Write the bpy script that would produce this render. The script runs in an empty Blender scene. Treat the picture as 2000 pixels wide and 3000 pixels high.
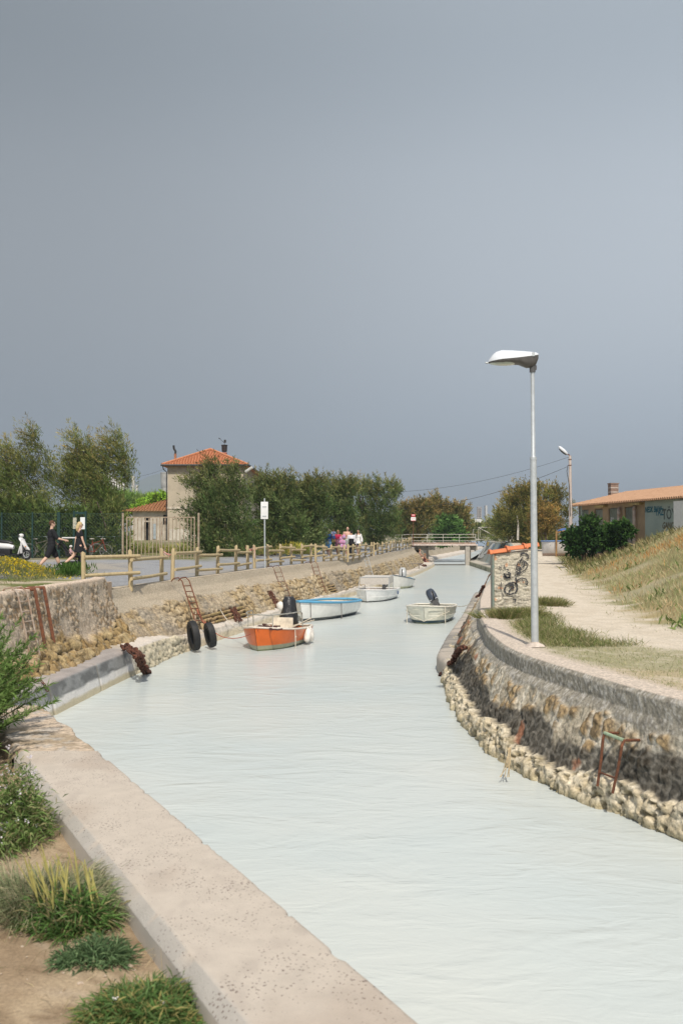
import bpy, bmesh, math, random
import numpy as np
from mathutils import Vector, Matrix, noise as mnoise
R = math.radians
sc = bpy.context.scene
COL = sc.collection
rng = np.random.default_rng(7)
random.seed(7)

# ------------------------------------------------------------------ camera, sky, sun, exposure
CAMZ = 3.1; F = 2916.7; TH = math.atan(62/F)
cam_d = bpy.data.cameras.new('camera'); cam = bpy.data.objects.new('camera', cam_d); COL.objects.link(cam)
cam.location = (0, 0, CAMZ); cam.rotation_euler = (R(90) + TH, 0, 0)
cam_d.sensor_fit = 'VERTICAL'; cam_d.sensor_height = 36; cam_d.sensor_width = 24; cam_d.lens = 35
cam_d.clip_start = 0.05; cam_d.clip_end = 12000
cam_d.dof.use_dof = True; cam_d.dof.focus_distance = 28; cam_d.dof.aperture_fstop = 5.0
sc.camera = cam
SUN_EL, SUN_AZ = 50, 176          # azimuth clockwise from +Y (the view direction)
w = bpy.data.worlds.new('World'); sc.world = w; w.use_nodes = True
def build_world():
    nt = w.node_tree; nt.nodes.clear(); N = nt.nodes.new; L = nt.links.new
    out = N('ShaderNodeOutputWorld'); bg = N('ShaderNodeBackground'); L(bg.outputs[0], out.inputs[0])
    tc = N('ShaderNodeTexCoord'); sep = N('ShaderNodeSeparateXYZ'); L(tc.outputs['Generated'], sep.inputs[0])
    ramp = N('ShaderNodeValToRGB'); ramp.color_ramp.interpolation = 'B_SPLINE'
    L(sep.outputs[2], ramp.inputs[0])
    stops = [(0.0, (.358, .425, .500)), (.10, (.378, .438, .508)), (.20, (.440, .486, .538)), (.34, (.428, .474, .526)), (.46, (.275, .322, .372)), (.75, (.50, .54, .58)), (1.0, (.75, .78, .82))]
    cr = ramp.color_ramp
    cr.elements[0].position = stops[0][0]; cr.elements[0].color = (*stops[0][1], 1)
    cr.elements[1].position = 1.0; cr.elements[1].color = (*stops[-1][1], 1)
    for p, c in stops[1:-1]:
        e = cr.elements.new(p); e.color = (*c, 1)
    # storm cloud is paler towards the right of the view
    m1 = N('ShaderNodeMapRange'); m1.interpolation_type = 'SMOOTHSTEP'
    m1.inputs[1].default_value = -.38; m1.inputs[2].default_value = .38; m1.inputs[3].default_value = .70; m1.inputs[4].default_value = 1.20
    L(sep.outputs[0], m1.inputs[0])
    nz = N('ShaderNodeTexNoise'); nz.inputs['Scale'].default_value = 1.6; nz.inputs['Detail'].default_value = 1.5
    L(tc.outputs['Generated'], nz.inputs['Vector'])
    m2 = N('ShaderNodeMapRange'); m2.inputs[1].default_value = .3; m2.inputs[2].default_value = .7; m2.inputs[3].default_value = .95; m2.inputs[4].default_value = 1.05
    L(nz.outputs['Fac'], m2.inputs[0])
    mu = N('ShaderNodeMath'); mu.operation = 'MULTIPLY'; L(m1.outputs[0], mu.inputs[0]); L(m2.outputs[0], mu.inputs[1])
    sc1 = N('ShaderNodeVectorMath'); sc1.operation = 'SCALE'; L(ramp.outputs[0], sc1.inputs[0]); L(mu.outputs[0], sc1.inputs[3])
    sky = N('ShaderNodeTexSky'); sky.sky_type = 'NISHITA'; sky.sun_disc = False
    sky.sun_elevation = R(SUN_EL); sky.sun_rotation = R(SUN_AZ); sky.dust_density = 2.0
    sc2 = N('ShaderNodeVectorMath'); sc2.operation = 'SCALE'; sc2.inputs[3].default_value = .11; L(sky.outputs[0], sc2.inputs[0])
    m3 = N('ShaderNodeMapRange'); m3.interpolation_type = 'SMOOTHSTEP'
    m3.inputs[1].default_value = -.35; m3.inputs[2].default_value = .30; L(sep.outputs[1], m3.inputs[0])
    mix = N('ShaderNodeMix'); mix.data_type = 'RGBA'
    L(m3.outputs[0], mix.inputs[0]); L(sc2.outputs[0], mix.inputs[6]); L(sc1.outputs[0], mix.inputs[7])
    L(mix.outputs[2], bg.inputs[0]); bg.inputs[1].default_value = 1.0
build_world()
sd = bpy.data.lights.new('sun', 'SUN'); sd.energy = 4.1; sd.angle = R(.9); sd.color = (1, .93, .82)
sun = bpy.data.objects.new('sun', sd); COL.objects.link(sun)
sdir = Vector((math.cos(R(SUN_EL))*math.sin(R(SUN_AZ)), math.cos(R(SUN_EL))*math.cos(R(SUN_AZ)), math.sin(R(SUN_EL))))
sun.rotation_euler = sdir.to_track_quat('Z', 'Y').to_euler()
sc.view_settings.view_transform = 'Standard'; sc.view_settings.look = 'None'
sc.view_settings.exposure = 0.0; sc.view_settings.gamma = 1.0
sc.cycles.max_bounces = 6; sc.cycles.diffuse_bounces = 3; sc.cycles.transparent_max_bounces = 12; sc.cycles.volume_bounces = 0

# ------------------------------------------------------------------ measuring the photograph
def ray(px, py):
    u = (px-1000)/F; v = (1500-py)/F
    return Vector((u, math.cos(TH) - v*math.sin(TH), math.sin(TH) + v*math.cos(TH)))
def PH(px, py, z):                 # the point seen at (px, py) at height z above the water
    r = ray(px, py); t = (z-CAMZ)/r.z
    return Vector((r.x*t, r.y*t, z))
def PD(px, py, Y):                 # the point seen at (px, py) at distance Y
    r = ray(px, py); t = Y/r.y
    return Vector((r.x*t, Y, CAMZ + r.z*t))
def lerp(a, b, t): return a + (b-a)*t
def sstep(x, a, b):
    t = np.clip((x-a)/(b-a), 0, 1); return t*t*(3-2*t)
def crv(pts):
    a = np.array(pts, float)
    def f(y): return np.interp(y, a[:, 0], a[:, 1])
    # soften the corners
    def g(y):
        y = np.asarray(y, float); d = .35
        return (f(y-d)+f(y)*2+f(y+d))/4
    return g
LT = crv([(10, -6.35), (12, -6.2), (17, -5.88), (22.7, -5.52), (24.0, -5.64), (25.2, -5.6), (30.3, -4.57), (34, -3.87), (38, -3.12), (41.9, -2.15), (51, -.02), (61, 2.08), (77, 4.6), (93, 6.75), (97, 7.4), (115, 9.3), (130, 12.6), (160, 19), (215, 29)])
LB = crv([(10, -6.1), (12, -5.9), (15, -5.55), (17, -5.35), (21, -5.1), (24, -4.82), (28, -4.0), (33, -2.95), (41, -1.4), (50, .55), (64, 3.3), (78, 5.75), (93, 7.7), (97, 8.1), (115, 9.9), (130, 13.1), (160, 19.6), (215, 29.6)])
LO = crv([(10, -5.7), (12, -5.4), (15, -5.1), (17, -4.87), (20.2, -4.66), (24.9, -4.25), (29.5, -3.42), (35.7, -2.15), (44, -.55), (52, 1.15), (64, 3.8), (77, 6.15), (89, 8.1), (94, 8.8), (97, 8.9), (115, 10.7), (130, 14.1), (160, 20.8), (215, 31)])
RT = crv([(-4, 22), (4, 12), (6.5, 8), (8.5, 4.95), (10.4, 3.6), (11.2, 3.35), (12.36, 3.08), (13.3, 2.86), (14.4, 2.65), (15.6, 2.56), (17.7, 2.62), (21.2, 2.95), (26, 3.62), (32, 4.6), (38, 5.9), (46, 7.6), (60, 10.1), (75, 12.9), (84, 13.6), (97, 14.2), (115, 17), (150, 25), (215, 42)])
RW = crv([(-4, 21), (4, 11.2), (6.5, 7.2), (8.5, 4.55), (10.0, 3.50), (10.8, 3.18), (11.6, 2.85), (12.95, 2.34), (14.6, 2.10), (16.8, 2.04), (18.5, 2.10), (20.2, 2.18), (22.7, 2.34), (26.8, 3.0), (33.7, 4.25), (45.7, 6.25), (60, 9.0), (78, 11.7), (100, 12.45), (115, 15.6), (150, 23.6), (215, 40)])
ZB = lambda y: .52-.20*sstep(np.asarray(y, float), 24, 27)
CO = lambda y: .272 - (np.asarray(y, float)-3.14)*.5018

# ------------------------------------------------------------------ numpy noise
def _h(ix, iy, s):
    n = (ix.astype(np.int64)*374761393 + iy.astype(np.int64)*668265263 + int(s)*1442695041) & 0xffffffff
    n = ((n ^ (n >> 13))*1274126177) & 0xffffffff
    n = n ^ (n >> 16)
    return (n & 0xffffff)/float(0x1000000)
def vnoise(x, y, s=0):
    ix = np.floor(x); iy = np.floor(y); fx = x-ix; fy = y-iy
    fx = fx*fx*(3-2*fx); fy = fy*fy*(3-2*fy)
    a = _h(ix, iy, s); b = _h(ix+1, iy, s); c = _h(ix, iy+1, s); d = _h(ix+1, iy+1, s)
    return (a*(1-fx)+b*fx)*(1-fy) + (c*(1-fx)+d*fx)*fy
def fbm(x, y, s=0, o=4):
    r = 0; amp = .5; tot = 0
    for k in range(o):
        r = r + amp*vnoise(x*2**k, y*2**k, s+k*17); tot += amp; amp *= .5
    return r/tot
def worley(x, y, s=0, jit=.85):
    ix = np.floor(x); iy = np.floor(y)
    f1 = np.full(x.shape, 9.); f2 = np.full(x.shape, 9.); cid = np.zeros(x.shape)
    for dx in (-1, 0, 1):
        for dy in (-1, 0, 1):
            cx = ix+dx; cy = iy+dy
            px = cx+.5+(_h(cx, cy, s)-.5)*jit; py = cy+.5+(_h(cx, cy, s+5)-.5)*jit
            d = np.hypot(x-px, y-py); c = _h(cx, cy, s+9)
            m = d < f1
            f2 = np.where(m, f1, np.minimum(f2, d)); cid = np.where(m, c, cid); f1 = np.where(m, d, f1)
    return f1, f2, cid
def C(*a): return np.array(a, float)
def cmix(a, b, t):
    t = np.asarray(t)[..., None]; return np.asarray(a)*(1-t) + np.asarray(b)*t
def S(r, g, b):                    # an sRGB reading as a linear colour
    return tuple(((c/255)/12.92 if c <= 10 else (((c/255)+.055)/1.055)**2.4) for c in (r, g, b))

# ------------------------------------------------------------------ materials
_M = {}
def mat(name, col, rough=.7, metal=0, col2=None, nscale=6, namt=.5, bump=0, bscale=40, detail=5, spec=.35, trans=0, attr=False, coord='Object', stretch=None, zband=None):
    if name in _M: return _M[name]
    m = bpy.data.materials.new(name); m.use_nodes = True; nt = m.node_tree; N = nt.nodes.new; L = nt.links.new
    p = nt.nodes['Principled BSDF']; p.inputs['Roughness'].default_value = rough; p.inputs['Metallic'].default_value = metal
    p.inputs['Specular IOR Level'].default_value = spec
    tc = N('ShaderNodeTexCoord'); vec = tc.outputs[coord]
    if stretch:
        mp = N('ShaderNodeMapping'); mp.inputs['Scale'].default_value = stretch; L(vec, mp.inputs[0]); vec = mp.outputs[0]
    if attr:
        a = N('ShaderNodeAttribute'); a.attribute_name = 'Col'; src = a.outputs['Color']
    else:
        rgb = N('ShaderNodeRGB'); rgb.outputs[0].default_value = (*col, 1); src = rgb.outputs[0]
    if zband:                      # another paint below a height on the object
        sp = N('ShaderNodeSeparateXYZ'); L(tc.outputs['Object'], sp.inputs[0]); cur = src
        for zz, cc in zband:
            mr = N('ShaderNodeMapRange'); mr.inputs[1].default_value = zz-.012; mr.inputs[2].default_value = zz+.012; mr.inputs[3].default_value = 1; mr.inputs[4].default_value = 0
            L(sp.outputs[2], mr.inputs[0]); mx = N('ShaderNodeMix'); mx.data_type = 'RGBA'
            L(mr.outputs[0], mx.inputs[0]); L(cur, mx.inputs[6]); mx.inputs[7].default_value = (*cc, 1); cur = mx.outputs[2]
        src = cur
    nz = N('ShaderNodeTexNoise'); nz.inputs['Scale'].default_value = nscale; nz.inputs['Detail'].default_value = detail; nz.inputs['Roughness'].default_value = .6
    L(vec, nz.inputs['Vector'])
    mr = N('ShaderNodeMapRange'); mr.inputs[1].default_value = .32; mr.inputs[2].default_value = .68; L(nz.outputs['Fac'], mr.inputs[0])
    mx = N('ShaderNodeMix'); mx.data_type = 'RGBA'
    if col2 is not None:
        L(mr.outputs[0], mx.inputs[0]); L(src, mx.inputs[6]); mx.inputs[7].default_value = (*col2, 1)
    else:
        mr.inputs[3].default_value = 1-namt*.5; mr.inputs[4].default_value = 1+namt*.5
        mx.blend_type = 'MULTIPLY'; mx.inputs[0].default_value = 1
        L(src, mx.inputs[6]); L(mr.outputs[0], mx.inputs[7])
    L(mx.outputs[2], p.inputs['Base Color'])
    if bump:
        b = N('ShaderNodeBump'); b.inputs['Strength'].default_value = 1; b.inputs['Distance'].default_value = bump
        n2 = N('ShaderNodeTexNoise'); n2.inputs['Scale'].default_value = bscale; n2.inputs['Detail'].default_value = 6; n2.inputs['Roughness'].default_value = .65
        L(vec, n2.inputs['Vector']); L(n2.outputs['Fac'], b.inputs['Height']); L(b.outputs[0], p.inputs['Normal'])
    if trans:                      # thin leaves let light through
        t = N('ShaderNodeBsdfTranslucent'); L(mx.outputs[2], t.inputs[0]); ms = N('ShaderNodeMixShader'); ms.inputs[0].default_value = trans
        L(p.outputs[0], ms.inputs[1]); L(t.outputs[0], ms.inputs[2]); L(ms.outputs[0], nt.nodes['Material Output'].inputs[0])
    _M[name] = m; return m

# ------------------------------------------------------------------ mesh helpers
def tag(o, label=None, cat=None, group=None, kind=None):
    if label: o['label'] = label
    if cat: o['category'] = cat
    if group: o['group'] = group
    if kind: o['kind'] = kind
    return o
def empty(name, loc, rz=0, label=None, cat=None, group=None, sc_=1):
    o = bpy.data.objects.new(name, None); COL.objects.link(o); o.location = loc; o.rotation_euler = (0, 0, rz); o.scale = (sc_,)*3
    o.empty_display_size = .2
    return tag(o, label, cat, group)
def mk(name, V, Fc, m=None, parent=None, col=None, smooth=True, loc=None):
    V = np.asarray(V, float).reshape(-1, 3)
    me = bpy.data.meshes.new(name)
    if isinstance(Fc, np.ndarray) and Fc.ndim == 2:
        n, k = Fc.shape
        me.vertices.add(len(V)); me.vertices.foreach_set('co', V.ravel())
        me.loops.add(n*k); me.loops.foreach_set('vertex_index', Fc.ravel().astype(np.int32))
        me.polygons.add(n); me.polygons.foreach_set('loop_start', np.arange(0, n*k, k, dtype=np.int32))
        me.update(calc_edges=True)
    else:
        me.from_pydata([tuple(v) for v in V], [], Fc)
    if smooth: me.polygons.foreach_set('use_smooth', np.ones(len(me.polygons), bool))
    if col is not None:
        at = me.color_attributes.new('Col', 'FLOAT_COLOR', 'POINT')
        c = np.ones((len(V), 4)); c[:, :3] = np.clip(np.asarray(col).reshape(-1, 3), 0, 1); at.data.foreach_set('color', c.ravel())
    if m: me.materials.append(m)
    me.update()
    o = bpy.data.objects.new(name, me); COL.objects.link(o)
    if parent: o.parent = parent
    if loc is not None: o.location = loc
    return o
def grid_faces(nu, nv, flip=False):
    i = np.arange(nu-1)[:, None]*nv + np.arange(nv-1)[None, :]; i = i.ravel()
    f = np.stack([i, i+1, i+nv+1, i+nv], 1)
    return f[:, ::-1].copy() if flip else f
class MB:
    def __init__(s): s.v = []; s.f = []
    def add(s, V, Fc):
        b = len(s.v); s.v += [tuple(x) for x in V]; s.f += [tuple(b+i for i in f) for f in Fc]; return s
    def box(s, c, d, rot=None, taper=1.0):
        x, y, z = d[0]/2, d[1]/2, d[2]/2
        V = [Vector(p) for p in ((-x, -y, -z), (x, -y, -z), (x, y, -z), (-x, y, -z), (-x*taper, -y*taper, z), (x*taper, -y*taper, z), (x*taper, y*taper, z), (-x*taper, y*taper, z))]
        if rot is not None: V = [rot @ q for q in V]
        return s.add([q+Vector(c) for q in V], [(0, 3, 2, 1), (4, 5, 6, 7), (0, 1, 5, 4), (1, 2, 6, 5), (2, 3, 7, 6), (3, 0, 4, 7)])
    def tube(s, pts, r, n=8, cap=True, flat=1.0):
        pts = [Vector(p) for p in pts]; k = len(pts)
        rs = r if hasattr(r, '__len__') else [r]*k
        rings = []; up = None
        for i in range(k):
            d = (pts[min(i+1, k-1)]-pts[max(i-1, 0)])
            d = d.normalized() if d.length > 1e-9 else Vector((0, 0, 1))
            if up is None:
                a = Vector((0, 0, 1)) if abs(d.z) < .9 else Vector((1, 0, 0))
                up = (a-d*a.dot(d)).normalized()
            else:
                up = (up-d*up.dot(d)); up = up.normalized() if up.length > 1e-6 else d.orthogonal().normalized()
            sd_ = d.cross(up)
            rings.append([pts[i]+(up*math.cos(t)*flat+sd_*math.sin(t))*rs[i] for t in (2*math.pi*j/n for j in range(n))])
        V = [q for rg in rings for q in rg]; Fc = []
        for i in range(k-1):
            for j in range(n):
                a = i*n+j; b = i*n+(j+1) % n; Fc.append((a, a+n, b+n, b))
        if cap: Fc.append(tuple(range(n))); Fc.append(tuple(reversed(range((k-1)*n, k*n))))
        return s.add(V, Fc)
    def cyl(s, a, b, r0, r1=None, n=12): return s.tube([a, b], [r0, r0 if r1 is None else r1], n)
    def ell(s, c, r, n=12, m=8, rot=None):
        if not hasattr(r, '__len__'): r = (r, r, r)
        V = []; Fc = []
        for i in range(m+1):
            ph = math.pi*i/m
            for j in range(n):
                t = 2*math.pi*j/n; q = Vector((r[0]*math.sin(ph)*math.cos(t), r[1]*math.sin(ph)*math.sin(t), r[2]*math.cos(ph)))
                V.append((rot @ q if rot is not None else q)+Vector(c))
        for i in range(m):
            for j in range(n):
                a = i*n+j; b = i*n+(j+1) % n; Fc.append((a, a+n, b+n, b))
        return s.add(V, Fc)
    def capsule(s, a, b, r0, r1, n=10):
        a = Vector(a); b = Vector(b); d = (b-a); L_ = max(d.length, 1e-5); d = d/L_
        pts = []; rs = []
        for k in range(5):
            t = math.pi/2*(1-k/4); pts.append(a-d*r0*math.sin(t)); rs.append(max(r0*math.cos(t), .001))
        for k in range(5):
            t = math.pi/2*k/4; pts.append(b+d*r1*math.sin(t)); rs.append(max(r1*math.cos(t), .001))
        return s.tube(pts, rs, n)
    def torus(s, c, R_, r, axis='Y', n=24, m=8, rot=None, sx=1, sz=1):
        V = []; Fc = []
        for i in range(n):
            t = 2*math.pi*i/n
            for j in range(m):
                p = 2*math.pi*j/m; q = R_+r*math.cos(p)
                a = (q*math.cos(t)*sx, r*math.sin(p), q*math.sin(t)*sz)
                a = Vector(a) if axis == 'Y' else (Vector((a[1], a[0], a[2])) if axis == 'X' else Vector((a[0], a[2], a[1])))
                V.append((rot @ a if rot is not None else a)+Vector(c))
        for i in range(n):
            for j in range(m): Fc.append((i*m+j, i*m+(j+1) % m, ((i+1) % n)*m+(j+1) % m, ((i+1) % n)*m+j))
        return s.add(V, Fc)
    def lathe(s, prof, c=(0, 0, 0), n=16):
        V = []; Fc = []; k = len(prof)
        for r_, z in prof:
            for j in range(n):
                t = 2*math.pi*j/n; V.append((c[0]+r_*math.cos(t), c[1]+r_*math.sin(t), c[2]+z))
        for i in range(k-1):
            for j in range(n): Fc.append((i*n+j, i*n+(j+1) % n, (i+1)*n+(j+1) % n, (i+1)*n+j))
        return s.add(V, Fc)
    def prism(s, poly, z0, z1):    # polygon in xy lifted from z0 to z1
        n = len(poly); V = [(x, y, z0) for x, y in poly]+[(x, y, z1) for x, y in poly]
        return s.add(V, [tuple(reversed(range(n))), tuple(range(n, 2*n))]+[(i, (i+1) % n, n+(i+1) % n, n+i) for i in range(n)])
    def build(s, name, m=None, parent=None, smooth=False, bevel=0, loc=None, rz=0, angle=35):
        me = bpy.data.meshes.new(name); me.from_pydata(s.v, [], s.f)
        bm = bmesh.new(); bm.from_mesh(me); bmesh.ops.recalc_face_normals(bm, faces=bm.faces)
        if bevel:
            es = [e for e in bm.edges if len(e.link_faces) == 2 and e.calc_face_angle(0) > R(30)]
            bmesh.ops.bevel(bm, geom=es, offset=bevel, segments=2, affect='EDGES', profile=.7, clamp_overlap=True)
        for f in bm.faces: f.smooth = smooth or bool(bevel)
        if smooth or bevel:
            for e in bm.edges:
                if len(e.link_faces) == 2 and e.calc_face_angle(0) > R(angle): e.smooth = False
        bm.to_mesh(me); bm.free()
        if m: me.materials.append(m)
        o = bpy.data.objects.new(name, me); COL.objects.link(o)
        if parent: o.parent = parent
        if loc is not None: o.location = loc
        if rz: o.rotation_euler = (0, 0, rz)
        return o
def copy_tree(o, parent=None):
    c = o.copy(); COL.objects.link(c)
    if parent: c.parent = parent
    for ch in o.children: copy_tree(ch, c)
    return c

def remesh(mb, name, m, parent, voxel=.012, smooth_it=2):
    o = mb.build(name, None, None)
    md = o.modifiers.new('r', 'REMESH'); md.mode = 'VOXEL'; md.voxel_size = voxel
    if smooth_it:
        ms = o.modifiers.new('s', 'SMOOTH'); ms.iterations = smooth_it; ms.factor = .5
    dg = bpy.context.evaluated_depsgraph_get(); me = bpy.data.meshes.new_from_object(o.evaluated_get(dg))
    old = o.data; o.modifiers.clear(); o.data = me; bpy.data.meshes.remove(old); me.name = name
    me.materials.clear(); me.materials.append(m)
    me.polygons.foreach_set('use_smooth', np.ones(len(me.polygons), bool))
    if parent: o.parent = parent
    return o

# leaves: thin four-cornered blades, all of one crown in one mesh
def blades(P, D, L_, W_, col, bend=.0, name='leaves', m=None, parent=None, seg=1):
    P = np.asarray(P, float); D = np.asarray(D, float); n = len(P)
    D = D/np.maximum(np.linalg.norm(D, axis=1, keepdims=True), 1e-6)
    Rn = rng.normal(size=(n, 3)); Sd = np.cross(D, Rn); Sd /= np.maximum(np.linalg.norm(Sd, axis=1, keepdims=True), 1e-6)
    L_ = np.broadcast_to(L_, n)[:, None]; W_ = np.broadcast_to(W_, n)[:, None]
    if seg == 1:
        mid = P+D*L_*.45; tip = P+D*L_; tip[:, 2] -= (bend*L_[:, 0])
        V = np.stack([P, mid+Sd*W_*.5, tip, mid-Sd*W_*.5], 1).reshape(-1, 3)
        Fc = np.arange(4*n).reshape(n, 4); k = 4
    else:
        a = P-Sd*W_*.5; b = P+Sd*W_*.5; m1 = P+D*L_*.55; m1[:, 2] -= bend*L_[:, 0]*.25
        tip = P+D*L_; tip[:, 2] -= bend*L_[:, 0]
        V = np.stack([a, b, m1+Sd*W_*.42, m1-Sd*W_*.42, tip], 1).reshape(-1, 3)
        i = np.arange(n)*5
        Fc = np.concatenate([np.stack([i, i+1, i+2, i+3], 1), np.stack([i+3, i+2, i+4, i+4], 1)]); k = 5
        Fl = [tuple(x) for x in Fc[:n]]+[tuple(x[:3]) for x in Fc[n:]]
        Fc = Fl
    cc = np.repeat(np.asarray(col, float).reshape(n, 3), k, axis=0)
    return mk(name, V, Fc, m, parent, cc, smooth=False)
# ------------------------------------------------------------------ heights of the land
PC = np.array([(16, 14.6), (9.5, 15.0), (5.8, 15.6), (4.9, 18), (5.35, 22), (6.6, 30), (8.3, 43), (11.5, 60), (16, 90), (22, 150)], float)
PWH = np.array([1.1, 1.05, 1.0, .95, .9, 1.0, 1.3, 1.6, 2.2, 3])
def path_side(X, Y):               # signed distance to the sandy track (minus = canal side), and its half width
    best = np.full(X.shape, 1e9); sgn = np.zeros(X.shape); hw = np.zeros(X.shape)
    for i in range(len(PC)-1):
        a = PC[i]; b = PC[i+1]; d = b-a; l2 = (d**2).sum()
        t = np.clip(((X-a[0])*d[0]+(Y-a[1])*d[1])/l2, 0, 1)
        qx = X-(a[0]+t*d[0]); qy = Y-(a[1]+t*d[1]); q = np.hypot(qx, qy)
        m = q < best; best = np.where(m, q, best)
        sgn = np.where(m, np.sign(d[1]*qx-d[0]*qy), sgn); hw = np.where(m, PWH[i]*(1-t)+PWH[i+1]*t, hw)
    return best*sgn, hw
def zR(X, Y):
    d, hw = path_side(X, Y)
    e = np.maximum(d-hw*.9, 0)
    A = 2.0-1.1*sstep(Y, 40, 54)
    z = 1.35+A*sstep(e, 0, 6.0)**.9
    z = z+.5*sstep(Y, 60, 85)
    z = z+(fbm(X*.5, Y*.5, 3)-.5)*.35*sstep(e, .2, 2.5)+(fbm(X*2.2, Y*2.2, 4)-.5)*.06*sstep(np.abs(X-RT(Y)), .4, .9)
    return z
def zL(X, Y):
    o = LT(Y)-X
    z = 1.72+.31*(1-sstep(Y, 23.2, 24.8))
    z = z+.2*sstep(o, 1.2, 6)*(sstep(Y, 24.0, 29))+.05*sstep(Y, 60, 93)
    z = z+.55*sstep(Y, 48, 80)*sstep(o, 4, 8)
    z = z-.35*sstep(Y, 98, 112)-.3*sstep(Y, 115, 180)*(1-sstep(o, 8, 30))
    z = z+(fbm(X*.7, Y*.7, 8)-.5)*.07*sstep(o, .3, 1.5)
    return z
def zN(X, Y):
    z = 1.42+.36*sstep(Y, 10, 12.5)*sstep(-X, 5.5, 7.5)
    z = z+(fbm(X*1.3, Y*1.3, 12)-.5)*.10*sstep(CO(Y)-.6-X, 0, .5)+(fbm(X*9, Y*9, 13)-.5)*.035+(fbm(X*24, Y*24, 14)-.5)*.012
    return z

M_GROUND = mat('ground_soil', (0, 0, 0), .95, nscale=28, namt=.38, bump=.02, bscale=22, attr=True, spec=.1)
M_SAND = mat('sand', (0, 0, 0), .95, nscale=70, namt=.35, bump=.008, bscale=60, attr=True, spec=.1)
M_GRAVEL = mat('gravel', (0, 0, 0), .95, nscale=24, namt=.62, bump=.05, bscale=16, attr=True, spec=.15)

def land(name, edge, sgn, Ys, offs, zf, colf, m, label=None):
    Yg, O = np.meshgrid(Ys, offs, indexing='ij'); X = edge(Yg)+sgn*O; Z = zf(X, Yg)
    col = colf(X, Yg, O)
    o = mk(name, np.stack([X, Yg, Z], -1), grid_faces(len(Ys), len(offs), flip=sgn > 0), m, None, col)
    return tag(o, label, None, None, 'structure')
# far bank gravel path and yard on the left
def colL(X, Y, O):
    gravel = C(.31, .315, .325); sand = C(.42, .36, .27); gr = C(.17, .17, .06); beige = C(.45, .385, .29)
    n = fbm(X*1.1, Y*1.1, 21); n2 = fbm(X*.45, Y*.25, 22)
    c = cmix(gravel, sand, sstep(n2+.35*n, .66, .85)*.55)
    c = cmix(c, C(.235, .24, .25), sstep(fbm(X*3, Y*1.2, 24), .55, .7)*.6)
    far = np.maximum(sstep(Y, 43, 45.5)*sstep(-X, 5, 7), sstep(O, 4.2+Y*.006, 5.5+Y*.006)*sstep(Y, 47, 50))
    c = cmix(c, cmix(gr, sand*.75, sstep(n, .4, .7)), far)
    c = cmix(c, C(.40, .34, .25), (1-sstep(O, .0, .22))*.9*sstep(Y, 24, 25))
    near = (1-sstep(Y+X*.12+n*1.6, 23.6, 25.8))
    c = cmix(c, cmix(C(.14, .16, .045), C(.5, .42, .30), sstep(n, .45, .62)), near)
    return c
Ys = np.concatenate([np.arange(10, 30, .22), np.arange(30, 60, .4), np.arange(60, 110, 1.), np.arange(110, 216, 5)])
offs = np.concatenate([np.arange(0, 3, .18), np.arange(3, 12, .35), np.geomspace(12, 420, 30)])
land('gravel_path', LT, -1, Ys, offs, zL, colL, M_GRAVEL)
# right bank, sandy track, dune
def colR(X, Y, O):
    d, hw = path_side(X, Y)
    n = fbm(X*1.6, Y*1.6, 31); n2 = fbm(X*.5, Y*.5, 32); n3 = fbm(X*6, Y*6, 33)
    sand = cmix(C(.62, .545, .44), C(.52, .445, .34), sstep(n3, .4, .65)*.6)
    grass = cmix(C(.25, .24, .11), C(.37, .30, .16), sstep(n2, .4, .65))
    off = np.abs(d)-hw+(n-.5)*1.3
    g = sstep(off, -.25, .55)
    canal = (d < 0)*1.0
    sparse = canal*sstep(n3+.5*n, .70, 1.0)
    c = cmix(sand, grass, g*(1-canal)+g*canal*(.30+.45*(1-sparse)))
    strip = 1-sstep(O, .28, .62+n3*.3-.1)
    c = cmix(c, C(.56, .475, .39), strip)
    bare = sstep(fbm(X*.35+9, Y*.35, 35), .62, .7)*(1-canal)*.6
    c = cmix(c, C(.52, .44, .34), bare*.6)
    return c
Ys = np.concatenate([np.arange(-4, 8, .5), np.arange(8, 26, .16), np.arange(26, 60, .4), np.arange(60, 110, 1.2), np.arange(110, 216, 5)])
offs = np.concatenate([np.arange(0, 4, .13), np.arange(4, 16, .3), np.geomspace(16, 420, 34)])
land('right_bank', RT, 1, Ys, offs, zR, colR, M_GROUND)
# near bank: trodden sand behind the coping
NEd = crv([(-8, CO(-8)-.3), (9, CO(9)-.3), (10, -4.0), (11, -5.1), (13, -6.5), (15, -8)])
def colN(X, Y, O):
    n = fbm(X*3, Y*3, 41); n3 = fbm(X*14, Y*14, 42)
    c = cmix(C(.42, .325, .215), C(.30, .22, .14), sstep(fbm(X*5, Y*5, 43), .38, .66)); c = cmix(c, C(.20, .14, .085), sstep(fbm(X*17, Y*17, 44), .60, .72)*.6)
    return cmix(c, C(.46, .37, .27), sstep(n3, .58, .75)*.6)
land('sand', NEd, -1, np.concatenate([np.arange(-8, 1, .4), np.arange(1, 10, .06), np.arange(10, 14, .3)]), np.concatenate([np.arange(0, 3.2, .06), np.geomspace(3.2, 60, 20)]), zN, colN, M_SAND)
# the plain that runs to the horizon
gx = np.linspace(-1, 1, 40); X_, Y_ = np.meshgrid(np.sign(gx)*np.abs(gx)**2*7000, np.geomspace(205, 9000, 40), indexing='ij')
tag(mk('ground', np.stack([X_, Y_, 1.0+fbm(X_*.01, Y_*.01, 5)*.8], -1), grid_faces(40, 40, flip=True), mat('far_plain', (.16, .17, .08), .95, col2=(.26, .23, .13), nscale=.02)), kind='structure')

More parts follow.
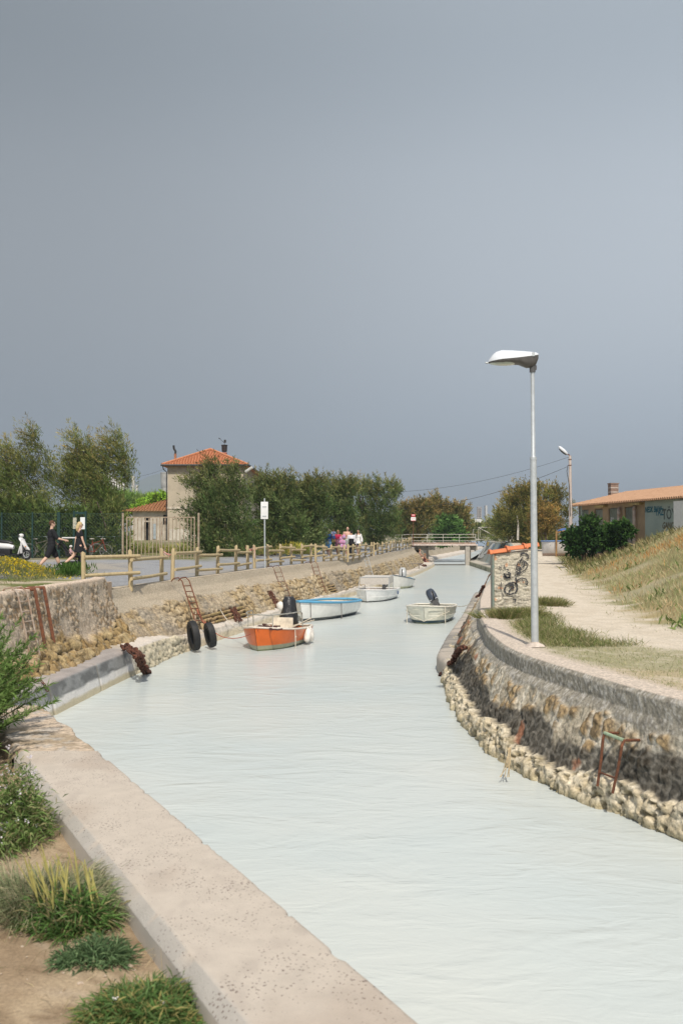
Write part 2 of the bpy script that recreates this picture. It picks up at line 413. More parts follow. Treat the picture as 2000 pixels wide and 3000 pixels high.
# ------------------------------------------------------------------ water
def water_mat():
    m = bpy.data.materials.new('milky_water'); m.use_nodes = True; nt = m.node_tree; N = nt.nodes.new; L = nt.links.new
    p = nt.nodes['Principled BSDF']; p.inputs['Roughness'].default_value = .22; p.inputs['IOR'].default_value = 1.33
    p.inputs['Specular IOR Level'].default_value = .14
    tc = N('ShaderNodeTexCoord')
    g = N('ShaderNodeTexNoise'); g.inputs['Scale'].default_value = .22; g.inputs['Detail'].default_value = 3; L(tc.outputs['Object'], g.inputs['Vector'])
    mx = N('ShaderNodeMix'); mx.data_type = 'RGBA'; mx.inputs[6].default_value = (.510, .558, .545, 1); mx.inputs[7].default_value = (.555, .582, .552, 1)
    mr = N('ShaderNodeMapRange'); mr.inputs[1].default_value = .38; mr.inputs[2].default_value = .62; L(g.outputs['Fac'], mr.inputs[0])
    L(mr.outputs[0], mx.inputs[0]); L(mx.outputs[2], p.inputs['Base Color'])
    hs = None
    for scx, scy, rot, ns, amp in ((.7, 1.3, 14, 1.0, .085), (2.0, 4.0, -12, 1.0, .030), (5, 9, 8, 1.0, .010)):
        mp = N('ShaderNodeMapping'); mp.inputs['Scale'].default_value = (scx, scy, 1); mp.inputs['Rotation'].default_value = (0, 0, R(rot)); L(tc.outputs['Object'], mp.inputs[0])
        n = N('ShaderNodeTexNoise'); n.inputs['Scale'].default_value = ns; n.inputs['Detail'].default_value = 4; n.inputs['Distortion'].default_value = .7; L(mp.outputs[0], n.inputs['Vector'])
        # crests: fold the noise so that ripples have narrow dark troughs
        a = N('ShaderNodeMath'); a.operation = 'SUBTRACT'; a.inputs[1].default_value = .5; L(n.outputs['Fac'], a.inputs[0])
        b = N('ShaderNodeMath'); b.operation = 'ABSOLUTE'; L(a.outputs[0], b.inputs[0])
        sq = N('ShaderNodeMath'); sq.operation = 'POWER'; sq.inputs[1].default_value = 1.25; L(b.outputs[0], sq.inputs[0])
        c = N('ShaderNodeMath'); c.operation = 'MULTIPLY'; c.inputs[1].default_value = amp*.95; L(sq.outputs[0], c.inputs[0])
        if hs is None: hs = c
        else:
            d = N('ShaderNodeMath'); d.operation = 'ADD'; L(hs.outputs[0], d.inputs[0]); L(c.outputs[0], d.inputs[1]); hs = d
    bp = N('ShaderNodeBump'); bp.inputs['Strength'].default_value = 1; bp.inputs['Distance'].default_value = .75; L(hs.outputs[0], bp.inputs['Height']); L(bp.outputs[0], p.inputs['Normal'])
    return m
wx = np.linspace(-12, 48, 50); wy = np.linspace(-8, 214, 120); X_, Y_ = np.meshgrid(wx, wy, indexing='ij')
tag(mk('canal_water', np.stack([X_, Y_, X_*0], -1), grid_faces(50, 120, flip=True), water_mat()), kind='structure')

# ------------------------------------------------------------------ canal walls
M_WALL = mat('old_masonry', (0, 0, 0), .92, nscale=26, namt=.7, bump=.012, bscale=40, detail=8, attr=True, spec=.15)
M_CONC = mat('old_concrete', (0, 0, 0), .9, nscale=30, namt=.25, bump=.008, bscale=70, attr=True, spec=.2)
def arclen(X, Y):
    return np.concatenate([[0], np.cumsum(np.hypot(np.diff(X), np.diff(Y)))])
def wall(name, Ys, prof, dispcol, m, sgn, nv=70, parent=None):
    """prof(Ys) -> list of (X, Y, Z) arrays down the face; dispcol(u, w, t) -> (outward displacement, colour)"""
    pr = prof(Ys); k = len(pr)
    cum = [0.]
    for i in range(k-1):
        cum.append(cum[-1]+float(np.mean(np.sqrt(sum((pr[i+1][j]-pr[i][j])**2 for j in range(3))))))
    t = np.linspace(0, 1, nv)*cum[-1]
    P = np.zeros((len(Ys), nv, 3))
    for j in range(3):
        A = np.stack([p[j] for p in pr], 1)
        for q in range(nv):
            i = min(np.searchsorted(cum, t[q], side='right')-1, k-2); f = (t[q]-cum[i])/(cum[i+1]-cum[i])
            P[:, q, j] = A[:, i]*(1-f)+A[:, i+1]*f
    u = arclen(pr[0][0], pr[0][1])[:, None]+np.zeros((1, nv)); tt = (t/cum[-1])[None, :]+np.zeros((len(Ys), 1))
    du = np.gradient(P, axis=0); dv = np.gradient(P, axis=1); n = -np.cross(du, dv)*sgn; n /= np.maximum(np.linalg.norm(n, axis=2, keepdims=True), 1e-9)
    disp, col = dispcol(u, P[..., 2], tt, P)
    P = P+n*disp[..., None]
    return mk(name, P, grid_faces(len(Ys), nv, flip=sgn < 0), m, parent, col)
def prof_left(Ys):
    z = 1.72+.33*(1-sstep(Ys, 23.55, 23.8))+.03*sstep(Ys, 60, 93)-.35*sstep(Ys, 98, 112)-.3*sstep(Ys, 115, 180)
    a = LT(Ys); b = LB(Ys)
    k = 1-sstep(Ys, 23.0, 24.4)   # the stone part stands upright and spreads only at its foot
    return [(a-.22, Ys, z+.012), (a, Ys, z), (a+(b-a)*(.10-.06*k), Ys, z-.25), (lerp(a+(b-a)*.60, a+(b-a)*.38, k), Ys, lerp(z-.80, .98, k)), (b, Ys, ZB(Ys)), (b+.03, Ys, Ys*0-.3)]
def rubble(u, w, sx, sy, s, gap=.16, round_=1.0):
    wu = (fbm(u*3, w*3, s+50)-.5)*.25; ww = (fbm(u*3, w*3, s+60)-.5)*.25
    f1, f2, cid = worley((u+wu*sx*2)/sx, (w+ww*sy*2)/sy, s)
    e = sstep(f2-f1, .0, gap*2.2)
    return e, cid, f1
def dc_stone(u, w, t, P):          # the rough stone wall on the left
    e1, c1, _ = rubble(u, w, .15, .10, 1); e2, c2, _ = rubble(u+.12*(fbm(u*2.3, w*2.3, 76)-.5), w*1.0+.35*(fbm(u*1.7, w*2, 77)-.5), .36, .25, 2, .10)
    low = sstep((2.05-w)+(fbm(u*.9, w*.9, 71)-.5)*.9, .92, 1.12)*sstep(t, .1, .2)
    n = fbm(u*4, w*4, 72); nn = fbm(u*16, w*16, 73)
    expo = .35+.65*sstep(fbm(u*1.7, w*1.7, 74), .38, .50)
    f9 = fbm(u*8, w*8, 75); d1 = .05*e1*(.4+c1)*expo; d2 = .115*e2*(.25+.9*c2)+.06*(n-.5)+.11*(f9-.5)+.04*(nn-.5)
    d = d1*(1-low)+d2*low+(nn-.5)*.022
    mort = cmix(C(.56, .47, .37), C(.45, .37, .28), n)
    st = cmix(C(.30, .20, .11), C(.47, .38, .27), sstep(c1, .25, .8)); st = cmix(st, C(.16, .13, .10), (c1 > .88)*.8)
    a = cmix(mort, st, e1*expo*.95); a = cmix(a, C(.13, .10, .07), sstep(nn, .62, .72)*.6*expo)
    b = cmix(C(.06, .045, .025), cmix(C(.35, .235, .10), C(.44, .34, .185), c2), sstep(e2, .05, .5)); b = cmix(b, C(.21, .125, .05), sstep(n, .5, .75)*.5); b = cmix(b, C(.10, .07, .035), sstep(f9, .54, .68)*.65); b = cmix(b, C(.47, .41, .31), sstep(nn, .62, .75)*.4)
    col = cmix(a, b, low)
    top = 1-sstep(t, .06, .13); col = cmix(col, C(.58, .47, .37), top); d = d*(1-top*.8)
    return d, col
def dc_canal(u, w, t, P):          # smooth concrete above, rubble and brick below
    Y = P[..., 1]
    f_near = 1-sstep(Y, 26.0, 27.5)
    edge = t+(fbm(u*1.2, w*1.5, 81)-.5)*.12+(fbm(u*7, w*7, 82)-.5)*.08
    ruin = sstep(edge, .31, .35)
    e1, c1, _ = rubble(u, w, .26, .17, 83, .15); e2, c2, _ = rubble(u, w, .13, .11, 84, .2)
    n = fbm(u*3.5, w*3.5, 85); nn = fbm(u*18, w*18, 86)
    # brick courses laid bare
    br = np.zeros(u.shape)
    for y0, y1, a, b in ((28.6, 33.2, .54, .90), (36.5, 40.2, .62, .88), (45, 47, .55, .8)):
        br = np.maximum(br, sstep(Y, y0, y0+.5)*(1-sstep(Y, y1-.5, y1))*sstep(t+(n-.5)*.1, a, a+.03)*(1-sstep(t+(n-.5)*.1, b-.03, b)))
    rows = (w*9.5+n*.35); rb = np.abs(rows-np.floor(rows)-.5)*2; rowid = np.floor(rows)
    course = 1-sstep(rb, .45, .72); uu = u*3.2+(rowid % 2)*.5; cb = np.abs(uu-np.floor(uu)-.5)*2; brick = course*(1-sstep(cb, .90, .98))
    bid = _h(np.floor(uu), rowid, 88)
    patch = .25+.75*sstep(fbm(u*.8, w*1.2, 89), .34, .52)
    salt = sstep(t+(n-.5)*.12, .84, .92)
    stone_d = (.085*e1*(.25+c1)*patch+.05*(nn-.5)+.05*(fbm(u*9, w*9, 93)-.5)+.04*e2*c2*(1-patch)*.8)
    d = ruin*(stone_d+(nn-.5)*.03-.01)*(1-br)+br*(brick*.10*(.6+.5*bid)-.05)+.004*(nn-.5)
    conc = cmix(C(.485, .415, .315), C(.43, .36, .265), fbm(u*1.5, w*4, 90)); conc = cmix(conc, C(.36, .30, .22), sstep(fbm(u*.6, w*12, 91), .62, .72)*.45)
    st = cmix(C(.10, .075, .045), cmix(C(.42, .30, .15), C(.50, .41, .27), c1), sstep(e1*patch+e2*(1-patch), .15, .75)); st = cmix(st, C(.27, .20, .115), sstep(nn, .5, .7)*.5); st = cmix(st, C(.50, .43, .34), (1-patch)*.5)
    bc = cmix(C(.05, .035, .02), cmix(C(.44, .30, .17), C(.36, .27, .12), bid), sstep(brick, .2, .6))
    bc = cmix(bc, C(.42, .19, .09), (t > .8)*(bid > .6)*brick*.6)
    col = cmix(conc, st, ruin); col = cmix(col, bc, br*ruin)
    col = cmix(col, C(.50, .46, .41), salt*.6*(1-br)); col = cmix(col, C(.24, .22, .19), sstep(fbm(u*1.1, w*2, 92), .55, .7)*ruin*.45*(1-br))
    k = 1-sstep(t, .06, .10); d = d*(1-k); return d, col
Ya = np.arange(10.5, 23.75, .03)
sw = wall('stone_wall', Ya, prof_left, dc_stone, M_WALL, 1, 74); tag(sw, 'rough rubble stone canal wall with brown boulders at its foot, left edge', 'wall')
Yb = np.concatenate([np.arange(23.5, 45, .045), np.arange(45, 70, .09), np.arange(70, 93.2, .14)])
cw = wall('canal_wall', Yb, prof_left, dc_canal, M_WALL, 1, 76); tag(cw, 'long sloping left canal wall, smooth concrete above ochre rubble and brick courses', 'wall')
# end faces
def endcap(Y, parent, name='end_face', dy=.0, back=4):
    a, b = float(LT(Y)), float(LB(Y)); z = 1.74
    V = [(a, Y, z), (b, Y, .4), (b, Y, -.3), (a-.2, Y+back, -.3), (a-.2, Y+back, z), (a-.6, Y, z), ]
    q = MB(); q.add([(a, Y, z), (b, Y, .4), (b, Y, -.3), (b-1.2, Y+back, -.3), (b-1.2, Y+back, .4), (a-.9, Y+back, z)], [(0, 1, 4, 5), (1, 2, 3, 4)]); return q.build(name, mat('beige_concrete', (.45, .385, .29), .9, nscale=3, namt=.4, bump=.01), parent)
endcap(93.1, cw)
# the step where the stone wall stands above the concrete
q = MB(); x0 = float(LT(23.8)); q.prism([(x0-.75, 23.5), (x0+.03, 23.5), (x0+.08, 24.1), (x0-.75, 24.1)], 1.5, 1.93); q.build('end_block', mat('block_stone', (.47, .36, .26), .9, col2=(.36, .25, .16), nscale=7, bump=.03, bscale=12), sw, bevel=.03)
# low wall past the bridge
def dc_far(u, w, t, P):
    e1, c1, _ = rubble(u, w, .8, .5, 101); n = fbm(u, w*2, 102)
    return e1*.03, cmix(cmix(C(.42, .36, .26), C(.33, .27, .18), c1), C(.5, .45, .38), n*.5)
fw = wall('far_wall', np.arange(96.5, 214, .8), prof_left, dc_far, M_WALL, 1, 14); tag(fw, 'low beige canal wall receding beyond the footbridge', 'wall')
# the ledge at the foot of the left wall
def prof_ledge(Ys):
    b = LB(Ys); o = LO(Ys); top = ZB(Ys)+.03+.02*np.sin(Ys*.9)
    return [(b-.12, Ys, top+.05), (o-.16, Ys, top), (o-.10, Ys, top-.03), (o+.06, Ys, Ys*0-.25)]
def dc_ledge(u, w, t, P):
    Y = P[..., 1]; n = fbm(u*2, w*5, 111); nn = fbm(u*14, w*14, 112)
    near = 1-sstep(Y+(n-.5)*1.5, 21.6, 22.4); mid = sstep(Y, 21.6, 22.3)*(1-sstep(Y, 25.5, 27))
    zt_ = ZB(Y)+.03; topf = sstep(w, zt_-.045, zt_-.025)
    gray = cmix(C(.26, .24, .225), C(.45, .40, .37), fbm(u*3, t*6, 113)); pale = cmix(C(.60, .54, .47), C(.44, .38, .30), sstep(n, .45, .7))
    ct = cmix(pale, gray, near)
    face = cmix(cmix(C(.31, .31, .30), C(.17, .17, .165), sstep(n, .35, .6)), C(.74, .71, .67), sstep(.27-w+(n-.5)*.12, .0, .05))
    face = cmix(face, C(.56, .49, .34), sstep(.13-w+(n-.5)*.06, 0, .04))
    facef = cmix(C(.64, .58, .50), C(.58, .50, .36), sstep(.25-w, 0, .12))
    cf = cmix(facef, face, near)
    col = cmix(cf, ct, topf)
    d = (nn-.5)*.02*(1+1.5*(1-near))+(n-.5)*.05*(1-near)
    f1, f2, ci = worley(u*5.5+n, w*7+nn*.5, 114); bul = sstep(f2-f1, 0, .35)
    rough = mid*(w < zt_-.03)
    d = d+rough*(.035*bul+.07*(nn-.5)+.05*(n-.5)); col = cmix(col, cmix(C(.30, .25, .16), C(.60, .53, .38), sstep(bul*.6+nn*.5, .2, .6)), rough*.9)
    jt = np.zeros(u.shape)
    for yj in (17.0, 19.6): jt = np.maximum(jt, 1-sstep(np.abs(Y-yj+(nn-.5)*.06), .0, .05))
    d = d-jt*.03; col = cmix(col, C(.20, .17, .12), jt*.8)
    return d, col
ld = wall('ledge', np.concatenate([np.arange(10.5, 35, .05), np.arange(35, 94.6, .15)]), prof_ledge, dc_ledge, M_CONC, 1, 44); tag(ld, 'pale concrete ledge along the waterline under the left wall', 'ledge')
q = MB(); y = 94.5; q.add([(float(LB(y))-.5, y, .38), (float(LO(y))-.12, y, .35), (float(LO(y)), y, -.3), (float(LB(y))-.5, y, -.3)], [(0, 1, 2, 3)]); q.build('end_face', mat('pale_concrete', (.62, .55, .47), .9, nscale=4, namt=.3), ld)
ld2 = wall('ledge', np.arange(96.5, 214, .9), prof_ledge, lambda u, w, t, P: (t*0, cmix(C(.66, .60, .53), C(.55, .48, .4), fbm(u*.8, w, 5))), M_CONC, 1, 8); tag(ld2, 'pale ledge at the waterline past the footbridge', 'ledge')

# right wall
def prof_right(Ys):
    a = RT(Ys); b = RW(Ys)
    return [(a+.30, Ys, Ys*0+1.362), (a, Ys, Ys*0+1.352), (a-.05, Ys, Ys*0+1.30), (a-.05, Ys, Ys*0+1.10), (lerp(a, b, .25), Ys, Ys*0+1.02), (lerp(a, b, .82), Ys, Ys*0+.32), (b, Ys, Ys*0+.04), (b+.05, Ys, Ys*0-.3)]
def dc_right(u, w, t, P):
    n = fbm(u*1.6, w*2.2, 121); nn = fbm(u*15, w*15, 122); st = fbm(u*7, w*1.3, 123, 3); hf = fbm(u*30, w*22, 138, 2)
    wu = u+.10*(fbm(u*4, w*4, 139)-.5); ww = w+.12*(fbm(u*3, w*3, 140)-.5)
    f1a, f2a, c1 = worley(wu/.21, ww/.25, 124); e1 = sstep(f2a-f1a, .02, .32)
    f1b, f2b, c2 = worley(wu/.15, ww/.13, 125); e2 = sstep(f2b-f1b, .02, .35)
    top = (w > 1.345)*1.0
    bl = 1.0+(fbm(u*2, w*0, 126)-.5)*.24
    band = sstep(w, bl-.03, bl+.03)*(1-top)
    footh = .31+(fbm(u*1.3, w*0, 127)-.5)*.26+(fbm(u*9, w*2, 128)-.5)*.20
    foot = 1-sstep(w, footh-.03, footh+.02)
    body = (1-band)*(1-foot)*(1-top)
    stones = sstep(n+.35*(1-np.abs(w-.72)/.35), .50, .66)*(c1 > .38)*e1*body
    d = body*(.035*stones*(.3+c1)+(n-.5)*.09+(st-.5)*.05+(hf-.5)*.03+(nn-.5)*.035)+band*(hf-.5)*.014
    f1, f2, cc = worley((u+(n-.5)*.3)/.27, (w+(nn-.5)*.10)/.24, 129); bul = np.sqrt(np.clip(1-(f1/.78)**2, 0, 1))
    f3, f4, cc2 = worley((u+.05*(nn-.5))/.13, (w+.04*(hf-.5))/.10, 130); bb = np.sqrt(np.clip(1-(f3/.8)**2, 0, 1))
    pit = sstep(fbm(u*13, w*16, 143), .60, .68)
    d = d+foot*(.10*bul*(.4+cc)+.012*bb*cc2+.06*(nn-.5)+.04*(hf-.5)-.05*pit+.10*(fbm(u*3.3, w*4, 144)-.5)+.02)
    mid = cmix(C(.45, .395, .30), C(.62, .57, .47), sstep(st, .45, .62)); mid = cmix(mid, C(.25, .21, .15), sstep(hf, .54, .68)*.7)
    ochre = cmix(cmix(C(.42, .30, .15), C(.33, .22, .11), c1), C(.14, .10, .055), sstep(hf, .5, .62)); mid = cmix(mid, ochre, stones*.9)
    dk = sstep(fbm(u*1.1, w*1.3, 132)+.60*(1-sstep(w, .40, .86))+.16*(nn-.5), .66, .78)*body
    black = cmix(cmix(C(.025, .024, .021), C(.06, .054, .044), c2), C(.22, .205, .175), (1-e2)*.6); black = cmix(black, C(.15, .135, .11), sstep(hf, .58, .68)*.5)
    mid = cmix(mid, black, dk*.93)
    mid = cmix(mid, C(.36, .15, .08), (c1 > .95)*e1*body*.7)
    bd = cmix(C(.38, .35, .29), C(.27, .245, .195), n); bd = cmix(bd, C(.58, .55, .50), sstep(hf, .55, .66)*.6); bd = cmix(bd, C(.16, .145, .12), sstep(nn, .58, .68)*.5)
    ft = cmix(C(.70, .62, .47), C(.54, .46, .32), sstep(nn, .35, .65)); ft = cmix(ft, C(.22, .18, .10), np.maximum((1-sstep(f2-f1, .0, .07))*.6*sstep(n+.3*(nn-.5), .42, .55), pit*.85)); ft = cmix(ft, C(.38, .31, .19), (1-bb)*.22)
    ft = cmix(ft, C(.34, .29, .17), sstep(.10-w, 0, .08)*.6)
    col = cmix(mid, bd, band); col = cmix(col, ft, foot); col = cmix(col, C(.57, .485, .40), top)
    return d, col
rw = wall('canal_wall', np.concatenate([np.arange(-4, 7.5, .25), np.arange(7.5, 24, .022), np.arange(24, 46, .07)]), prof_right, dc_right, M_WALL, -1, 116)
tag(rw, 'curved grey right canal wall, dark stained, with a cream crusted foot', 'wall')
# straight stretch towards the bridge: narrow ledge with a painted, leaning wall above it
def prof_rfar(Ys):
    a = RT(Ys); b = RW(Ys); tp = 1.36+.95*sstep(Ys, 74, 80)
    return [(a+1.0, Ys, tp), (a+.1, Ys, tp), (b+.95, Ys, Ys*0+.42), (b+.02, Ys, Ys*0+.40), (b, Ys, Ys*0+.36), (b, Ys, Ys*0-.3)]
def dc_rfar(u, w, t, P):
    Y = P[..., 1]; n = fbm(u*.8, w*1.2, 141); nn = fbm(u*6, w*1.5, 142)
    c = cmix(C(.33, .33, .29), C(.20, .20, .17), sstep(nn, .4, .65)); c = cmix(c, C(.28, .34, .33), sstep(n, .45, .6)*.7)
    c = cmix(c, C(.46, .42, .35), (w < .425)*(w > .36)*1.); c = cmix(c, C(.40, .39, .28), (w < .36)*(t > .5)*1.)
    c = cmix(c, C(.10, .11, .08), (w < .3)*(t > .5)*sstep(nn, .5, .6)*.8)
    c = cmix(c, C(.52, .44, .34), (t < .17)*1.)
    return (nn-.5)*.03, c
rf = wall('graffiti_wall', np.arange(45.8, 100, .18), prof_rfar, dc_rfar, M_CONC, -1, 50); tag(rf, 'leaning grey painted wall on a ledge right before the footbridge', 'wall')
rff = wall('far_wall', np.arange(103, 214, 1.), lambda Ys: [(RT(Ys), Ys, Ys*0+1.5), (RW(Ys), Ys, Ys*0+.3), (RW(Ys), Ys, Ys*0-.3)], dc_far, M_WALL, -1, 10); tag(rff, 'far right canal wall beyond the footbridge', 'wall')
# narrow ledge at the foot of the right wall
def prof_rl(Ys):
    b = RW(Ys); k = .25*sstep(Ys, 20.5, 23)-.5*(1-sstep(Ys, 20.6, 21.6))
    return [(b+.6, Ys, Ys*0+.42), (b-.02-k*.4, Ys, Ys*0+.38), (b-.06-k*.5, Ys, Ys*0+.3), (b-.08-k*.5, Ys, Ys*0-.3)]
def dc_rl(u, w, t, P):
    n = fbm(u*1.4, w*2, 151); nn = fbm(u*12, w*12, 152)
    c = cmix(C(.45, .40, .34), C(.25, .235, .21), sstep(n, .4, .6)); c = cmix(c, C(.60, .54, .45), sstep(nn, .55, .7)*.5)
    return (nn-.5)*.05, c
rl = wall('ledge', np.arange(20.6, 46, .08), prof_rl, dc_rl, M_CONC, -1, 20); tag(rl, 'narrow worn ledge at the foot of the right wall under the chains', 'ledge')

# near coping
def coping():
    root = empty('coping_wall', (float(CO(3)), 3, 0), 0, 'pale speckled concrete coping of the near bank, running diagonally', 'wall')
    def part(name, y0, y1, zt, m, colf, dy=.05, nseg=10):
        Ysx = np.arange(y0, y1+dy*.5, dy); o = CO(Ysx); P = []; 
        xs = [(-.60, -.30), (-.60, -.05), (-.598, -.046), (-.548, -.003), (-.545, 0)]+[(-.545+.54*i/26, 0) for i in range(1, 26)]+[(-.008, 0), (.0, -.012), (.012, -.35), (.02, -1.9)]
        pr = [(o+a, Ysx, Ysx*0+zt+b) for a, b in xs]
        V = np.stack([np.stack(p, -1) for p in pr], 1); n = fbm(V[..., 0]*9, V[..., 1]*9, 161)
        V[..., 2] += (n-.5)*.006; ch = sstep(fbm(V[..., 1]*11, V[..., 1]*0, 163), .62, .74)*.013; V[:, -4:-2, 2] -= ch[:, -4:-2]; V[:, -4:-2, 0] -= ch[:, -4:-2]*.8; V[:, 3:5, 2] -= ch[:, 3:5]*.3; V[:, 3:5, 0] += ch[:, 3:5]*.5; V[..., 0] += (fbm(V[..., 0]*0+V[..., 1]*3, V[..., 1]*0, 162)-.5)*(.09 if nseg > 10 else .006)
        V -= np.array(root.location)
        mk(name, V, grid_faces(len(Ysx), len(xs), flip=False), m, root, colf(V, n))
    def pale(V, n):
        x, y = V[..., 0], V[..., 1]; s = _h(np.floor(x*60), np.floor(y*60), 3)
        off = x+root.location.x-CO(y+root.location.y); k = fbm(x*2.2, y*1.3, 165); base_ =  cmix(cmix(C(.53, .465, .39), C(.47, .40, .33), sstep(k, .4, .65)), C(.45, .39, .33), sstep(fbm(x*12, y*5, 166), .62, .75)*.5); return cmix(base_, C(.46, .43, .385), 1-sstep(off, -.549, -.543))
    def old(V, n):
        x, y = V[..., 0], V[..., 1]; k = fbm(x*4, y*6, 171)
        return cmix(cmix(C(.56, .45, .34), C(.38, .30, .21), sstep(k, .42, .6)), C(.45, .42, .38), sstep(fbm(x*8, y*8, 172), .6, .7)*.7)
    # speckled with small dark pits
    m = mat('speckled_concrete', (0, 0, 0), .85, nscale=9, namt=.12, bump=.004, bscale=110, attr=True, spec=.2)
    nt = m.node_tree; N = nt.nodes.new; L = nt.links.new; p = nt.nodes['Principled BSDF']; src = p.inputs['Base Color'].links[0].from_socket
    tc = N('ShaderNodeTexCoord'); vo = N('ShaderNodeTexVoronoi'); vo.inputs['Scale'].default_value = 62; L(tc.outputs['Object'], vo.inputs['Vector'])
    nz = N('ShaderNodeTexNoise'); nz.inputs['Scale'].default_value = 3.2; nz.inputs['Detail'].default_value = 3; L(tc.outputs['Object'], nz.inputs['Vector'])
    n3 = N('ShaderNodeTexNoise'); n3.inputs['Scale'].default_value = 75; n3.inputs['Detail'].default_value = 1; L(tc.outputs['Object'], n3.inputs['Vector'])
    th = N('ShaderNodeMapRange'); th.inputs[1].default_value = .35; th.inputs[2].default_value = .7; th.inputs[3].default_value = .10; th.inputs[4].default_value = .42; L(nz.outputs['Fac'], th.inputs[0])
    lt = N('ShaderNodeMath'); lt.operation = 'LESS_THAN'; L(vo.outputs['Distance'], lt.inputs[0]); L(th.outputs[0], lt.inputs[1])
    g2 = N('ShaderNodeMath'); g2.operation = 'GREATER_THAN'; g2.inputs[1].default_value = .50; L(n3.outputs['Fac'], g2.inputs[0])
    an = N('ShaderNodeMath'); an.operation = 'MULTIPLY'; L(lt.outputs[0], an.inputs[0]); L(g2.outputs[0], an.inputs[1])
    an2 = N('ShaderNodeMath'); an2.operation = 'MULTIPLY'; an2.inputs[1].default_value = .8; L(an.outputs[0], an2.inputs[0])
    mx = N('ShaderNodeMix'); mx.data_type = 'RGBA'; L(an2.outputs[0], mx.inputs[0]); L(src, mx.inputs[6]); mx.inputs[7].default_value = (.17, .13, .11, 1); L(mx.outputs[2], p.inputs['Base Color'])
    part('new_section', -8, 7.12, 1.55, m, pale, dy=.03)
    part('old_section', 7.125, 9.1, 1.535, M_WALL, old, nseg=30)
    o = mk('side_face', [(float(CO(y))-.602-root.location.x, y-root.location.y, z) for y in np.arange(-8, 7.2, .5) for z in (1.24, 1.498)], grid_faces(len(np.arange(-8, 7.2, .5)), 2), mat('smooth_render', (.50, .46, .40), .9, nscale=3, namt=.15, bump=.002), root)
coping()
# bank under the shrub that joins coping and stone wall
q = MB(); q.prism([(-2.75, 8.9), (-2.85, 9.3), (-4.4, 10.9), (-5.9, 12.2), (-7.5, 12.2), (-7.5, 8.9)], -.3, 1.33); tag(q.build('bank_wall', mat('bank_stone', (.45, .36, .26), .9, col2=(.33, .25, .17), nscale=5, bump=.03, bscale=9), bevel=.04), 'low stone bank end behind the green shrub', 'wall')
# ================================================================== buildings
M_TILE = mat('terracotta_tiles', (.56, .245, .125), .85, col2=(.44, .175, .085), nscale=5, bump=.01, bscale=30)
M_OLDTILE = mat('weathered_tiles', (.50, .27, .14), .9, col2=(.34, .17, .09), nscale=7, bump=.01, bscale=30)
M_PLASTER = mat('grey_beige_plaster', (.50, .43, .325), .92, col2=(.36, .31, .24), nscale=.8, detail=7, bump=.006, bscale=20)
M_PLASTER2 = mat('peeling_white_plaster', (.58, .53, .45), .92, col2=(.36, .31, .25), nscale=1.6, detail=8, bump=.01, bscale=14)
M_DARK = mat('interior_shade', (.015, .014, .013), .8, nscale=3)  # near-black colour that carries the shade of unlit openings
M_METAL_D = mat('dark_metal', (.05, .05, .05), .5, metal=.6, nscale=20)
M_GALV = mat('galvanised_steel', (.50, .53, .54), .45, metal=.35, nscale=14, namt=.22)
M_PAINTW = mat('white_paint', (.78, .77, .74), .5, nscale=6, namt=.12)
M_RUST = mat('rusty_iron', (.22, .085, .04), .9, col2=(.10, .045, .03), nscale=18, bump=.004, bscale=60)
M_GLASS = mat('dull_glass', (.07, .08, .075), .15, nscale=3, spec=.6)

def tile_slope(mb, A, B, Cc, D, rows, cols, amp=.035, step=.03):
    """pantile sheet over the quad A-B (eave) C-D (ridge); courses run along the eave"""
    A, B, Cc, D = map(Vector, (A, B, Cc, D)); n = (B-A).cross(D-A).normalized(); k = len(mb.v); W_ = cols*6
    nn = rows*2
    for i in range(nn+1):
        t = (i//2)/rows if i % 2 == 0 else min((i//2+1)/rows, 1); lift = step if i % 2 == 0 else 0
        t = min((i//2 + (0 if i % 2 == 0 else .999))/rows, 1)
        for j in range(W_+1):
            s_ = j/W_; p = (A.lerp(B, s_)).lerp(D.lerp(Cc, s_), t)
            mb.v.append(tuple(p+n*(lift+amp*(.5+.5*math.cos(2*math.pi*j/6)))))
    for i in range(nn):
        for j in range(W_):
            a = k+i*(W_+1)+j; mb.f.append((a, a+1, a+W_+2, a+W_+1))
def recess_window(parent, cx, cz, w_, h_, y, name='window', glass=M_GLASS, frame=M_PAINTW, bars=1, fr=.06):
    f = MB(); 
    f.box((cx-w_/2+fr/2, y-.02, cz), (fr, .06, h_)); f.box((cx+w_/2-fr/2, y-.02, cz), (fr, .06, h_))
    f.box((cx, y-.02, cz+h_/2-fr/2), (w_-2*fr, .055, fr)); f.box((cx, y-.02, cz-h_/2+fr/2), (w_-2*fr, .055, fr))
    for b in range(bars): f.box((cx-w_/2+w_*(b+1)/(bars+1), y-.02, cz), (.035, .05, h_-2*fr))
    o = f.build(name, frame, parent); g = MB(); g.box((cx, y, cz), (w_-fr, .02, h_-fr)); g.build('pane', glass, o); return o

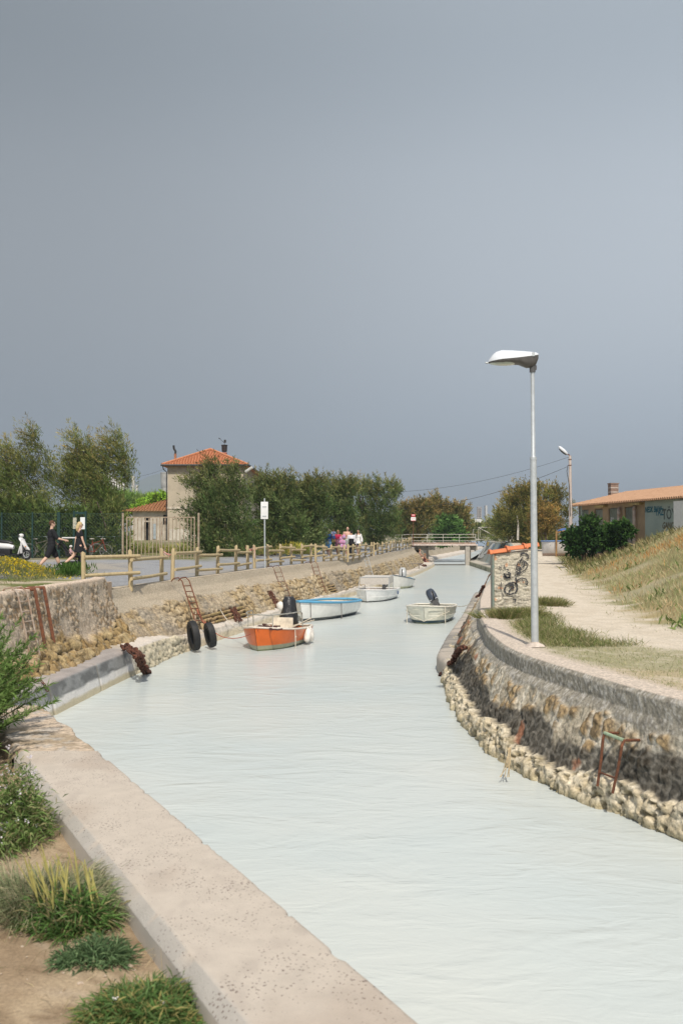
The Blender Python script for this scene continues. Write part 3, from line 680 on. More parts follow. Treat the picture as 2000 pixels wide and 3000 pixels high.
def house():
    Y0 = 81.; s_ = Y0/F
    xl, xr = (491-1000)*s_, (713-1000)*s_; zb = 2.2; ze = CAMZ+(1562-1363)*s_
    yb = 104.
    root = empty('two_storey_house', ((xl+xr)/2, Y0, zb), 0, 'plain beige two storey house with hipped orange tiled roof behind the shrubs', 'house')
    o = Vector(root.location); X0, X1 = xl-o.x, xr-o.x; H = ze-zb; L_ = yb-Y0
    q = MB(); q.prism([(X0, 0), (X1, 0), (X1, L_), (X0, L_)], 0, H); q.build('wall', M_PLASTER, root)
    q = MB(); q.box(((X0+X1)/2, -.03, H*.46), (X1-X0+.06, .055, .16)); q.box((X1+.03, L_/2, H*.46), (.055, L_, .16)); q.build('string_course', mat('pale_band', (.50, .44, .36), .9, nscale=3), root)
    q = MB(); q.box(((X0+X1)/2, -.02, H-.28), (X1-X0+.04, .036, .55)); q.box((X1+.022, L_/2, H-.28), (.036, L_, .55)); q.build('frieze', mat('dusky_frieze', (.33, .285, .225), .9, nscale=2), root)
    e = .42; zr = CAMZ+(1318-1562)*-1*(Y0+3.3)/F-zb; xm = (615-1000)*(Y0+3)/F-o.x
    a, b, c, d = (X0-e, -e, H), (X1+e, -e, H), (X1+e, L_+e, H), (X0-e, L_+e, H); r1, r2 = (xm, 3.2, zr), (xm, L_-3.2, zr)
    q = MB(); q.add([a, b, c, d, r1, r2, (X0-e, -e, H-.08), (X1+e, -e, H-.08), (X1+e, L_+e, H-.08), (X0-e, L_+e, H-.08)], [(0, 1, 4), (1, 2, 5, 4), (2, 3, 5), (3, 0, 4, 5), (6, 7, 1, 0), (7, 8, 2, 1), (8, 9, 3, 2), (9, 6, 0, 3), (9, 8, 7, 6)])
    tri_rows = 17
    # tiles course by course on the front hip and on the long side
    for k in range(tri_rows):
        t0, t1 = k/tri_rows, (k+1)/tri_rows
        A = Vector(a).lerp(Vector(r1), t0); B = Vector(b).lerp(Vector(r1), t0); C2 = Vector(b).lerp(Vector(r1), t1); D = Vector(a).lerp(Vector(r1), t1)
        u = Vector((0, -.02, .05)); n_ = max(1, int((B-A).length/.22))
        for j in range(n_):
            p = A.lerp(B, j/n_); p2 = A.lerp(B, (j+.62)/n_); up = (D+C2)/2-(A+B)/2
            q.add([p+u*1.3, p2+u*1.9, p2+up*1.02+u*.7, p+up*1.02+u*.2, p, p2, ], [(0, 1, 2, 3), (4, 5, 1, 0)])
    rf = q.build('roof', M_TILE, root)
    h = MB()
    for p, r_ in ((a, r1), (b, r1), (r1, r2)): h.tube([Vector(p)+Vector((0, 0, .06)), Vector(r_)+Vector((0, 0, .08))], .09, 6)
    h.build('ridge_tiles', M_TILE, rf)
    g = MB(); g.tube([(X0-e-.06, -e-.08, H-.02), (X1+e+.06, -e-.08, H-.02), (X1+e+.08, L_, H-.02)], .08, 8); g.tube([(X0-e+.1, -e-.08, H-.05), (X0-e+.15, -e, H-.35), (X0-.07, -.08, H-.55), (X0-.07, -.08, .1)], .045, 8); g.build('gutter', M_METAL_D, root)
    # chimney with cowl and weather gauge
    cx = (657-1000)*(Y0+5)/F-o.x
    ch = MB(); ch.box((cx, 5, zr-.45), (.42, .42, .75)); c_ = ch.build('chimney', mat('red_brick', (.30, .11, .07), .9, nscale=20), rf)
    v = MB(); v.lathe([(0, -.3), (.20, -.3), (.23, -.2), (.25, .2), (.28, .26), (.28, .3), (0, .3)], (cx, 5, zr+.28)); v.build('chimney_pot', mat('sooty_cowl', (.03, .025, .025), .7), c_)
    m_ = MB(); m_.cyl((cx, 5, zr+.5), (cx, 5, zr+.8), .025); m_.box((cx+.05, 5, zr+.9), (.18, .18, .24)); m_.tube([(cx, 5, zr+.75), (cx-.5, 5, zr+1.2)], .018, 5); m_.box((cx-.42, 5, zr+1.13), (.16, .04, .05)); m_.build('weather_vane', M_METAL_D, c_)
    cx = (512-1000)*(Y0+1.2)/F-o.x; p = MB(); p.cyl((cx, 1.4, H+.2), (cx, 1.4, H+1.05), .11); p.build('flue', mat('clay_flue', (.36, .17, .1), .8), rf); p = MB(); p.tube([(cx, 1.4, H+1.05), (cx+.02, 1.4, H+1.25), (cx-.12, 1.4, H+1.5), (cx-.14, 1.4, H+1.75)], .09, 8); p.build('flue_cap', M_METAL_D, rf)
    # blind arched window on the front
    wx = (600-1000)*s_-o.x; wz = CAMZ+(1562-1405)*s_-zb
    q = MB(); q.box((wx+.38, -.012, wz-.3), (.05, .022, 1.7)); q.box((wx-.38, -.012, wz-.3), (.05, .022, 1.7)); q.tube([(wx-.4, -.012, wz+.55), (wx-.2, -.012, wz+.66), (wx, -.012, wz+.70), (wx+.2, -.012, wz+.66), (wx+.4, -.012, wz+.55)], .035, 5); q.build('blind_window', mat('window_edge', (.30, .18, .12), .9), root)
    # shuttered windows down the long side
    for k in range(6):
        for zz in (H*.24, H*.72):
            q = MB(); y = 2.2+k*3.6
            q.box((X1+.03, y, zz), (.06, 1.0, 1.6)); q.box((X1+.05, y, zz-.85), (.10, 1.2, .08)); q.build('window', mat('pale_shutter', (.48, .45, .40), .7, nscale=4), root)
    # lantern bracket on the corner
    q = MB(); q.tube([(X1+.2, -.3, H-.55), (X1+.75, -.5, H-.2)], .12, 8); q.build('corner_lamp', mat('pale_lamp', (.6, .6, .58), .4), root)
    # stone panel at the base
    q = MB(); q.box((X0+2.6, -.05, .62), (5.0, .06, 1.25)); q.build('plinth', mat('white_stone', (.60, .55, .47), .9, col2=(.42, .38, .31), nscale=3), root)
house()
def annex():
    Y0 = 82.5; s_ = Y0/F; xl, xr = (377-1000)*s_, (490-1000)*s_; zb = 2.2; ze = CAMZ+(1562-1496)*s_
    root = empty('low_annex', ((xl+xr)/2, Y0, zb), 0, 'low derelict white building with sagging tiled roof left of the house', 'building')
    o = Vector(root.location); X0, X1 = xl-o.x+.35, xr-o.x; H = ze-zb
    def col(x): return (x-1000)*s_-o.x
    # front wall in panels round the openings
    d0, d1, w0, w1 = col(423), col(440), col(478), col(489.9); q = MB()
    for a, b, z0, z1 in ((X0, d0, 0, H), (d0, d1, H*.80, H), (d0, d1, H*.66, H*.70), (d1, w0, 0, H), (w0, w1, 0, H*.58), (w0, w1, H*.88, H)):
        q.box(((a+b)/2, .15, (z0+z1)/2), (b-a, .3, z1-z0))
    q.box((X0+.15, 3.2, H/2), (.3, 6, H)); q.build('wall', M_PLASTER2, root)
    q = MB(); q.box(((d0+d1)/2, .5, H/2), (d1-d0+.3, .1, H)); q.box(((w0+w1)/2, .5, H*.7), (w1-w0+.3, .1, H*.5)); q.build('room_shade_panel', M_DARK, root)  # near-black panels stand in for the unlit room behind the openings
    q = MB(); q.box((col(452), -.03, H*.38), (.30, .06, 1.25)); q.build('shutter', mat('blue_grey_shutter', (.33, .38, .41), .7, nscale=6), root)
    q = MB(); q.lathe([(0, 0), (.03, 0), (.03, .1), (0, .1)], (0, 0, 0), 4)
    a, b = (X0-.8, -.4, H-.05), (X1, -.4, H-.05); ridge = CAMZ+(1562-1458)*s_-zb
    q = MB(); q.add([a, b, (X1, 3.2, ridge), (X1-.2, 3.2, ridge), (X0-.8, 6.6, H-.05), (X1, 6.6, H-.05)], [(0, 1, 2, 3), (0, 3, 4), (3, 2, 5, 4)])
    for k in range(13):
        t0, t1 = k/13, (k+1)/13; A = Vector(a).lerp(Vector((X1-.2, 3.2, ridge)), t0); B = Vector(b).lerp(Vector((X1, 3.2, ridge)), t0); up = (Vector((0, 3.6, ridge-H))/13)
        n_ = max(1, int((B-A).length/.24))
        for j in range(n_):
            p = A.lerp(B, j/n_); p2 = A.lerp(B, (j+.66)/n_); l = Vector((0, -.03, .06+random.random()*.03))
            q.add([p+l, p2+l*1.5, p2+up+l*.5, p+up+l*.2, p, p2], [(0, 1, 2, 3), (4, 5, 1, 0)])
    q.build('roof', M_OLDTILE, root)
annex()

def shed():
    A = Vector((13.8, 58, 0)); B = Vector((15.35, 45, 0)); ang = math.atan2(B.y-A.y, B.x-A.x)
    zb = 1.7; root = empty('tiled_shed', (A.x, A.y, zb), ang, 'long low shed with faded terracotta roof and graffiti on turquoise and ochre walls', 'shed')
    # local x runs from the far left corner towards the camera; the front faces local -y ... the canal side
    L_ = (B-A).length; H = CAMZ+1.6-zb; HR = CAMZ+2.28-zb; W_ = 4.2
    # which local side looks at the canal (world -x)?
    m = Matrix.Rotation(ang, 3, 'Z'); out = m @ Vector((0, -1, 0)); sg = -1 if out.x < 0 else 1
    fy = 0.; back = -sg*W_
    def px(u):                     # column in the photograph -> distance along the front
        lo, hi = 0., L_+6
        for _ in range(40):
            mid = (lo+hi)/2; p = A+(B-A).normalized()*mid; c = 1000+F*p.x/p.y
            if c < u: lo = mid
            else: hi = mid
        return (lo+hi)/2
    M_OCH = mat('ochre_plaster', (.40, .285, .165), .92, col2=(.30, .21, .13), nscale=1.6, detail=8, bump=.012, bscale=12)
    M_TURQ = mat('turquoise_plaster', (.40, .46, .40), .92, col2=(.31, .37, .33), nscale=1.2, detail=8, bump=.008, bscale=14)
    M_BRN = mat('brown_timber', (.13, .095, .07), .85, nscale=12)
    ops = [(1703.5, 1722.5), (1740, 1764), (1781, 1812), (1828, 1858.5)]
    edges = [0]+[px(v) for o_ in ops for v in o_]+[px(1888), L_+6]
    zt = 2.72
    # wall strips between openings; turquoise at the two ends
    def strip(a, b, mm, z0=-.5, z1=None):
        q = MB(); z1 = H if z1 is None else z1; q.box(((a+b)/2, sg*-.15, (z0+z1)/2), (b-a, .3, z1-z0)); return q
    q = strip(edges[0], edges[1], None); q.v += []; q.build('turquoise_wall', M_TURQ, root)
    q = MB()
    for i in range(1, 4): 
        a, b = edges[2*i], edges[2*i+1]; q.box(((a+b)/2, sg*-.15, (H-.5)/2), (b-a, .3, H+.5))
    q.box(((edges[8]+edges[9])/2, sg*-.15, (H-.5)/2), (edges[9]-edges[8], .3, H+.5))
    for i in range(4):
        a, b = edges[1+2*i], edges[2+2*i]; q.box(((a+b)/2, sg*-.15, (H+zt)/2+.02), (b-a, .3, H-zt))
        q.box(((a+b)/2, sg*-.15, -.1), (b-a, .3, .8))
    q.build('ochre_wall', M_OCH, root)
    q = strip(edges[9], edges[10], None); q.build('turquoise_wall', M_TURQ, root)
    q = MB(); q.box((L_+5.9, back/2, (H-.5)/2), (.3, W_, H+1.2)); q.box((L_/2+3, back, (H-.5)/2), (L_+6, .3, H+.5)); q.box((.15, back/2, (H-.5)/2), (.3, W_, H+.5)); q.build('back_wall', M_OCH, root)
    # windows with bars and boarded lower halves
    for i in range(4):
        a, b = edges[1+2*i], edges[2+2*i]; wv = b-a; y = sg*-.12
        f = MB()
        for xx in (a+.05, b-.05): f.box((xx, y, 1.55), (.09, .08, 2.3))
        f.box(((a+b)/2, y, 1.78), (wv-.18, .07, .10)); f.box(((a+b)/2, y, zt-.04), (wv-.18, .07, .08))
        for k in (1, 2): f.box((a+wv*k/3, y, 2.24), (.04, .06, .82))
        fr = f.build('window', M_BRN if i in (0, 1) else mat('grey_frame', (.30, .29, .27), .8, nscale=8), root)
        g = MB(); g.box(((a+b)/2, y*.6, 2.25), (wv-.1, .02, .9)); g.build('pane', mat('dusty_glass', (.13, .15, .12), .3, nscale=5, namt=.6), fr)
        g = MB(); g.box(((a+b)/2, y*.7, 1.1), (wv-.1, .03, 1.3)); g.build('board', mat('grey_board', (.30, .30, .28), .85, col2=(.2, .17, .15), nscale=5), fr)
    # outside pipes with lintel brackets
    for u_, zz in ((1819, 2.7), (1864, 2.75)):
        x = px(u_); q = MB(); q.tube([(x, sg*.14, -.3), (x, sg*.14, zz-.1), (x-.1, sg*.05, zz)], .085, 10); q.build('drain_pipe', mat('pale_pipe', (.52, .45, .38), .8, col2=(.35, .22, .15), nscale=4), root)
    for u_ in (1766, 1869):
        x = px(u_); q = MB(); q.box((x, sg*.12, 2.86), (1.25, .28, .12)); q.build('lintel', mat('mustard_lintel', (.42, .31, .13), .85, nscale=6), root)
    # roof: corrugated tile sheet, hipped at the far end
    ov = .35; q = MB(); ym = -sg*W_/2; Lr = L_+6
    e0 = (-.5, sg*ov, H-.02); e1 = (Lr, sg*ov, H-.02); r0 = (1.9, ym, HR); r1 = (Lr, ym, HR); b0 = (-.5, back-sg*ov, H-.02); b1 = (Lr, back-sg*ov, H-.02)
    q.add([e0, e1, r1, r0, b0, b1], [(0, 1, 2, 3), (3, 2, 5, 4), (0, 3, 4)])
    n_ = int((Lr+.5)/.23)
    for k in range(n_):
        x = -.5+(k+.5)*.23; t = 1. if x > 1.9 else max((x+.5)/2.4, .05)
        p0 = Vector((x, sg*(ov+.04), H)); p1 = Vector((x, sg*ov+(ym-sg*ov)*t, H+(HR-H)*t+.03))
        q.tube([p0, p0.lerp(p1, .33)+Vector((0, 0, .02)), p0.lerp(p1, .66), p1], .075, 6)
    for k in range(16):
        y = sg*ov+(ym-sg*ov)*0+(-sg)*(k+.5)*(W_/2+ov)/8
        if k >= 8: break
        t = (k+.5)/8; q.tube([(-.5+2.4*t*.0-.02, sg*ov-(sg*ov-ym)*0-sg*(W_+2*ov)*t*.5, H+.02), (-.5+2.4*t, sg*ov-sg*(W_+2*ov)*t*.5, H+(HR-H)*t+.04)], .06, 5)
    q.tube([r0, r1], .10, 8); q.build('roof', mat('faded_roof_tiles', (.47, .29, .18), .9, col2=(.36, .21, .125), nscale=6, bump=.01, bscale=25), root)
    rr = m @ Vector((0, ym, 0)); lo, hi = 0., L_
    for _ in range(40):
        mid = (lo+hi)/2; p = A+rr+(B-A).normalized()*mid; lo, hi = (mid, hi) if 1000+F*p.x/p.y < 1780.5 else (lo, mid)
    x = lo-.3; q = MB(); q.box((x+.3, ym, HR+.15), (.46, .46, .90)); q.box((x+.3, ym, HR+.62), (.52, .52, .06)); ch = q.build('chimney', mat('chimney_brick', (.28, .21, .17), .9, col2=(.20, .13, .10), nscale=14, bump=.01), root)
    for zz in (.2, .62): 
        q = MB(); q.box((x+.3, ym, HR+zz*.6), (.475, .475, .05)); q.build('mortar_band', mat('pale_mortar', (.50, .45, .40), .9), ch)
    # white neighbour wall closing the near end
    x = px(1990); q = MB(); q.box((x+2.5, sg*.05, H/2-.1), (5, .5, H-.1)); q.build('white_wall', M_PAINTW, root)
    # sprayed letters, standing a few millimetres off the plaster
    def text(s, u_, z, size, colr, name='graffiti', shear=0, y=.012):
        c = bpy.data.curves.new(name, 'FONT'); c.body = s; c.size = size; c.offset = .012; c.shear = shear; c.resolution_u = 2
        o = bpy.data.objects.new(name, c); dg = bpy.context.evaluated_depsgraph_get(); COL.objects.link(o); dg.update()
        me = bpy.data.meshes.new_from_object(o.evaluated_get(bpy.context.evaluated_depsgraph_get())); bpy.data.objects.remove(o); bpy.data.curves.remove(c)
        q = bpy.data.objects.new(name, me); COL.objects.link(q); q.parent = root; me.materials.clear(); me.materials.append(mat('spray_'+str(colr), colr, .7, nscale=9, namt=.5))
        # text reads from outside: its x axis runs along the wall as seen from the canal
        q.location = (px(u_), sg*y, z); q.rotation_euler = (R(90), 0, 0 if sg < 0 else R(180)); return q
    text('TÖY', 1939, 2.05, .70, (.10, .12, .11)); text('NESK BAW', 1888, 2.42, .38, (.02, .13, .17), shear=.2); text('YAZ', 1919, 2.25, .46, (.02, .14, .20))
    text('SEN', 1830, 1.22, .62, (.62, .60, .56), y=-.085); text('MUE', 1784, 1.25, .42, (.55, .5, .55), y=-.085); text('B2', 1784, 1.95, .42, (.5, .5, .5), y=-.06); text('S', 1803, 1.92, .52, (.5, .5, .5), y=-.06)
    text('RZA', 1705, 1.95, .40, (.20, .06, .16), y=-.06); text('GANOAM', 1938, 1.62, .42, (.16, .13, .08), shear=.3); text('A7', 1765, 1.3, .36, (.12, .09, .08))
    q = MB(); xx = px(1733); q.box((xx, sg*.02, 2.38), (.30, .03, .36)); n_ = q.build('notice', M_PAINTW, root); text('7', 1731.5, 2.28, .28, (.05, .05, .05), name='numeral', y=.045)
shed()

# ================================================================== far skyline
M_HILL = mat('far_hill', (.10, .13, .09), .95, col2=(.16, .17, .11), nscale=.01)
xs = np.linspace(-1200, 200, 110); vs = np.linspace(0, 1, 10); X_, V_ = np.meshgrid(xs, vs, indexing='ij')
prof = 175*np.exp(-((X_+640)/170)**2)+95*np.exp(-((X_+470)/150)**2)+120*np.exp(-((X_+1000)/200)**2); prof = prof*(1+.10*(fbm(X_*.012, V_*3, 9)-.5))
Zh = prof*np.sin(V_*math.pi)**.7; tag(mk('hill', np.stack([X_, 3000+V_*900, Zh], -1), grid_faces(110, 10, flip=True), M_HILL), kind='structure')
q = MB(); q.lathe([(3.6, -6), (3.0, 4), (2.65, 9), (2.6, 13), (2.75, 17), (3.0, 21.4)], n=24); q.lathe([(3.05, 21.2), (3.05, 21.6), (2.9, 21.6), (2.8, 17)], n=24)
p = PD(492, 1562, 355)
ct = q.build('cooling_tower', mat('tower_concrete', (.46, .45, .43), .9, col2=(.33, .32, .31), nscale=.8), smooth=True, loc=(p.x+.3, 355, CAMZ)); tag(ct, 'grey waisted cooling tower peeping out left of the house', 'tower')
for zz in (13.2, 16.4):
    q = MB(); q.torus((0, 0, zz), 2.72, .12, axis='Z', n=24, m=4); q.build('ring', mat('ring_grey', (.2, .2, .2), .8), ct)
root = empty('white_factory', PD(335, 1440, 220), 0, 'white factory block with vents seen between the windblown trees', 'building')
q = MB(); q.box((0, 0, -5.5), (5.4, 5, 17)); q.box((-1.6, 0, 3.3), (2.0, 4, 1.4)); q.build('wall', mat('factory_white', (.62, .61, .58), .8, nscale=.5), root)
for k in range(4):
    q = MB(); q.box((.6+k*.55, -2.53, 1.2), (.22, .05, 1.6)); q.build('window', M_DARK, root)
q = MB(); q.cyl((4.2, 0, -12), (4.2, 0, 3.4), .35); q.cyl((5.0, 0, -12), (5.0, 0, 1.4), .25); q.build('pipe', mat('factory_pipe', (.5, .48, .45), .7), root)
root = empty('white_factory', PD(5, 1420, 220), 0, 'pale factory roofs at the left edge behind the leftmost tree', 'building')
q = MB(); q.box((2.5, 0, -6.5), (9, 5, 15)); q.box((0, 0, 2), (1.5, 3, 3.6)); q.build('wall', mat('factory_white', (.6,)*3), root)
def refinery():
    root = empty('chemical_plant', PD(1400, 1562, 600), 0, 'distant chemical plant with lattice tower and silver columns above the trees', 'factory'); o = root.location
    u = 600/F
    def X(p_): return (p_-1400)*u
    def Z(p_): return (1562-p_)*u
    q = MB()
    for x in (1398, 1408): 
        for y in (-1, 1): q.tube([(X(x), y, 0), (X(x), y, Z(1486))], .22, 5)
    for k in range(8): z = Z(1521)+k*(Z(1486)-Z(1521))/7; q.box((X(1403), 0, z), (2.7, 2.6, .35))
    q.build('lattice_tower', mat('plant_tan', (.42, .38, .36), .8), root)
    q = MB(); q.cyl((X(1403), 0, 0), (X(1403), 0, Z(1489)), .7); q.build('column', mat('plant_silver', (.5, .5, .5), .5), root)
    q = MB(); q.cyl((X(1423.5), 0, 0), (X(1423.5), 0, Z(1481)), .75); q.build('column', mat('plant_silver', (.5,)*3), root); q = MB(); q.cyl((X(1419.6), 0, 0), (X(1419.6), 0, Z(1481)), .22); q.build('pipe', M_METAL_D, root)
    q = MB(); q.box((X(1396), 0, Z(1522)-1), (X(1410)-X(1380), 8, 2.4)); q.prism([(X(1382), -5), (X(1412), -5), (X(1412), 5), (X(1382), 5)], 0, Z(1522)-1.4); q.build('hall', mat('factory_white', (.6,)*3), root)
    q = MB()
    for k in range(6): q.box((X(1382+k*4), 0, Z(1513)), (.15, .15, 2.6))
    q.box((X(1392), 0, Z(1508)), (X(1404)-X(1380), .3, .3)); q.box((X(1392), 0, Z(1514)), (X(1404)-X(1380), .3, .3)); q.build('gantry', mat('plant_grey', (.35,)*3), root)
refinery()

# ================================================================== street lamps, poles, wires
def lamp():
    b = PH(1566, 1893, 1.36); root = empty('street_lamp', b, 0, 'tall galvanised street lamp with white teardrop head on the right bank', 'street lamp')
    top = PD(1558.6, 1087, b.y); H = top.z-b.z; lean = (top.x-b.x)
    f = lambda z: (lean*z/H, 0, z)
    mid = PD(1561, 1344, b.y).z-b.z; low = PD(1565, 1622, b.y).z-b.z
    q = MB(); q.cyl(f(0), f(low), .057, .054, 20); q.cyl(f(low), f(mid), .052, .048, 20); q.tube([f(mid), f(mid+.03), f(mid+.05), f(H)], [.048, .044, .034, .031], 20); q.build('pole', M_GALV, root, smooth=True)
    q = MB(); q.tube([f(mid-.02), f(mid+.02)], .053, 20); q.build('collar', M_GALV, root, smooth=True)
    q = MB(); q.lathe([(0, 0), (.16, 0), (.12, .03), (.07, .05), (.06, .07)], n=18); q.build('footing', mat('footing_concrete', (.55, .47, .40), .95, nscale=12, bump=.01), root, smooth=True)
    hd = bpy.data.objects.new('lamp_head', None); COL.objects.link(hd); hd.parent = root; hd.location = f(H)
    s_ = b.y/F                     # metres per photo pixel at the lamp
    # sections of the head, x leftwards from the pole: edge, hood top, belly bottom, half width
    st = [(-17, 47, 48, 40, 5), (-16, 46.5, 52, 33, 10), (-10, 45, 54.5, 18, 15), (0, 43, 56, 11, 19), (10, 41, 57, 9, 21), (18, 40, 57.5, 9, 23), (30, 38, 58.5, 14, 25), (40, 36.5, 59, 18.5, 27), (60, 34, 60.5, 19, 30), (92, 30.6, 61, 19, 33), (108, 28.5, 56, 20, 29), (118, 27.3, 47, 21, 22), (126, 26.3, 36, 22.5, 13), (130, 25.5, 28, 24, 3)]
    def shell(sign):
        V = []; n = 14
        for x, mid_, topz, bot, hw in st:
            for j in range(n+1):
                t = math.pi*j/n
                z = mid_+(topz-mid_)*math.sin(t) if sign > 0 else mid_-(mid_-bot)*math.sin(t)**.6
                V.append((-x*s_, hw*math.cos(t)*s_, z*s_))
        return V, grid_faces(len(st), n+1)
    V, Fc = shell(1); mk('hood', V, Fc, mat('white_enamel', (.72, .75, .78), .25, nscale=2, namt=.05, spec=.5), hd)
    V, Fc = shell(-1); mk('belly', V, Fc, mat('dark_housing', (.10, .095, .09), .5, nscale=6), hd)
    q = MB(); q.ell((-84*s_, 0, 22.5*s_), (42*s_, 26*s_, 5.5*s_), 20, 8); q.build('glass_bowl', mat('frosted_bowl', (.42, .47, .42), .2, spec=.6), hd, smooth=True)
    q = MB(); q.cyl((0, 0, -.02), (0, 0, .10), .046, .046, 14); q.box((.045, 0, .05), (.03, .06, .07)); q.build('clamp', mat('dark_clamp', (.08, .08, .08), .5), hd)
    q = MB(); q.box((-1*s_, -19.5*s_, 46*s_), (.04, .02, .06)); q.build('latch', M_GALV, hd); q = MB(); q.ell((-133*s_, 0, 24.5*s_), (.035, .02, .015), 8, 6); q.build('catch', M_GALV, hd)
lamp()
def pole2():
    b = PD(1671, 1600, 57); root = empty('lamp_post', (b.x, 57, 1.9), 0, 'weathered concrete lamp post with small white head beside the shed', 'street lamp')
    H = PD(1668, 1335, 57).z-1.9; u = 57/F
    q = MB(); q.tube([(0, 0, 0), (-.03, 0, H)], [.12, .075], 12); q.build('pole', mat('pole_concrete', (.50, .43, .38), .9, nscale=5, namt=.3), root, smooth=True)
    q = MB(); q.tube([(-.03, 0, H-.55), (-.03, 0, H-.05), (-.08, 0, H+.05), (-.16, 0, H+.08)], .035, 8); q.torus((-.03, 0, H-.55), .09, .02, 'Z', 12, 5); q.torus((-.03, 0, H-.22), .09, .02, 'Z', 12, 5); q.build('bracket', M_RUST, root)
    q = MB(); rot = Matrix.Rotation(R(42), 3, 'Y'); q.ell((-.42, 0, H+.30), (.36, .13, .11), 14, 8, rot); q.build('lamp_head', mat('white_enamel', (.7,)*3), root, smooth=True)
    q = MB(); q.ell((-.44, 0, H+.24), (.30, .10, .08), 12, 8, rot); q.build('lens', M_METAL_D, root, smooth=True)
    q = MB(); q.tube([(-.16, -.05, H-.55), (-.22, -.05, H-.9), (-.10, -.13, 3.9), (-.05, -.14, 2.2)], .018, 5); q.build('down_cable', M_METAL_D, root)
    return Vector((b.x, 57, 1.9+H))
ptop = pole2()
def cable(a, b, sag, label, r=.008):
    a, b = Vector(a), Vector(b); q = MB(); pts = [a.lerp(b, t)-Vector((0, 0, sag*4*t*(1-t))) for t in np.linspace(0, 1, 40)]
    q.tube(pts, r, 5); tag(q.build('power_cable', mat('black_cable', (.03, .03, .03), .6)), label, 'cable', 'overhead cables')
hx = PD(715, 1372, 81.5)
cable(ptop+Vector((-.1, 0, -.08)), hx, 2.0, 'upper overhead cable strung from the concrete lamp post to the house')
cable(ptop+Vector((-.15, 0, -.62)), hx+Vector((0, .4, -.25)), 2.75, 'lower overhead cable strung from the concrete lamp post to the house', .011)
cable(PD(495, 1368, 81), PD(300, 1392, 90), .5, 'thin cable from the house gutter to the windblown tree')

# ================================================================== fences and gate
M_LOG = mat('pine_log', (.50, .40, .23), .85, col2=(.36, .28, .16), nscale=5, bump=.004, bscale=30, stretch=(3, 3, 1))
M_LOGE = mat('log_end', (.30, .21, .12), .9, nscale=20)
def log_fence(posts, label, zoff=0):
    """posts: (photo column, row of the foot, row of the top)"""
    P_ = []
    for px_, yb_, yt_ in posts:
        z = 1.72; b = PH(px_, yb_, z)
        if px_ < 300: b = Vector(((250-1000)/117.5, F/117.5, 1.74))
        h = PD(px_, yt_, b.y).z-b.z; P_.append((Vector((b.x-.03, b.y, b.z)), min(h, 1.12)))
    root = empty('log_fence', P_[0][0], 0, label, 'fence', 'log fences along the canal path'); o = P_[0][0]
    for p, h in P_:
        q = MB(); p = p-o; q.tube([p-Vector((0, 0, .12)), p+Vector((random.uniform(-.02, .02), 0, h-.015)), p+Vector((0, 0, h))], [.062, .058, .045], 12); q.build('post', M_LOG, root, smooth=True)
    for i in range(len(P_)-1):
        for lvl in (.86, .34):
            a, b = P_[i][0]-o, P_[i+1][0]-o; d = (b-a).normalized(); sft = .115 if i % 2 else 0
            side = Vector((d.y, -d.x, 0))*.075
            za = lvl*P_[i][1]/1.0-sft; zb2 = lvl*P_[i+1][1]-sft+random.uniform(-.05, .04)
            s0 = a+Vector((0, 0, za))+side-d*(.18 if i else .02); s1 = b+Vector((0, 0, zb2))+side+d*.22
            q = MB(); q.tube([s0, s0.lerp(s1, .5)+Vector((0, 0, random.uniform(-.01, .012))), s1], [.047, .044, .046], 12); q.build('rail', M_LOG, root, smooth=True)
    return root
log_fence([(250, 1690, 1618), (387, 1718, 1612), (477, 1703, 1607)], 'nearest log fence, three posts left of the first gap')
log_fence([(508.5, 1700, 1608), (579.6, 1688, 1604), (640, 1681.5, 1600), (693, 1673, 1598), (728, 1667.5, 1598)], 'log fence of five posts in front of the steel gate and first bush')
log_fence([(747.7, 1665.5, 1597), (787, 1661, 1595), (824, 1656.5, 1594), (855, 1654, 1594), (887, 1651, 1593.5), (912, 1648.5, 1593)], 'log fence beside the back of the metal sign')
log_fence([(926, 1647, 1593), (950, 1645.5, 1596), (971, 1643.5, 1596), (994, 1641.5, 1596), (1009, 1640, 1597)], 'log fence in front of the man in the blue shirt')
log_fence([(1019.6, 1639.5, 1595), (1036, 1637, 1594), (1054, 1634.5, 1592), (1071, 1631.5, 1590), (1088, 1629, 1589)], 'log fence in front of the woman in the white dress')
log_fence([(1096, 1627.5, 1588), (1107, 1625.5, 1589), (1120, 1622.5, 1588), (1133, 1619.5, 1587), (1144, 1617.5, 1585), (1153.5, 1615.5, 1583)], 'log fence between the walkers and the far fence')
log_fence([(1160, 1614, 1583), (1170, 1612.5, 1582), (1180, 1611, 1580), (1189, 1609.5, 1578), (1198, 1608, 1574), (1204, 1607, 1573)], 'farthest log fence, ending at the footbridge')

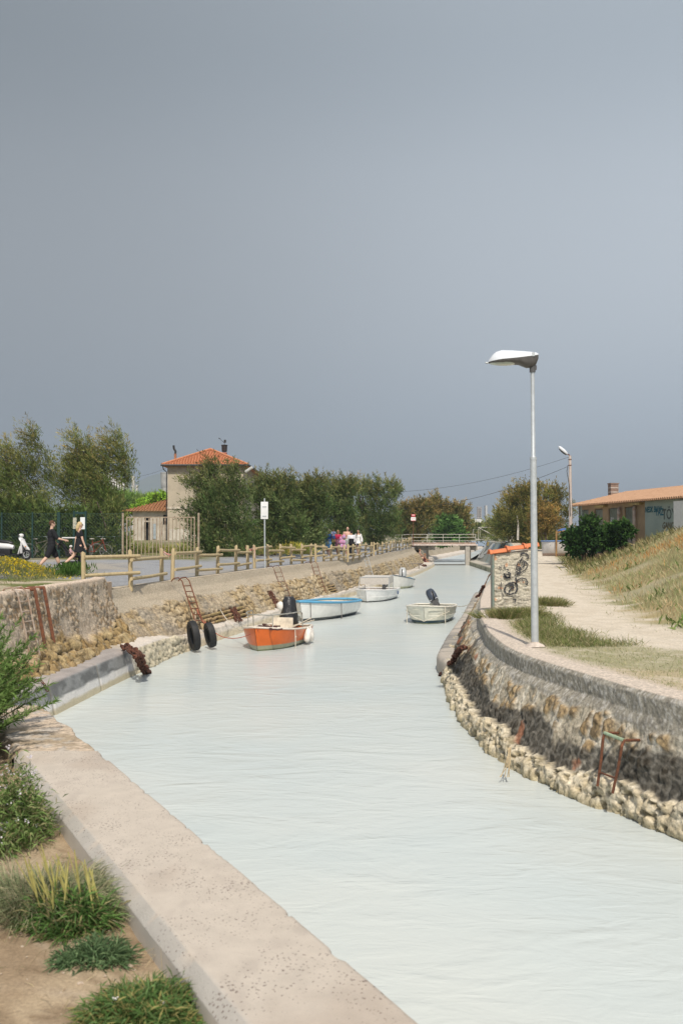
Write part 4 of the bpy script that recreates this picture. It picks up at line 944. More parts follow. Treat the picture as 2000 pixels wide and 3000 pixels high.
def gate():
    Y0 = 46.; u = Y0/F; x0, x1 = (371-1000)*u, (571.5-1000)*u; zb = CAMZ-(1642-1562)*u; zt = CAMZ-(1514-1562)*u-.0
    root = empty('steel_gate', ((x0+x1)/2, Y0, zb), 0, 'wide rusty cream steel bar gate closing the yard below the house', 'gate'); X0, X1 = x0-(x0+x1)/2, x1-(x0+x1)/2; H = zt-zb
    m = mat('rusty_cream_paint', (.40, .345, .25), .7, col2=(.24, .16, .11), nscale=7); xm = X0+(472-371)*u
    for nm, a, b in (('leaf', X0, xm-.02), ('leaf', xm+.02, X1)):
        q = MB()
        for xx in (a+.025, b-.025): q.box((xx, 0, H/2), (.05, .05, H))
        q.box(((a+b)/2, 0, H-.025), (b-a-.1, .05, .05)); q.box(((a+b)/2, 0, .04), (b-a-.1, .05, .05))
        n_ = int(round((b-a)/.172))
        lf = q.build(nm, m, root)
        q = MB()
        for k in range(1, n_):
            x = a+(b-a)*k/n_; q.box((x, 0, (H-.1)/2+.02), (.034, .030, H-.14)); q.box((x, 0, H-.13), (.055, .028, .12))
        q.build('bars', m, lf)
    for xx, nm in (((360.5-1000)*u-(x0+x1)/2, 'post'), ((582-1000)*u-(x0+x1)/2, 'post')):
        q = MB(); q.cyl((xx, 0, -.05), (xx, 0, H+.18), .05, .05, 10); q.build('gate_post', m, root)
gate()

def mesh_fence():
    Y0 = 47.; u = Y0/F; zb = CAMZ-(1640-1562)*u; zt = CAMZ+(1562-1505)*u
    root = empty('wire_fence', ((180-1000)*u, Y0, zb), 0, 'green chain link fence with green posts in front of the dark hedge', 'fence'); ox = root.location.x
    H = zt-zb; m = mat('green_wire', (.05, .10, .08), .5, nscale=4); xs_ = [(x-1000)*u-ox for x in (-110, 5, 95, 172, 250, 358)]
    q = MB(); a, b = xs_[0], xs_[-1]; st = .16
    n_ = int((b-a+H)/st)
    for k in range(n_):
        for dr in (1, -1):
            xx = a-H+k*st+ (H if dr < 0 else 0) if dr > 0 else a+k*st
            x0_, z0_, x1_, z1_ = (xx, 0, xx+H, H) if dr > 0 else (xx, 0, xx-H, H)
            if x0_ < a: z0_ += (a-x0_) if dr > 0 else 0; x0_ = a
            if x1_ > b: z1_ -= (x1_-b); x1_ = b
            if x1_ < a: z1_ -= (a-x1_); x1_ = a
            if x0_ > b: z0_ += (x0_-b) if dr < 0 else 0; x0_ = b
            if z1_ > z0_+.02: q.tube([(x0_, .0, z0_), (x1_, 0, z1_)], .0028, 3, cap=False)
    for zz in (.05, H*.5, H): q.tube([(a, 0, zz), (b, 0, zz)], .006, 4)
    q.build('wire_mesh', m, root)
    for x, r_, hh in zip(xs_, (.035, .035, .035, .07, .03, .03), (H,)*6):
        q = MB(); q.box((x, .05, hh/2), (r_*2, r_*1.4, hh+.15)); q.build('post', mat('dark_green_paint', (.010, .040, .034), .5, nscale=4), root)
mesh_fence()
def board():
    Y0 = 46.6; u = Y0/F
    def X(x): return (x-233)*u
    root = empty('notice_board', PD(233, 1640, Y0), 0, 'green notice board with a map and white poster behind the blonde woman', 'notice board'); Z = lambda y: (1640-y)*u
    q = MB()
    for x in (217, 251): q.box((X(x), 0, Z(1497)/2), (.09, .07, Z(1497)))
    q.box((X(234), 0, Z(1503)), (X(250)-X(218), .05, .10)); q.build('frame', mat('dark_green_paint', (.010, .040, .034), .5), root)
    q = MB(); q.box((X(220), -.05, Z(1533)), (.17, .02, .52)); q.build('map', mat('map_print', (.60, .56, .42), .6, col2=(.20, .22, .20), nscale=14, detail=3), root)
    q = MB(); q.box((X(243), -.05, Z(1533)), (.22, .02, .56)); q.build('poster', mat('poster_white', (.74, .76, .76), .6, nscale=5, namt=.15), root)
board()
def signs():
    b = PH(776, 1664, 1.73); u = b.y/F; root = empty('road_sign', b, 0, 'back of a white rectangular metal sign on a grey post by the path', 'sign'); H = (1664-1460)*u
    q = MB(); q.tube([(0, 0, 0), (-.02, 0, H)], .028, 10); q.build('post', M_GALV, root, smooth=True)
    q = MB(); z = (1664-1495.5)*u; q.box((-.02, -.04, z), (.29, .012, .68)); q.build('plate', mat('sign_back', (.72, .72, .71), .5, nscale=3, namt=.1), root, bevel=.004)
    q = MB(); 
    for dz in (.15, -.22): q.box((-.02, -.055, z+dz), (.16, .02, .03))
    q.build('clamp', M_GALV, root)
    b = PD(1210, 1598, 95); root = empty('warning_sign', b, 0, 'small red and white sign on a rusty post by the footbridge', 'sign'); u = 95/F
    q = MB(); q.cyl((0, 0, -.3), (0, 0, 72*u), .03); q.build('post', M_RUST, root)
    red = mat('sign_red', (.55, .05, .06), .5); q = MB(); q.box((0, -.04, 88*u), (.37, .02, .24)); pl = q.build('red_plate', red, root)
    q = MB(); q.box((0, -.055, 89*u), (.24, .012, .06)); q.build('lettering', M_PAINTW, pl)
    q = MB(); q.box((0, -.04, 77.5*u), (.46, .02, .34)); pl = q.build('white_plate', M_PAINTW, root)
    q = MB(); q.box((0, -.055, 72.5*u), (.42, .01, .05)); q.box((-.1, -.055, 78*u), (.04, .01, .14)); q.box((.02, -.055, 78*u), (.09, .01, .03)); q.box((.1, -.055, 80*u), (.07, .01, .05)); q.build('lettering', red, pl)
signs()

# ================================================================== footbridge and steelwork beyond
def bridge():
    Y0 = 96.; u = Y0/F; x0, x1 = PD(1206, 1595, Y0).x, PD(1392, 1595, Y0).x; zd = CAMZ-(1596.5-1562)*u
    root = empty('footbridge', ((x0+x1)/2, Y0, zd), 0, 'narrow footbridge with white tube railings across the canal', 'bridge'); X0, X1 = x0-(x0+x1)/2, x1-(x0+x1)/2
    mw = mat('railing_paint', (.50, .47, .41), .6, nscale=3, namt=.2)
    q = MB(); q.box(((X0+X1)/2, .9, 0), (X1-X0+.4, 1.9, .10)); q.build('deck', mat('deck_edge', (.66, .55, .48), .8, nscale=3), root)
    q = MB(); q.box((0, -.04, .16), (X1-X0, .03, .16)); q.build('kick_plate', mat('brownish_board', (.38, .27, .21), .8, nscale=4), root)
    for nm, y in (('near_railing', -.02), ('far_railing', 1.75)):
        q = MB()
        for z in (31*u, 22*u, 12*u): q.tube([(X0, y, z), (X1, y, z)], .022, 8)
        for k in range(5): x = X0+(X1-X0)*(0, .24, .49, .745, 1)[k]; q.tube([(x, y, -.05), (x, y, 31*u)], .025, 8)
        if y < 0: q.build('railing', mw, root)
    q = MB()
    for z in (31*u, 20*u): q.tube([(X0, 0, z), (X0-.9, 1.0, z-.05), (X0-4, 3.2, z-.25)], .028, 8)
    for k in range(6): t = k/5; q.tube([(X0-.9-3.1*t, 1.0+2.2*t, -.1), (X0-.9-3.1*t, 1.0+2.2*t, 31*u-.05-.2*t)], .02, 6)
    q.build('approach_railing', mw, root)
    # piers and the sill across the water
    dk = mat('wet_timber', (.07, .06, .045), .7, nscale=8); cc = mat('grey_pier', (.38, .35, .30), .9, nscale=3, namt=.4)
    zz = -zd-.3
    q = MB(); x = PD(1252, 1600, Y0).x-(x0+x1)/2; q.box((x, .3, (zz-.1)/2), (.18, .3, -zz-.1)); q.build('pier', dk, root)
    q = MB(); x = PD(1369.5, 1600, Y0).x-(x0+x1)/2; q.box((x, .3, (zz-.1)/2), (.42, .5, -zz-.1)); q.build('pier', cc, root); q = MB(); q.box((x+.27, .25, (zz-.1)/2), (.07, .3, -zz-.1)); q.build('gate_guide', dk, root)
    q = MB(); q.box((X0+1.0, 1.3, -.28), (2.6, 1.0, .46)); q.box((X1-.5, 1.3, -.28), (1.6, 1.0, .46)); q.build('abutment', cc, root)
    a = PD(1258, 1640, Y0); b = PD(1362, 1640, Y0)
    q = MB(); q.tube([(a.x-(x0+x1)/2, .5, -zd+.42), (b.x-(x0+x1)/2, .5, -zd+.38)], .03, 6); q.tube([(a.x-(x0+x1)/2, .5, -zd+.02), (b.x-(x0+x1)/2, .5, -zd+.02)], .07, 6); q.build('sill_bar', dk, root)
bridge()
def xframe():
    Y0 = 84.; u = Y0/F; f = lambda x, y: ((x-1489)*u, 0, (1590-y)*u)
    root = empty('barrier_frame', PD(1489, 1590, Y0), 0, 'white tube frame with crossed braces on the right bank near the bridge', 'barrier')
    mw = mat('railing_paint', (.6,)*3)
    q = MB(); q.tube([f(1400, 1579), f(1400, 1545), f(1489, 1545)], .028, 6); q.tube([f(1402, 1546), f(1478, 1586)], .035, 6); q.tube([f(1487, 1547), f(1425, 1578)], .02, 6); q.tube([f(1385, 1573), f(1385, 1551.5), f(1405, 1551.5), f(1405, 1572)], .02, 6); q.build('tubes', mw, root)
    q = MB(); q.tube([f(1392, 1580), f(1440, 1584), f(1493, 1588.5)], .03, 6); q.build('coping_bar', mw, root)
    q = MB(); q.tube([f(1489.5, 1590), f(1488.5, 1565), f(1489.5, 1541)], .075, 8); q.build('post', mat('peeling_post', (.62, .56, .50), .8, col2=(.36, .16, .13), nscale=2.5), root)
    q = MB(); q.tube([(0, 0, 0), (.03, 0, 1.0), (-.02, 0, 2.0)], [.09, .08, .06], 8); b = PD(1515.5, 1582, 80)
    tag(q.build('stone_post', mat('pale_post', (.52, .48, .43), .9, nscale=5), smooth=True, loc=b), 'slim weathered upright post standing in grass right of the barrier frame', 'post')
    # painted shapes on the leaning wall
    V = []
    def blob(name, pts, m, tag_l, yy):
        pass
xframe()
# ================================================================== trees and shrubs
M_LEAF = mat('foliage', (0, 0, 0), .75, nscale=3, namt=.25, attr=True, trans=.22, spec=.12)
M_BARK = mat('grey_bark', (.075, .055, .04), .95, col2=(.13, .10, .075), nscale=9, bump=.01, bscale=20)
def tree(name, base, H, lobes, label, cat='tree', group=None, seed=0, lean=(0, 0), nspray=700, per=26, spl=.75, ll=.17, lw=.035, cols=None, tips=None, ttop=.55, up=.7, trunks=3, tipamt=.6):
    """lobes: (dx, dy, dz, rx, ry, rz) crown masses; every one filled with plumes of small leaves"""
    global rng
    rng = np.random.default_rng(seed+100); rd = random.Random(seed)
    root = empty(name, base, 0, label, cat, group)
    cols = cols or [(.045, .075, .022), (.07, .10, .035), (.10, .12, .05)]; tips = tips or (.23, .155, .075)
    q = MB()
    vol = np.array([l[3]*l[4]*l[5] for l in lobes])**.67; vol = vol/vol.sum()
    for i in range(trunks):
        l = lobes[i % len(lobes)]; a = Vector((rd.uniform(-.25, .25), rd.uniform(-.2, .2), -.1)); b = Vector(l[:3])
        m1 = a.lerp(b, .35)+Vector((rd.uniform(-.2, .2), rd.uniform(-.2, .2), .15)); m2 = a.lerp(b, .7)+Vector((rd.uniform(-.15, .15), 0, .05))
        q.tube([a, m1, m2, b], [.009*H+.02, .007*H+.015, .005*H+.012, .015], 7)
        for k in range(5):
            s0 = m1.lerp(b, rd.random()); l2 = rd.choice(lobes); e = Vector(l2[:3])
            q.tube([s0, s0.lerp(e, .5)+Vector((0, 0, .1)), e], [.03, .02, .008], 5)
    q.build('trunk', M_BARK, root, smooth=True)
    n = nspray; li = rng.choice(len(lobes), n, p=vol); Lb = np.array(lobes)[li]
    d = rng.normal(size=(n, 3)); d /= np.linalg.norm(d, axis=1, keepdims=True); r = rng.random(n)**.45
    c0 = Lb[:, :3]+d*r[:, None]*Lb[:, 3:]
    out = d*.55+np.array([lean[0], lean[1], up])+rng.normal(size=(n, 3))*.28; out /= np.linalg.norm(out, axis=1, keepdims=True)
    sl = spl*(.6+.8*rng.random(n))
    t = rng.random((n, per)); t = np.sort(t, axis=1)
    rad = sl[:, None]*(.17*(1-t)+.035); j = rng.normal(size=(n, per, 3))*rad[..., None]*.7
    P = c0[:, None]+out[:, None]*(t*sl[:, None])[..., None]+j
    P[..., 0] += lean[0]*(t**2)*sl[:, None]*.35
    D = out[:, None]+rng.normal(size=(n, per, 3))*.42
    ci = rng.random(n); base_c = np.array(cols)
    idx = np.clip((ci*len(base_c)).astype(int), 0, len(base_c)-1); cc = base_c[idx][:, None]*np.ones((1, per, 1))
    hi = np.clip((c0[:, 2]-H*ttop)/(H*.35), 0, 1)*rng.random(n)**.7
    tip = np.clip(t*1.3-.35, 0, 1)*hi[:, None]*tipamt + (rng.random((n, 1)) < .10)*.35*tipamt
    cc = cc*(1-tip[..., None])+np.array(tips)*tip[..., None]
    cl = rng.random(len(lobes)); cc = cc*np.array([2.0, 2.05, 1.6])*(.6+.7*cl[li][:, None, None])*(.75+.5*rng.random((n, 1, 1)))*(.8+.4*rng.random((n, per, 1)))
    P = P.reshape(-1, 3); ok = P[:, 2] > .05
    blades(P[ok], D.reshape(-1, 3)[ok], (ll*(.6+.8*rng.random(n*per)))[ok], lw, cc.reshape(-1, 3)[ok], name='crown', m=M_LEAF, parent=root)
    return root
def px_lobes(Y, zb, cxb, items, dy=.9, sp=.75):
    """crown masses measured on the photograph: (column, row, half width, half height, depth offset)"""
    u = Y/F; L_ = []; rd = random.Random(int(cxb*7+Y)); full = []
    for x, y, rx, rz, *o in items:
        full.append((x, y, rx*.62, rz*.62, *o))
        for k in range(7):
            a_ = rd.uniform(0, 6.283); e_ = rd.uniform(.5, .98); s_ = rd.uniform(.24, .44); full.append((x+math.cos(a_)*rx*e_, y+math.sin(a_)*rz*e_, rx*s_, rz*s_*1.15, (o[0] if o else 0)+rd.uniform(-.8, .5)*rx*u*.7))
    for x, y, rx, rz, *o in full:
        L_.append(((x-cxb)*u, (o[0] if o else 0), CAMZ+(1562-y)*u-zb-.30*sp, max(rx*u-.05*sp, .12), max(rx*u*dy, .18), max(rz*u-.06*sp, .12)))
    return L_
def ptree(Y, zb, cxb, top, items, label, seed, name='tamarisk_tree', drop=0, **k):
    items = [(i[0], i[1]+(drop if i[1] < 1350 else 0), *i[2:]) for i in items]
    H = CAMZ+(1562-top)*Y/F-zb
    return tree(name, ((cxb-1000)*Y/F, Y, zb), H, px_lobes(Y, zb, cxb, items, sp=k.get('spl', .75)), label, seed=seed, **k)
G1 = 'windblown trees at the left'; G2 = 'tamarisk bushes lining the canal path'
OL = [(.050, .072, .022), (.075, .095, .035), (.105, .115, .045)]
ptree(50.5, 1.9, 75, 1235, [(20, 1290, 24, 32), (-20, 1330, 30, 45), (70, 1345, 45, 40), (105, 1275, 22, 22), (110, 1245, 12, 14), (55, 1310, 26, 22), (130, 1385, 45, 50, .5), (60, 1420, 62, 50), (-10, 1440, 50, 55), (110, 1460, 60, 40)], 'windblown tamarisk at the left edge with bare twigs at its top', 3, lean=(-.55, 0), group=G1, drop=28, nspray=900, spl=.95, ll=.19, lw=.03, cols=OL, up=.8, ttop=.45, tipamt=.85, trunks=6)
ptree(50.0, 1.9, 285, 1232, [(232, 1262, 22, 25), (245, 1310, 42, 38), (300, 1330, 45, 48), (340, 1262, 27, 26), (350, 1305, 32, 32), (375, 1360, 24, 30), (230, 1390, 40, 35), (210, 1360, 18, 22), (290, 1400, 45, 45), (250, 1450, 60, 38, .3), (375, 1405, 18, 14), (320, 1450, 42, 38)], 'windblown tamarisk with open twiggy crown between the leftmost tree and the house', 4, lean=(-.5, 0), group=G1, drop=28, nspray=950, spl=.9, ll=.19, lw=.03, cols=OL, up=.85, ttop=.45, tipamt=.8, trunks=8)
DK = [(.03, .05, .016), (.045, .07, .022), (.06, .08, .03)]
for i, (x, t_, w_, lab) in enumerate(((-20, 1455, 60, 'dark shrub mass behind the scooter under the leftmost tree'), (60, 1470, 60, 'dark shrub behind the tall green fence post at left'), (150, 1465, 62, 'dark shrub behind the man in black'), (240, 1480, 60, 'dark shrub behind the notice board'), (325, 1480, 50, 'shrub with brownish top beside the left gate post'))):
    ptree(48.1+i*.1, 1.9, x, t_, [(x, t_+50, w_, 50), (x-15, t_+95, w_, 55), (x+15, t_+130, w_, 45)], lab, 20+i, name='shrub', cat='shrub', nspray=520, per=22, spl=.6, ll=.19, lw=.05, cols=DK if i < 4 else OL, group='dark shrubs behind the wire fence', lean=(-.2, 0), tipamt=.3)
# slim crooked stem seen through the wire
q = MB(); b = PD(296, 1640, 48); q.tube([(0, 0, 0), (0, 0, .6), (.22, 0, 1.25), (.25, 0, 1.6), (.02, 0, 2.25), (-.2, 0, 2.8)], [.07, .06, .05, .05, .04, .03], 8); tag(q.build('crooked_stem', M_BARK, smooth=True, loc=b), 'pale crooked tree stem standing behind the wire fence right of the woman', 'tree')
B1 = [(.040, .066, .024), (.058, .082, .034), (.078, .095, .046)]
ptree(50.5, 1.85, 645, 1352, [(632, 1382, 20, 26), (600, 1420, 25, 20), (570, 1412, 16, 12), (690, 1395, 20, 30), (640, 1450, 55, 45), (700, 1455, 40, 45), (600, 1500, 40, 45), (660, 1530, 75, 60), (640, 1590, 70, 45), (720, 1580, 40, 50)], 'large tamarisk bush in front of the house, right of the gate', 5, group=G2, nspray=1500, lean=(-.3, 0), spl=.8, cols=B1, up=.85, ttop=.55, trunks=6)
BB = [
    (55, 795, 1395, [(800, 1430, 45, 35), (770, 1455, 40, 40), (840, 1450, 40, 40), (790, 1510, 62, 60), (760, 1580, 60, 50), (840, 1570, 50, 55)], 'tamarisk bush behind the metal sign post', 6),
    (60, 905, 1398, [(910, 1430, 42, 32), (880, 1470, 45, 45), (940, 1465, 35, 40), (905, 1530, 58, 55), (900, 1590, 55, 40)], 'tamarisk bush left of the man in the straw hat', 7),
    (68, 1000, 1405, [(985, 1432, 32, 30), (1025, 1425, 30, 26), (1000, 1475, 50, 45), (1000, 1540, 55, 50), (1005, 1585, 50, 30)], 'tamarisk bush right behind the group of walkers', 8),
    (76, 1095, 1400, [(1060, 1430, 28, 28), (1095, 1425, 30, 24), (1135, 1430, 30, 26), (1160, 1440, 18, 24), (1095, 1480, 60, 45), (1090, 1545, 62, 50), (1140, 1540, 42, 50)], 'broad tamarisk bush right of the woman in the white dress', 9)]
for Y, cx, top, it, lab, sd_ in BB: ptree(Y, 1.95, cx, top, it, lab, sd_, group=G2, nspray=1250, lean=(-.18, 0), spl=.8, ll=.2, lw=.042, cols=B1, up=.8, trunks=4, per=24)
BR = [(.07, .075, .028), (.095, .08, .035), (.06, .07, .028)]
ptree(100, 1.9, 1205, 1475, [(1195, 1500, 28, 25), (1230, 1495, 28, 22), (1205, 1540, 48, 40), (1190, 1560, 40, 30)], 'rust tinged bush behind the red and white sign', 10, group=G2, nspray=800, per=22, spl=1.1, ll=.32, lw=.075, cols=BR, tips=(.27, .165, .075), ttop=.4, tipamt=.8, trunks=3)
ptree(112, 1.9, 1300, 1460, [(1285, 1485, 30, 24), (1260, 1500, 25, 24), (1325, 1498, 28, 24), (1350, 1520, 22, 30), (1300, 1530, 55, 35), (1350, 1560, 25, 30)], 'rust tinged tree above the footbridge', 11, group=G2, nspray=1000, per=22, spl=1.1, ll=.34, lw=.08, cols=BR, tips=(.27, .165, .075), ttop=.4, tipamt=.8, trunks=3)
ptree(106, 1.7, 1310, 1510, [(1305, 1530, 20, 18), (1320, 1550, 22, 22), (1300, 1570, 28, 20), (1345, 1572, 16, 16)], 'fresh green fig like bush in the middle above the footbridge', 12, name='green_bush', cat='bush', nspray=450, per=20, spl=.6, ll=.35, lw=.18, cols=[(.05, .10, .03), (.08, .14, .05)], tips=(.10, .16, .06), up=.2, trunks=3)
ptree(170, 1.4, 1400, 1535, [(1395, 1560, 30, 16), (1430, 1555, 40, 22), (1470, 1550, 40, 26)], 'low scrub under the distant chemical plant', 13, name='scrub', cat='bush', nspray=500, per=18, spl=1.2, ll=.5, lw=.16, cols=[(.10, .12, .045), (.14, .14, .06)], tips=(.22, .2, .09), trunks=2)
ptree(82, 1.75, 1570, 1425, [(1560, 1450, 35, 26), (1520, 1475, 45, 38), (1600, 1465, 45, 34), (1645, 1490, 35, 42), (1480, 1515, 30, 28), (1560, 1520, 85, 42), (1580, 1565, 90, 30), (1500, 1560, 50, 30)], 'big round tamarisk left of the concrete lamp post', 14, nspray=1700, per=24, spl=.95, ll=.25, lw=.055, cols=[(.055, .07, .024), (.085, .09, .032), (.115, .105, .04)], tips=(.26, .16, .06), ttop=.3, tipamt=.7, lean=(-.1, 0), trunks=6)
ptree(76, 1.75, 1590, 1475, [(1585, 1500, 22, 20), (1600, 1525, 30, 30), (1575, 1540, 30, 25)], 'small orange leaved bush in front of the big round tamarisk', 15, name='bush', cat='bush', nspray=330, per=22, spl=.8, ll=.22, lw=.055, cols=[(.085, .075, .03), (.12, .09, .035)], tips=(.30, .15, .06), ttop=.2)
IV = [(.010, .028, .008), (.017, .040, .012), (.024, .050, .015)]
ptree(50, 1.75, 1705, 1515, [(1724, 1541, 13, 15), (1702, 1572, 30, 20), (1672, 1576, 14, 14), (1733, 1572, 17, 22), (1700, 1590, 36, 14)], 'dark glossy bush in front of the left end of the shed', 16, name='dark_bush', cat='bush', nspray=800, per=20, spl=.35, ll=.16, lw=.10, cols=IV, tips=(.06, .10, .03), up=.2, group='dark bushes against the shed')
ptree(47, 1.9, 1815, 1525, [(1794, 1555, 15, 9), (1822, 1551, 13, 9), (1800, 1568, 20, 10), (1780, 1580, 14, 8)], 'dark glossy bush under the shed windows, right of the other', 17, name='dark_bush', cat='bush', nspray=560, per=20, spl=.35, ll=.16, lw=.10, cols=IV, tips=(.06, .10, .03), up=.2, group='dark bushes against the shed')
ptree(112, 2.0, 430, 1455, [(395, 1478, 60, 14), (455, 1482, 50, 14), (340, 1476, 60, 16), (430, 1500, 110, 18)], 'bank of tall green reeds behind the low annex', 18, name='reed_bank', cat='reeds', nspray=1300, per=18, spl=.9, ll=.8, lw=.08, cols=[(.07, .12, .03), (.10, .15, .045), (.14, .18, .06)], tips=(.3, .3, .15), up=1.6, ttop=.8)
ptree(87, 4.0, 450, 1445, [(450, 1462, 26, 10), (425, 1475, 26, 10), (475, 1455, 18, 10), (410, 1488, 18, 8)], 'bright green creeper on the ridge of the low annex', 19, name='creeper', cat='creeper', nspray=300, per=20, spl=.3, ll=.22, lw=.13, cols=[(.13, .22, .03), (.18, .28, .05)], tips=(.2, .3, .06), up=.1, trunks=1)
ptree(56, 1.9, 470, 1600, [(440, 1618, 70, 14), (520, 1622, 60, 14), (470, 1635, 100, 10)], 'rough weeds and small yellow flowers below the steel gate', 21, name='weeds', cat='weeds', nspray=700, per=16, spl=.4, ll=.22, lw=.03, cols=[(.14, .14, .05), (.20, .18, .08), (.10, .12, .04)], tips=(.5, .40, .04), up=.9, trunks=1)
ptree(53, 1.9, 800, 1615, [(770, 1628, 60, 14), (860, 1620, 60, 14), (680, 1632, 60, 12)], 'strip of weeds with yellow flowers at the foot of the bushes', 22, name='weeds', cat='weeds', nspray=500, per=16, spl=.35, ll=.2, lw=.03, cols=[(.14, .13, .05), (.22, .17, .08), (.10, .12, .04)], tips=(.5, .40, .04), up=.9, trunks=1)

# ------------------------------------------------------------------ grasses
def scatter(n, fpos, zf, cols, L_, W_, lean=.35, bend=.2, name='grass', label=None, seg=1, clump=1, cs=.05, seed=1, kind='stuff', parent=None, cat=None, flat=0):
    global rng
    rng = np.random.default_rng(seed); X, Y = fpos(n)
    if clump > 1:
        X = np.repeat(X, clump)+rng.normal(size=len(X)*clump)*cs; Y = np.repeat(Y, clump)+rng.normal(size=len(Y)*clump)*cs
    m = len(X); P = np.stack([X, Y, zf(X, Y)-.02], 1)
    D = np.stack([rng.normal(size=m)*lean-.1, rng.normal(size=m)*lean, np.ones(m)*(1-flat)], 1)
    base = np.array(cols)[rng.integers(0, len(cols), m//clump).repeat(clump) if clump > 1 else rng.integers(0, len(cols), m)]
    base = base*(.7+.6*rng.random((m, 1)))
    o = blades(P, D, L_*(.5+rng.random(m)), W_, base, bend, name, M_LEAF, parent, seg)
    return tag(o, label, cat, None, kind)
def box_rej(x0, x1, y0, y1, keep):
    def f(n):
        X = rng.uniform(x0, x1, n); Y = rng.uniform(y0, y1, n); k = rng.random(n) < keep(X, Y); return X[k], Y[k]
    return f
def side(X, Y):
    d, hw = path_side(X, Y); return d, np.abs(d)-hw, X-RT(Y)
def k_dune(X, Y):
    d, off, o = side(X, Y); n = fbm(X*.35+9, Y*.35, 35); return (d > 0)*sstep(off, .0, .7)*(1-sstep(n, .62, .7)*.9)
STRAW = [(.46, .40, .24), (.52, .44, .27), (.38, .38, .20), (.28, .32, .13), (.48, .35, .20)]
scatter(60000, box_rej(4, 17, 14, 44, lambda X, Y: k_dune(X, Y)*(X-RT(Y) < 12)), zR, STRAW, .24, .014, lean=.4, name='dry_grass', label='dry straw coloured grass covering the dune on the right', seed=31)
scatter(10000, box_rej(4, 15, 16, 40, lambda X, Y: k_dune(X, Y)*sstep(fbm(X*.6, Y*.6, 61), .56, .64)), zR, [(.52, .27, .08), (.58, .34, .12), (.45, .22, .08)], .30, .02, lean=.3, name='dry_grass', label='orange seeded grass patches at the dune foot', seed=32, clump=2)
scatter(5000, box_rej(4, 15, 16, 46, lambda X, Y: k_dune(X, Y)*sstep(fbm(X*.8, Y*.8, 63), .60, .66)), zR, [(.11, .17, .045), (.15, .20, .06)], .26, .045, lean=.6, name='green_weeds', label='green leafy weeds dotted over the dune', seed=33, clump=3, cs=.08)
def k_strip(X, Y):
    d, off, o = side(X, Y); n3 = fbm(X*6, Y*6, 33); n = fbm(X*1.6, Y*1.6, 31)
    return (d < 0)*sstep(off+(n-.5)*.7, -.1, .35)*sstep(o, .33, .5)*(1-sstep(n3+.5*n, .74, 1.0)*.85)
scatter(80000, box_rej(2.7, 9, 9.5, 30, k_strip), zR, [(.29, .31, .15), (.38, .35, .19), (.24, .28, .12), (.46, .40, .25)], .065, .006, lean=.7, bend=.15, name='short_grass', label='short sparse green grass between coping and sandy track', seed=34)
scatter(6000, box_rej(4, 12, 14, 40, lambda X, Y: (lambda s: (s[0] > 0)*(np.abs(s[1]) < .5)*.8)(side(X, Y))), zR, [(.24, .24, .09), (.34, .28, .14)], .09, .008, lean=.7, name='short_grass', label='thin grass fringe along the far edge of the sandy track', seed=35)
scatter(7000, box_rej(5, 22, 40, 110, lambda X, Y: (lambda s: (s[1] > .3)*(s[2] > .3)*(s[2] < 12)*1.)(side(X, Y))), zR, [(.20, .19, .08), (.30, .25, .12), (.16, .17, .06)], .42, .05, lean=.5, name='rough_grass', label='rough tall grass along the far right bank', seed=36, clump=3, cs=.15)
def tuft(name, c, zf, n, L_, W_, cols, label, cat, seed, spread=.2, lean=.5, bend=.35, seg=2, ell=(1, 1), group=None, fan=None):
    global rng
    rng = np.random.default_rng(seed)
    a = rng.random(n)*6.283; r = np.sqrt(rng.random(n))*spread*(.55+.9*vnoise(a*1.3, a*0+seed, seed))
    X = c[0]+np.cos(a)*r*ell[0]+rng.normal(size=n)*spread*.14; Y = c[1]+np.sin(a)*r*ell[1]+rng.normal(size=n)*spread*.14
    kp = fbm(X*7, Y*7, seed) > .40; X, Y = X[kp], Y[kp]; n = len(X); Z = zf(X, Y)-.015
    D = np.stack([(X-c[0])/spread*lean+rng.normal(size=n)*.28, (Y-c[1])/spread*lean+rng.normal(size=n)*.28, np.ones(n)*.9], 1)
    if fan: D += np.array(fan)
    col = np.array(cols)[rng.integers(0, len(cols), n)]*(.7+.6*rng.random((n, 1)))
    Z0 = float(zf(np.array([c[0]]), np.array([c[1]]))[0])
    o = blades(np.stack([X-c[0], Y-c[1], Z-Z0], 1), D, L_*(.45+.8*rng.random(n)), W_, col, bend, name, M_LEAF, None, seg); o.location = (c[0], c[1], Z0)
    return tag(o, label, cat, group)
GRN = [(.10, .16, .035), (.15, .20, .06), (.07, .12, .03)]; MIXG = [(.17, .19, .06), (.26, .25, .10), (.12, .16, .045), (.36, .30, .15)]
PZ = lambda x, y: tuple(PH(x, y, 1.36))[:2]
tuft('grass_tuft', PZ(1478, 1808), zR, 2600, .36, .009, MIXG, 'bushy grass tuft at the left foot of the painted pillar', 'grass tuft', 51, spread=.45, lean=.7, ell=(1.0, .9))
tuft('grass_tuft', PZ(1536, 1806), zR, 2400, .34, .009, MIXG, 'grass clump under the middle of the painted pillar beside the pole', 'grass tuft', 52, spread=.42, lean=.5, ell=(1.1, .9))
tuft('grass_tuft', PZ(1598, 1768), zR, 2600, .30, .009, MIXG, 'sandy green tuft behind the lamp pole at the edge of the track', 'grass tuft', 54, spread=.5, lean=.6, ell=(.9, 2.2))
def k_mat(X, Y):
    d_, off, o = side(X, Y); n = fbm(X*1.4, Y*.9, 91); return (d_ < 0)*sstep(o, .42, .75)*sstep(off, -.35, .25)*sstep(n+.25*(1-np.abs(Y-19)/4), .45, .58)
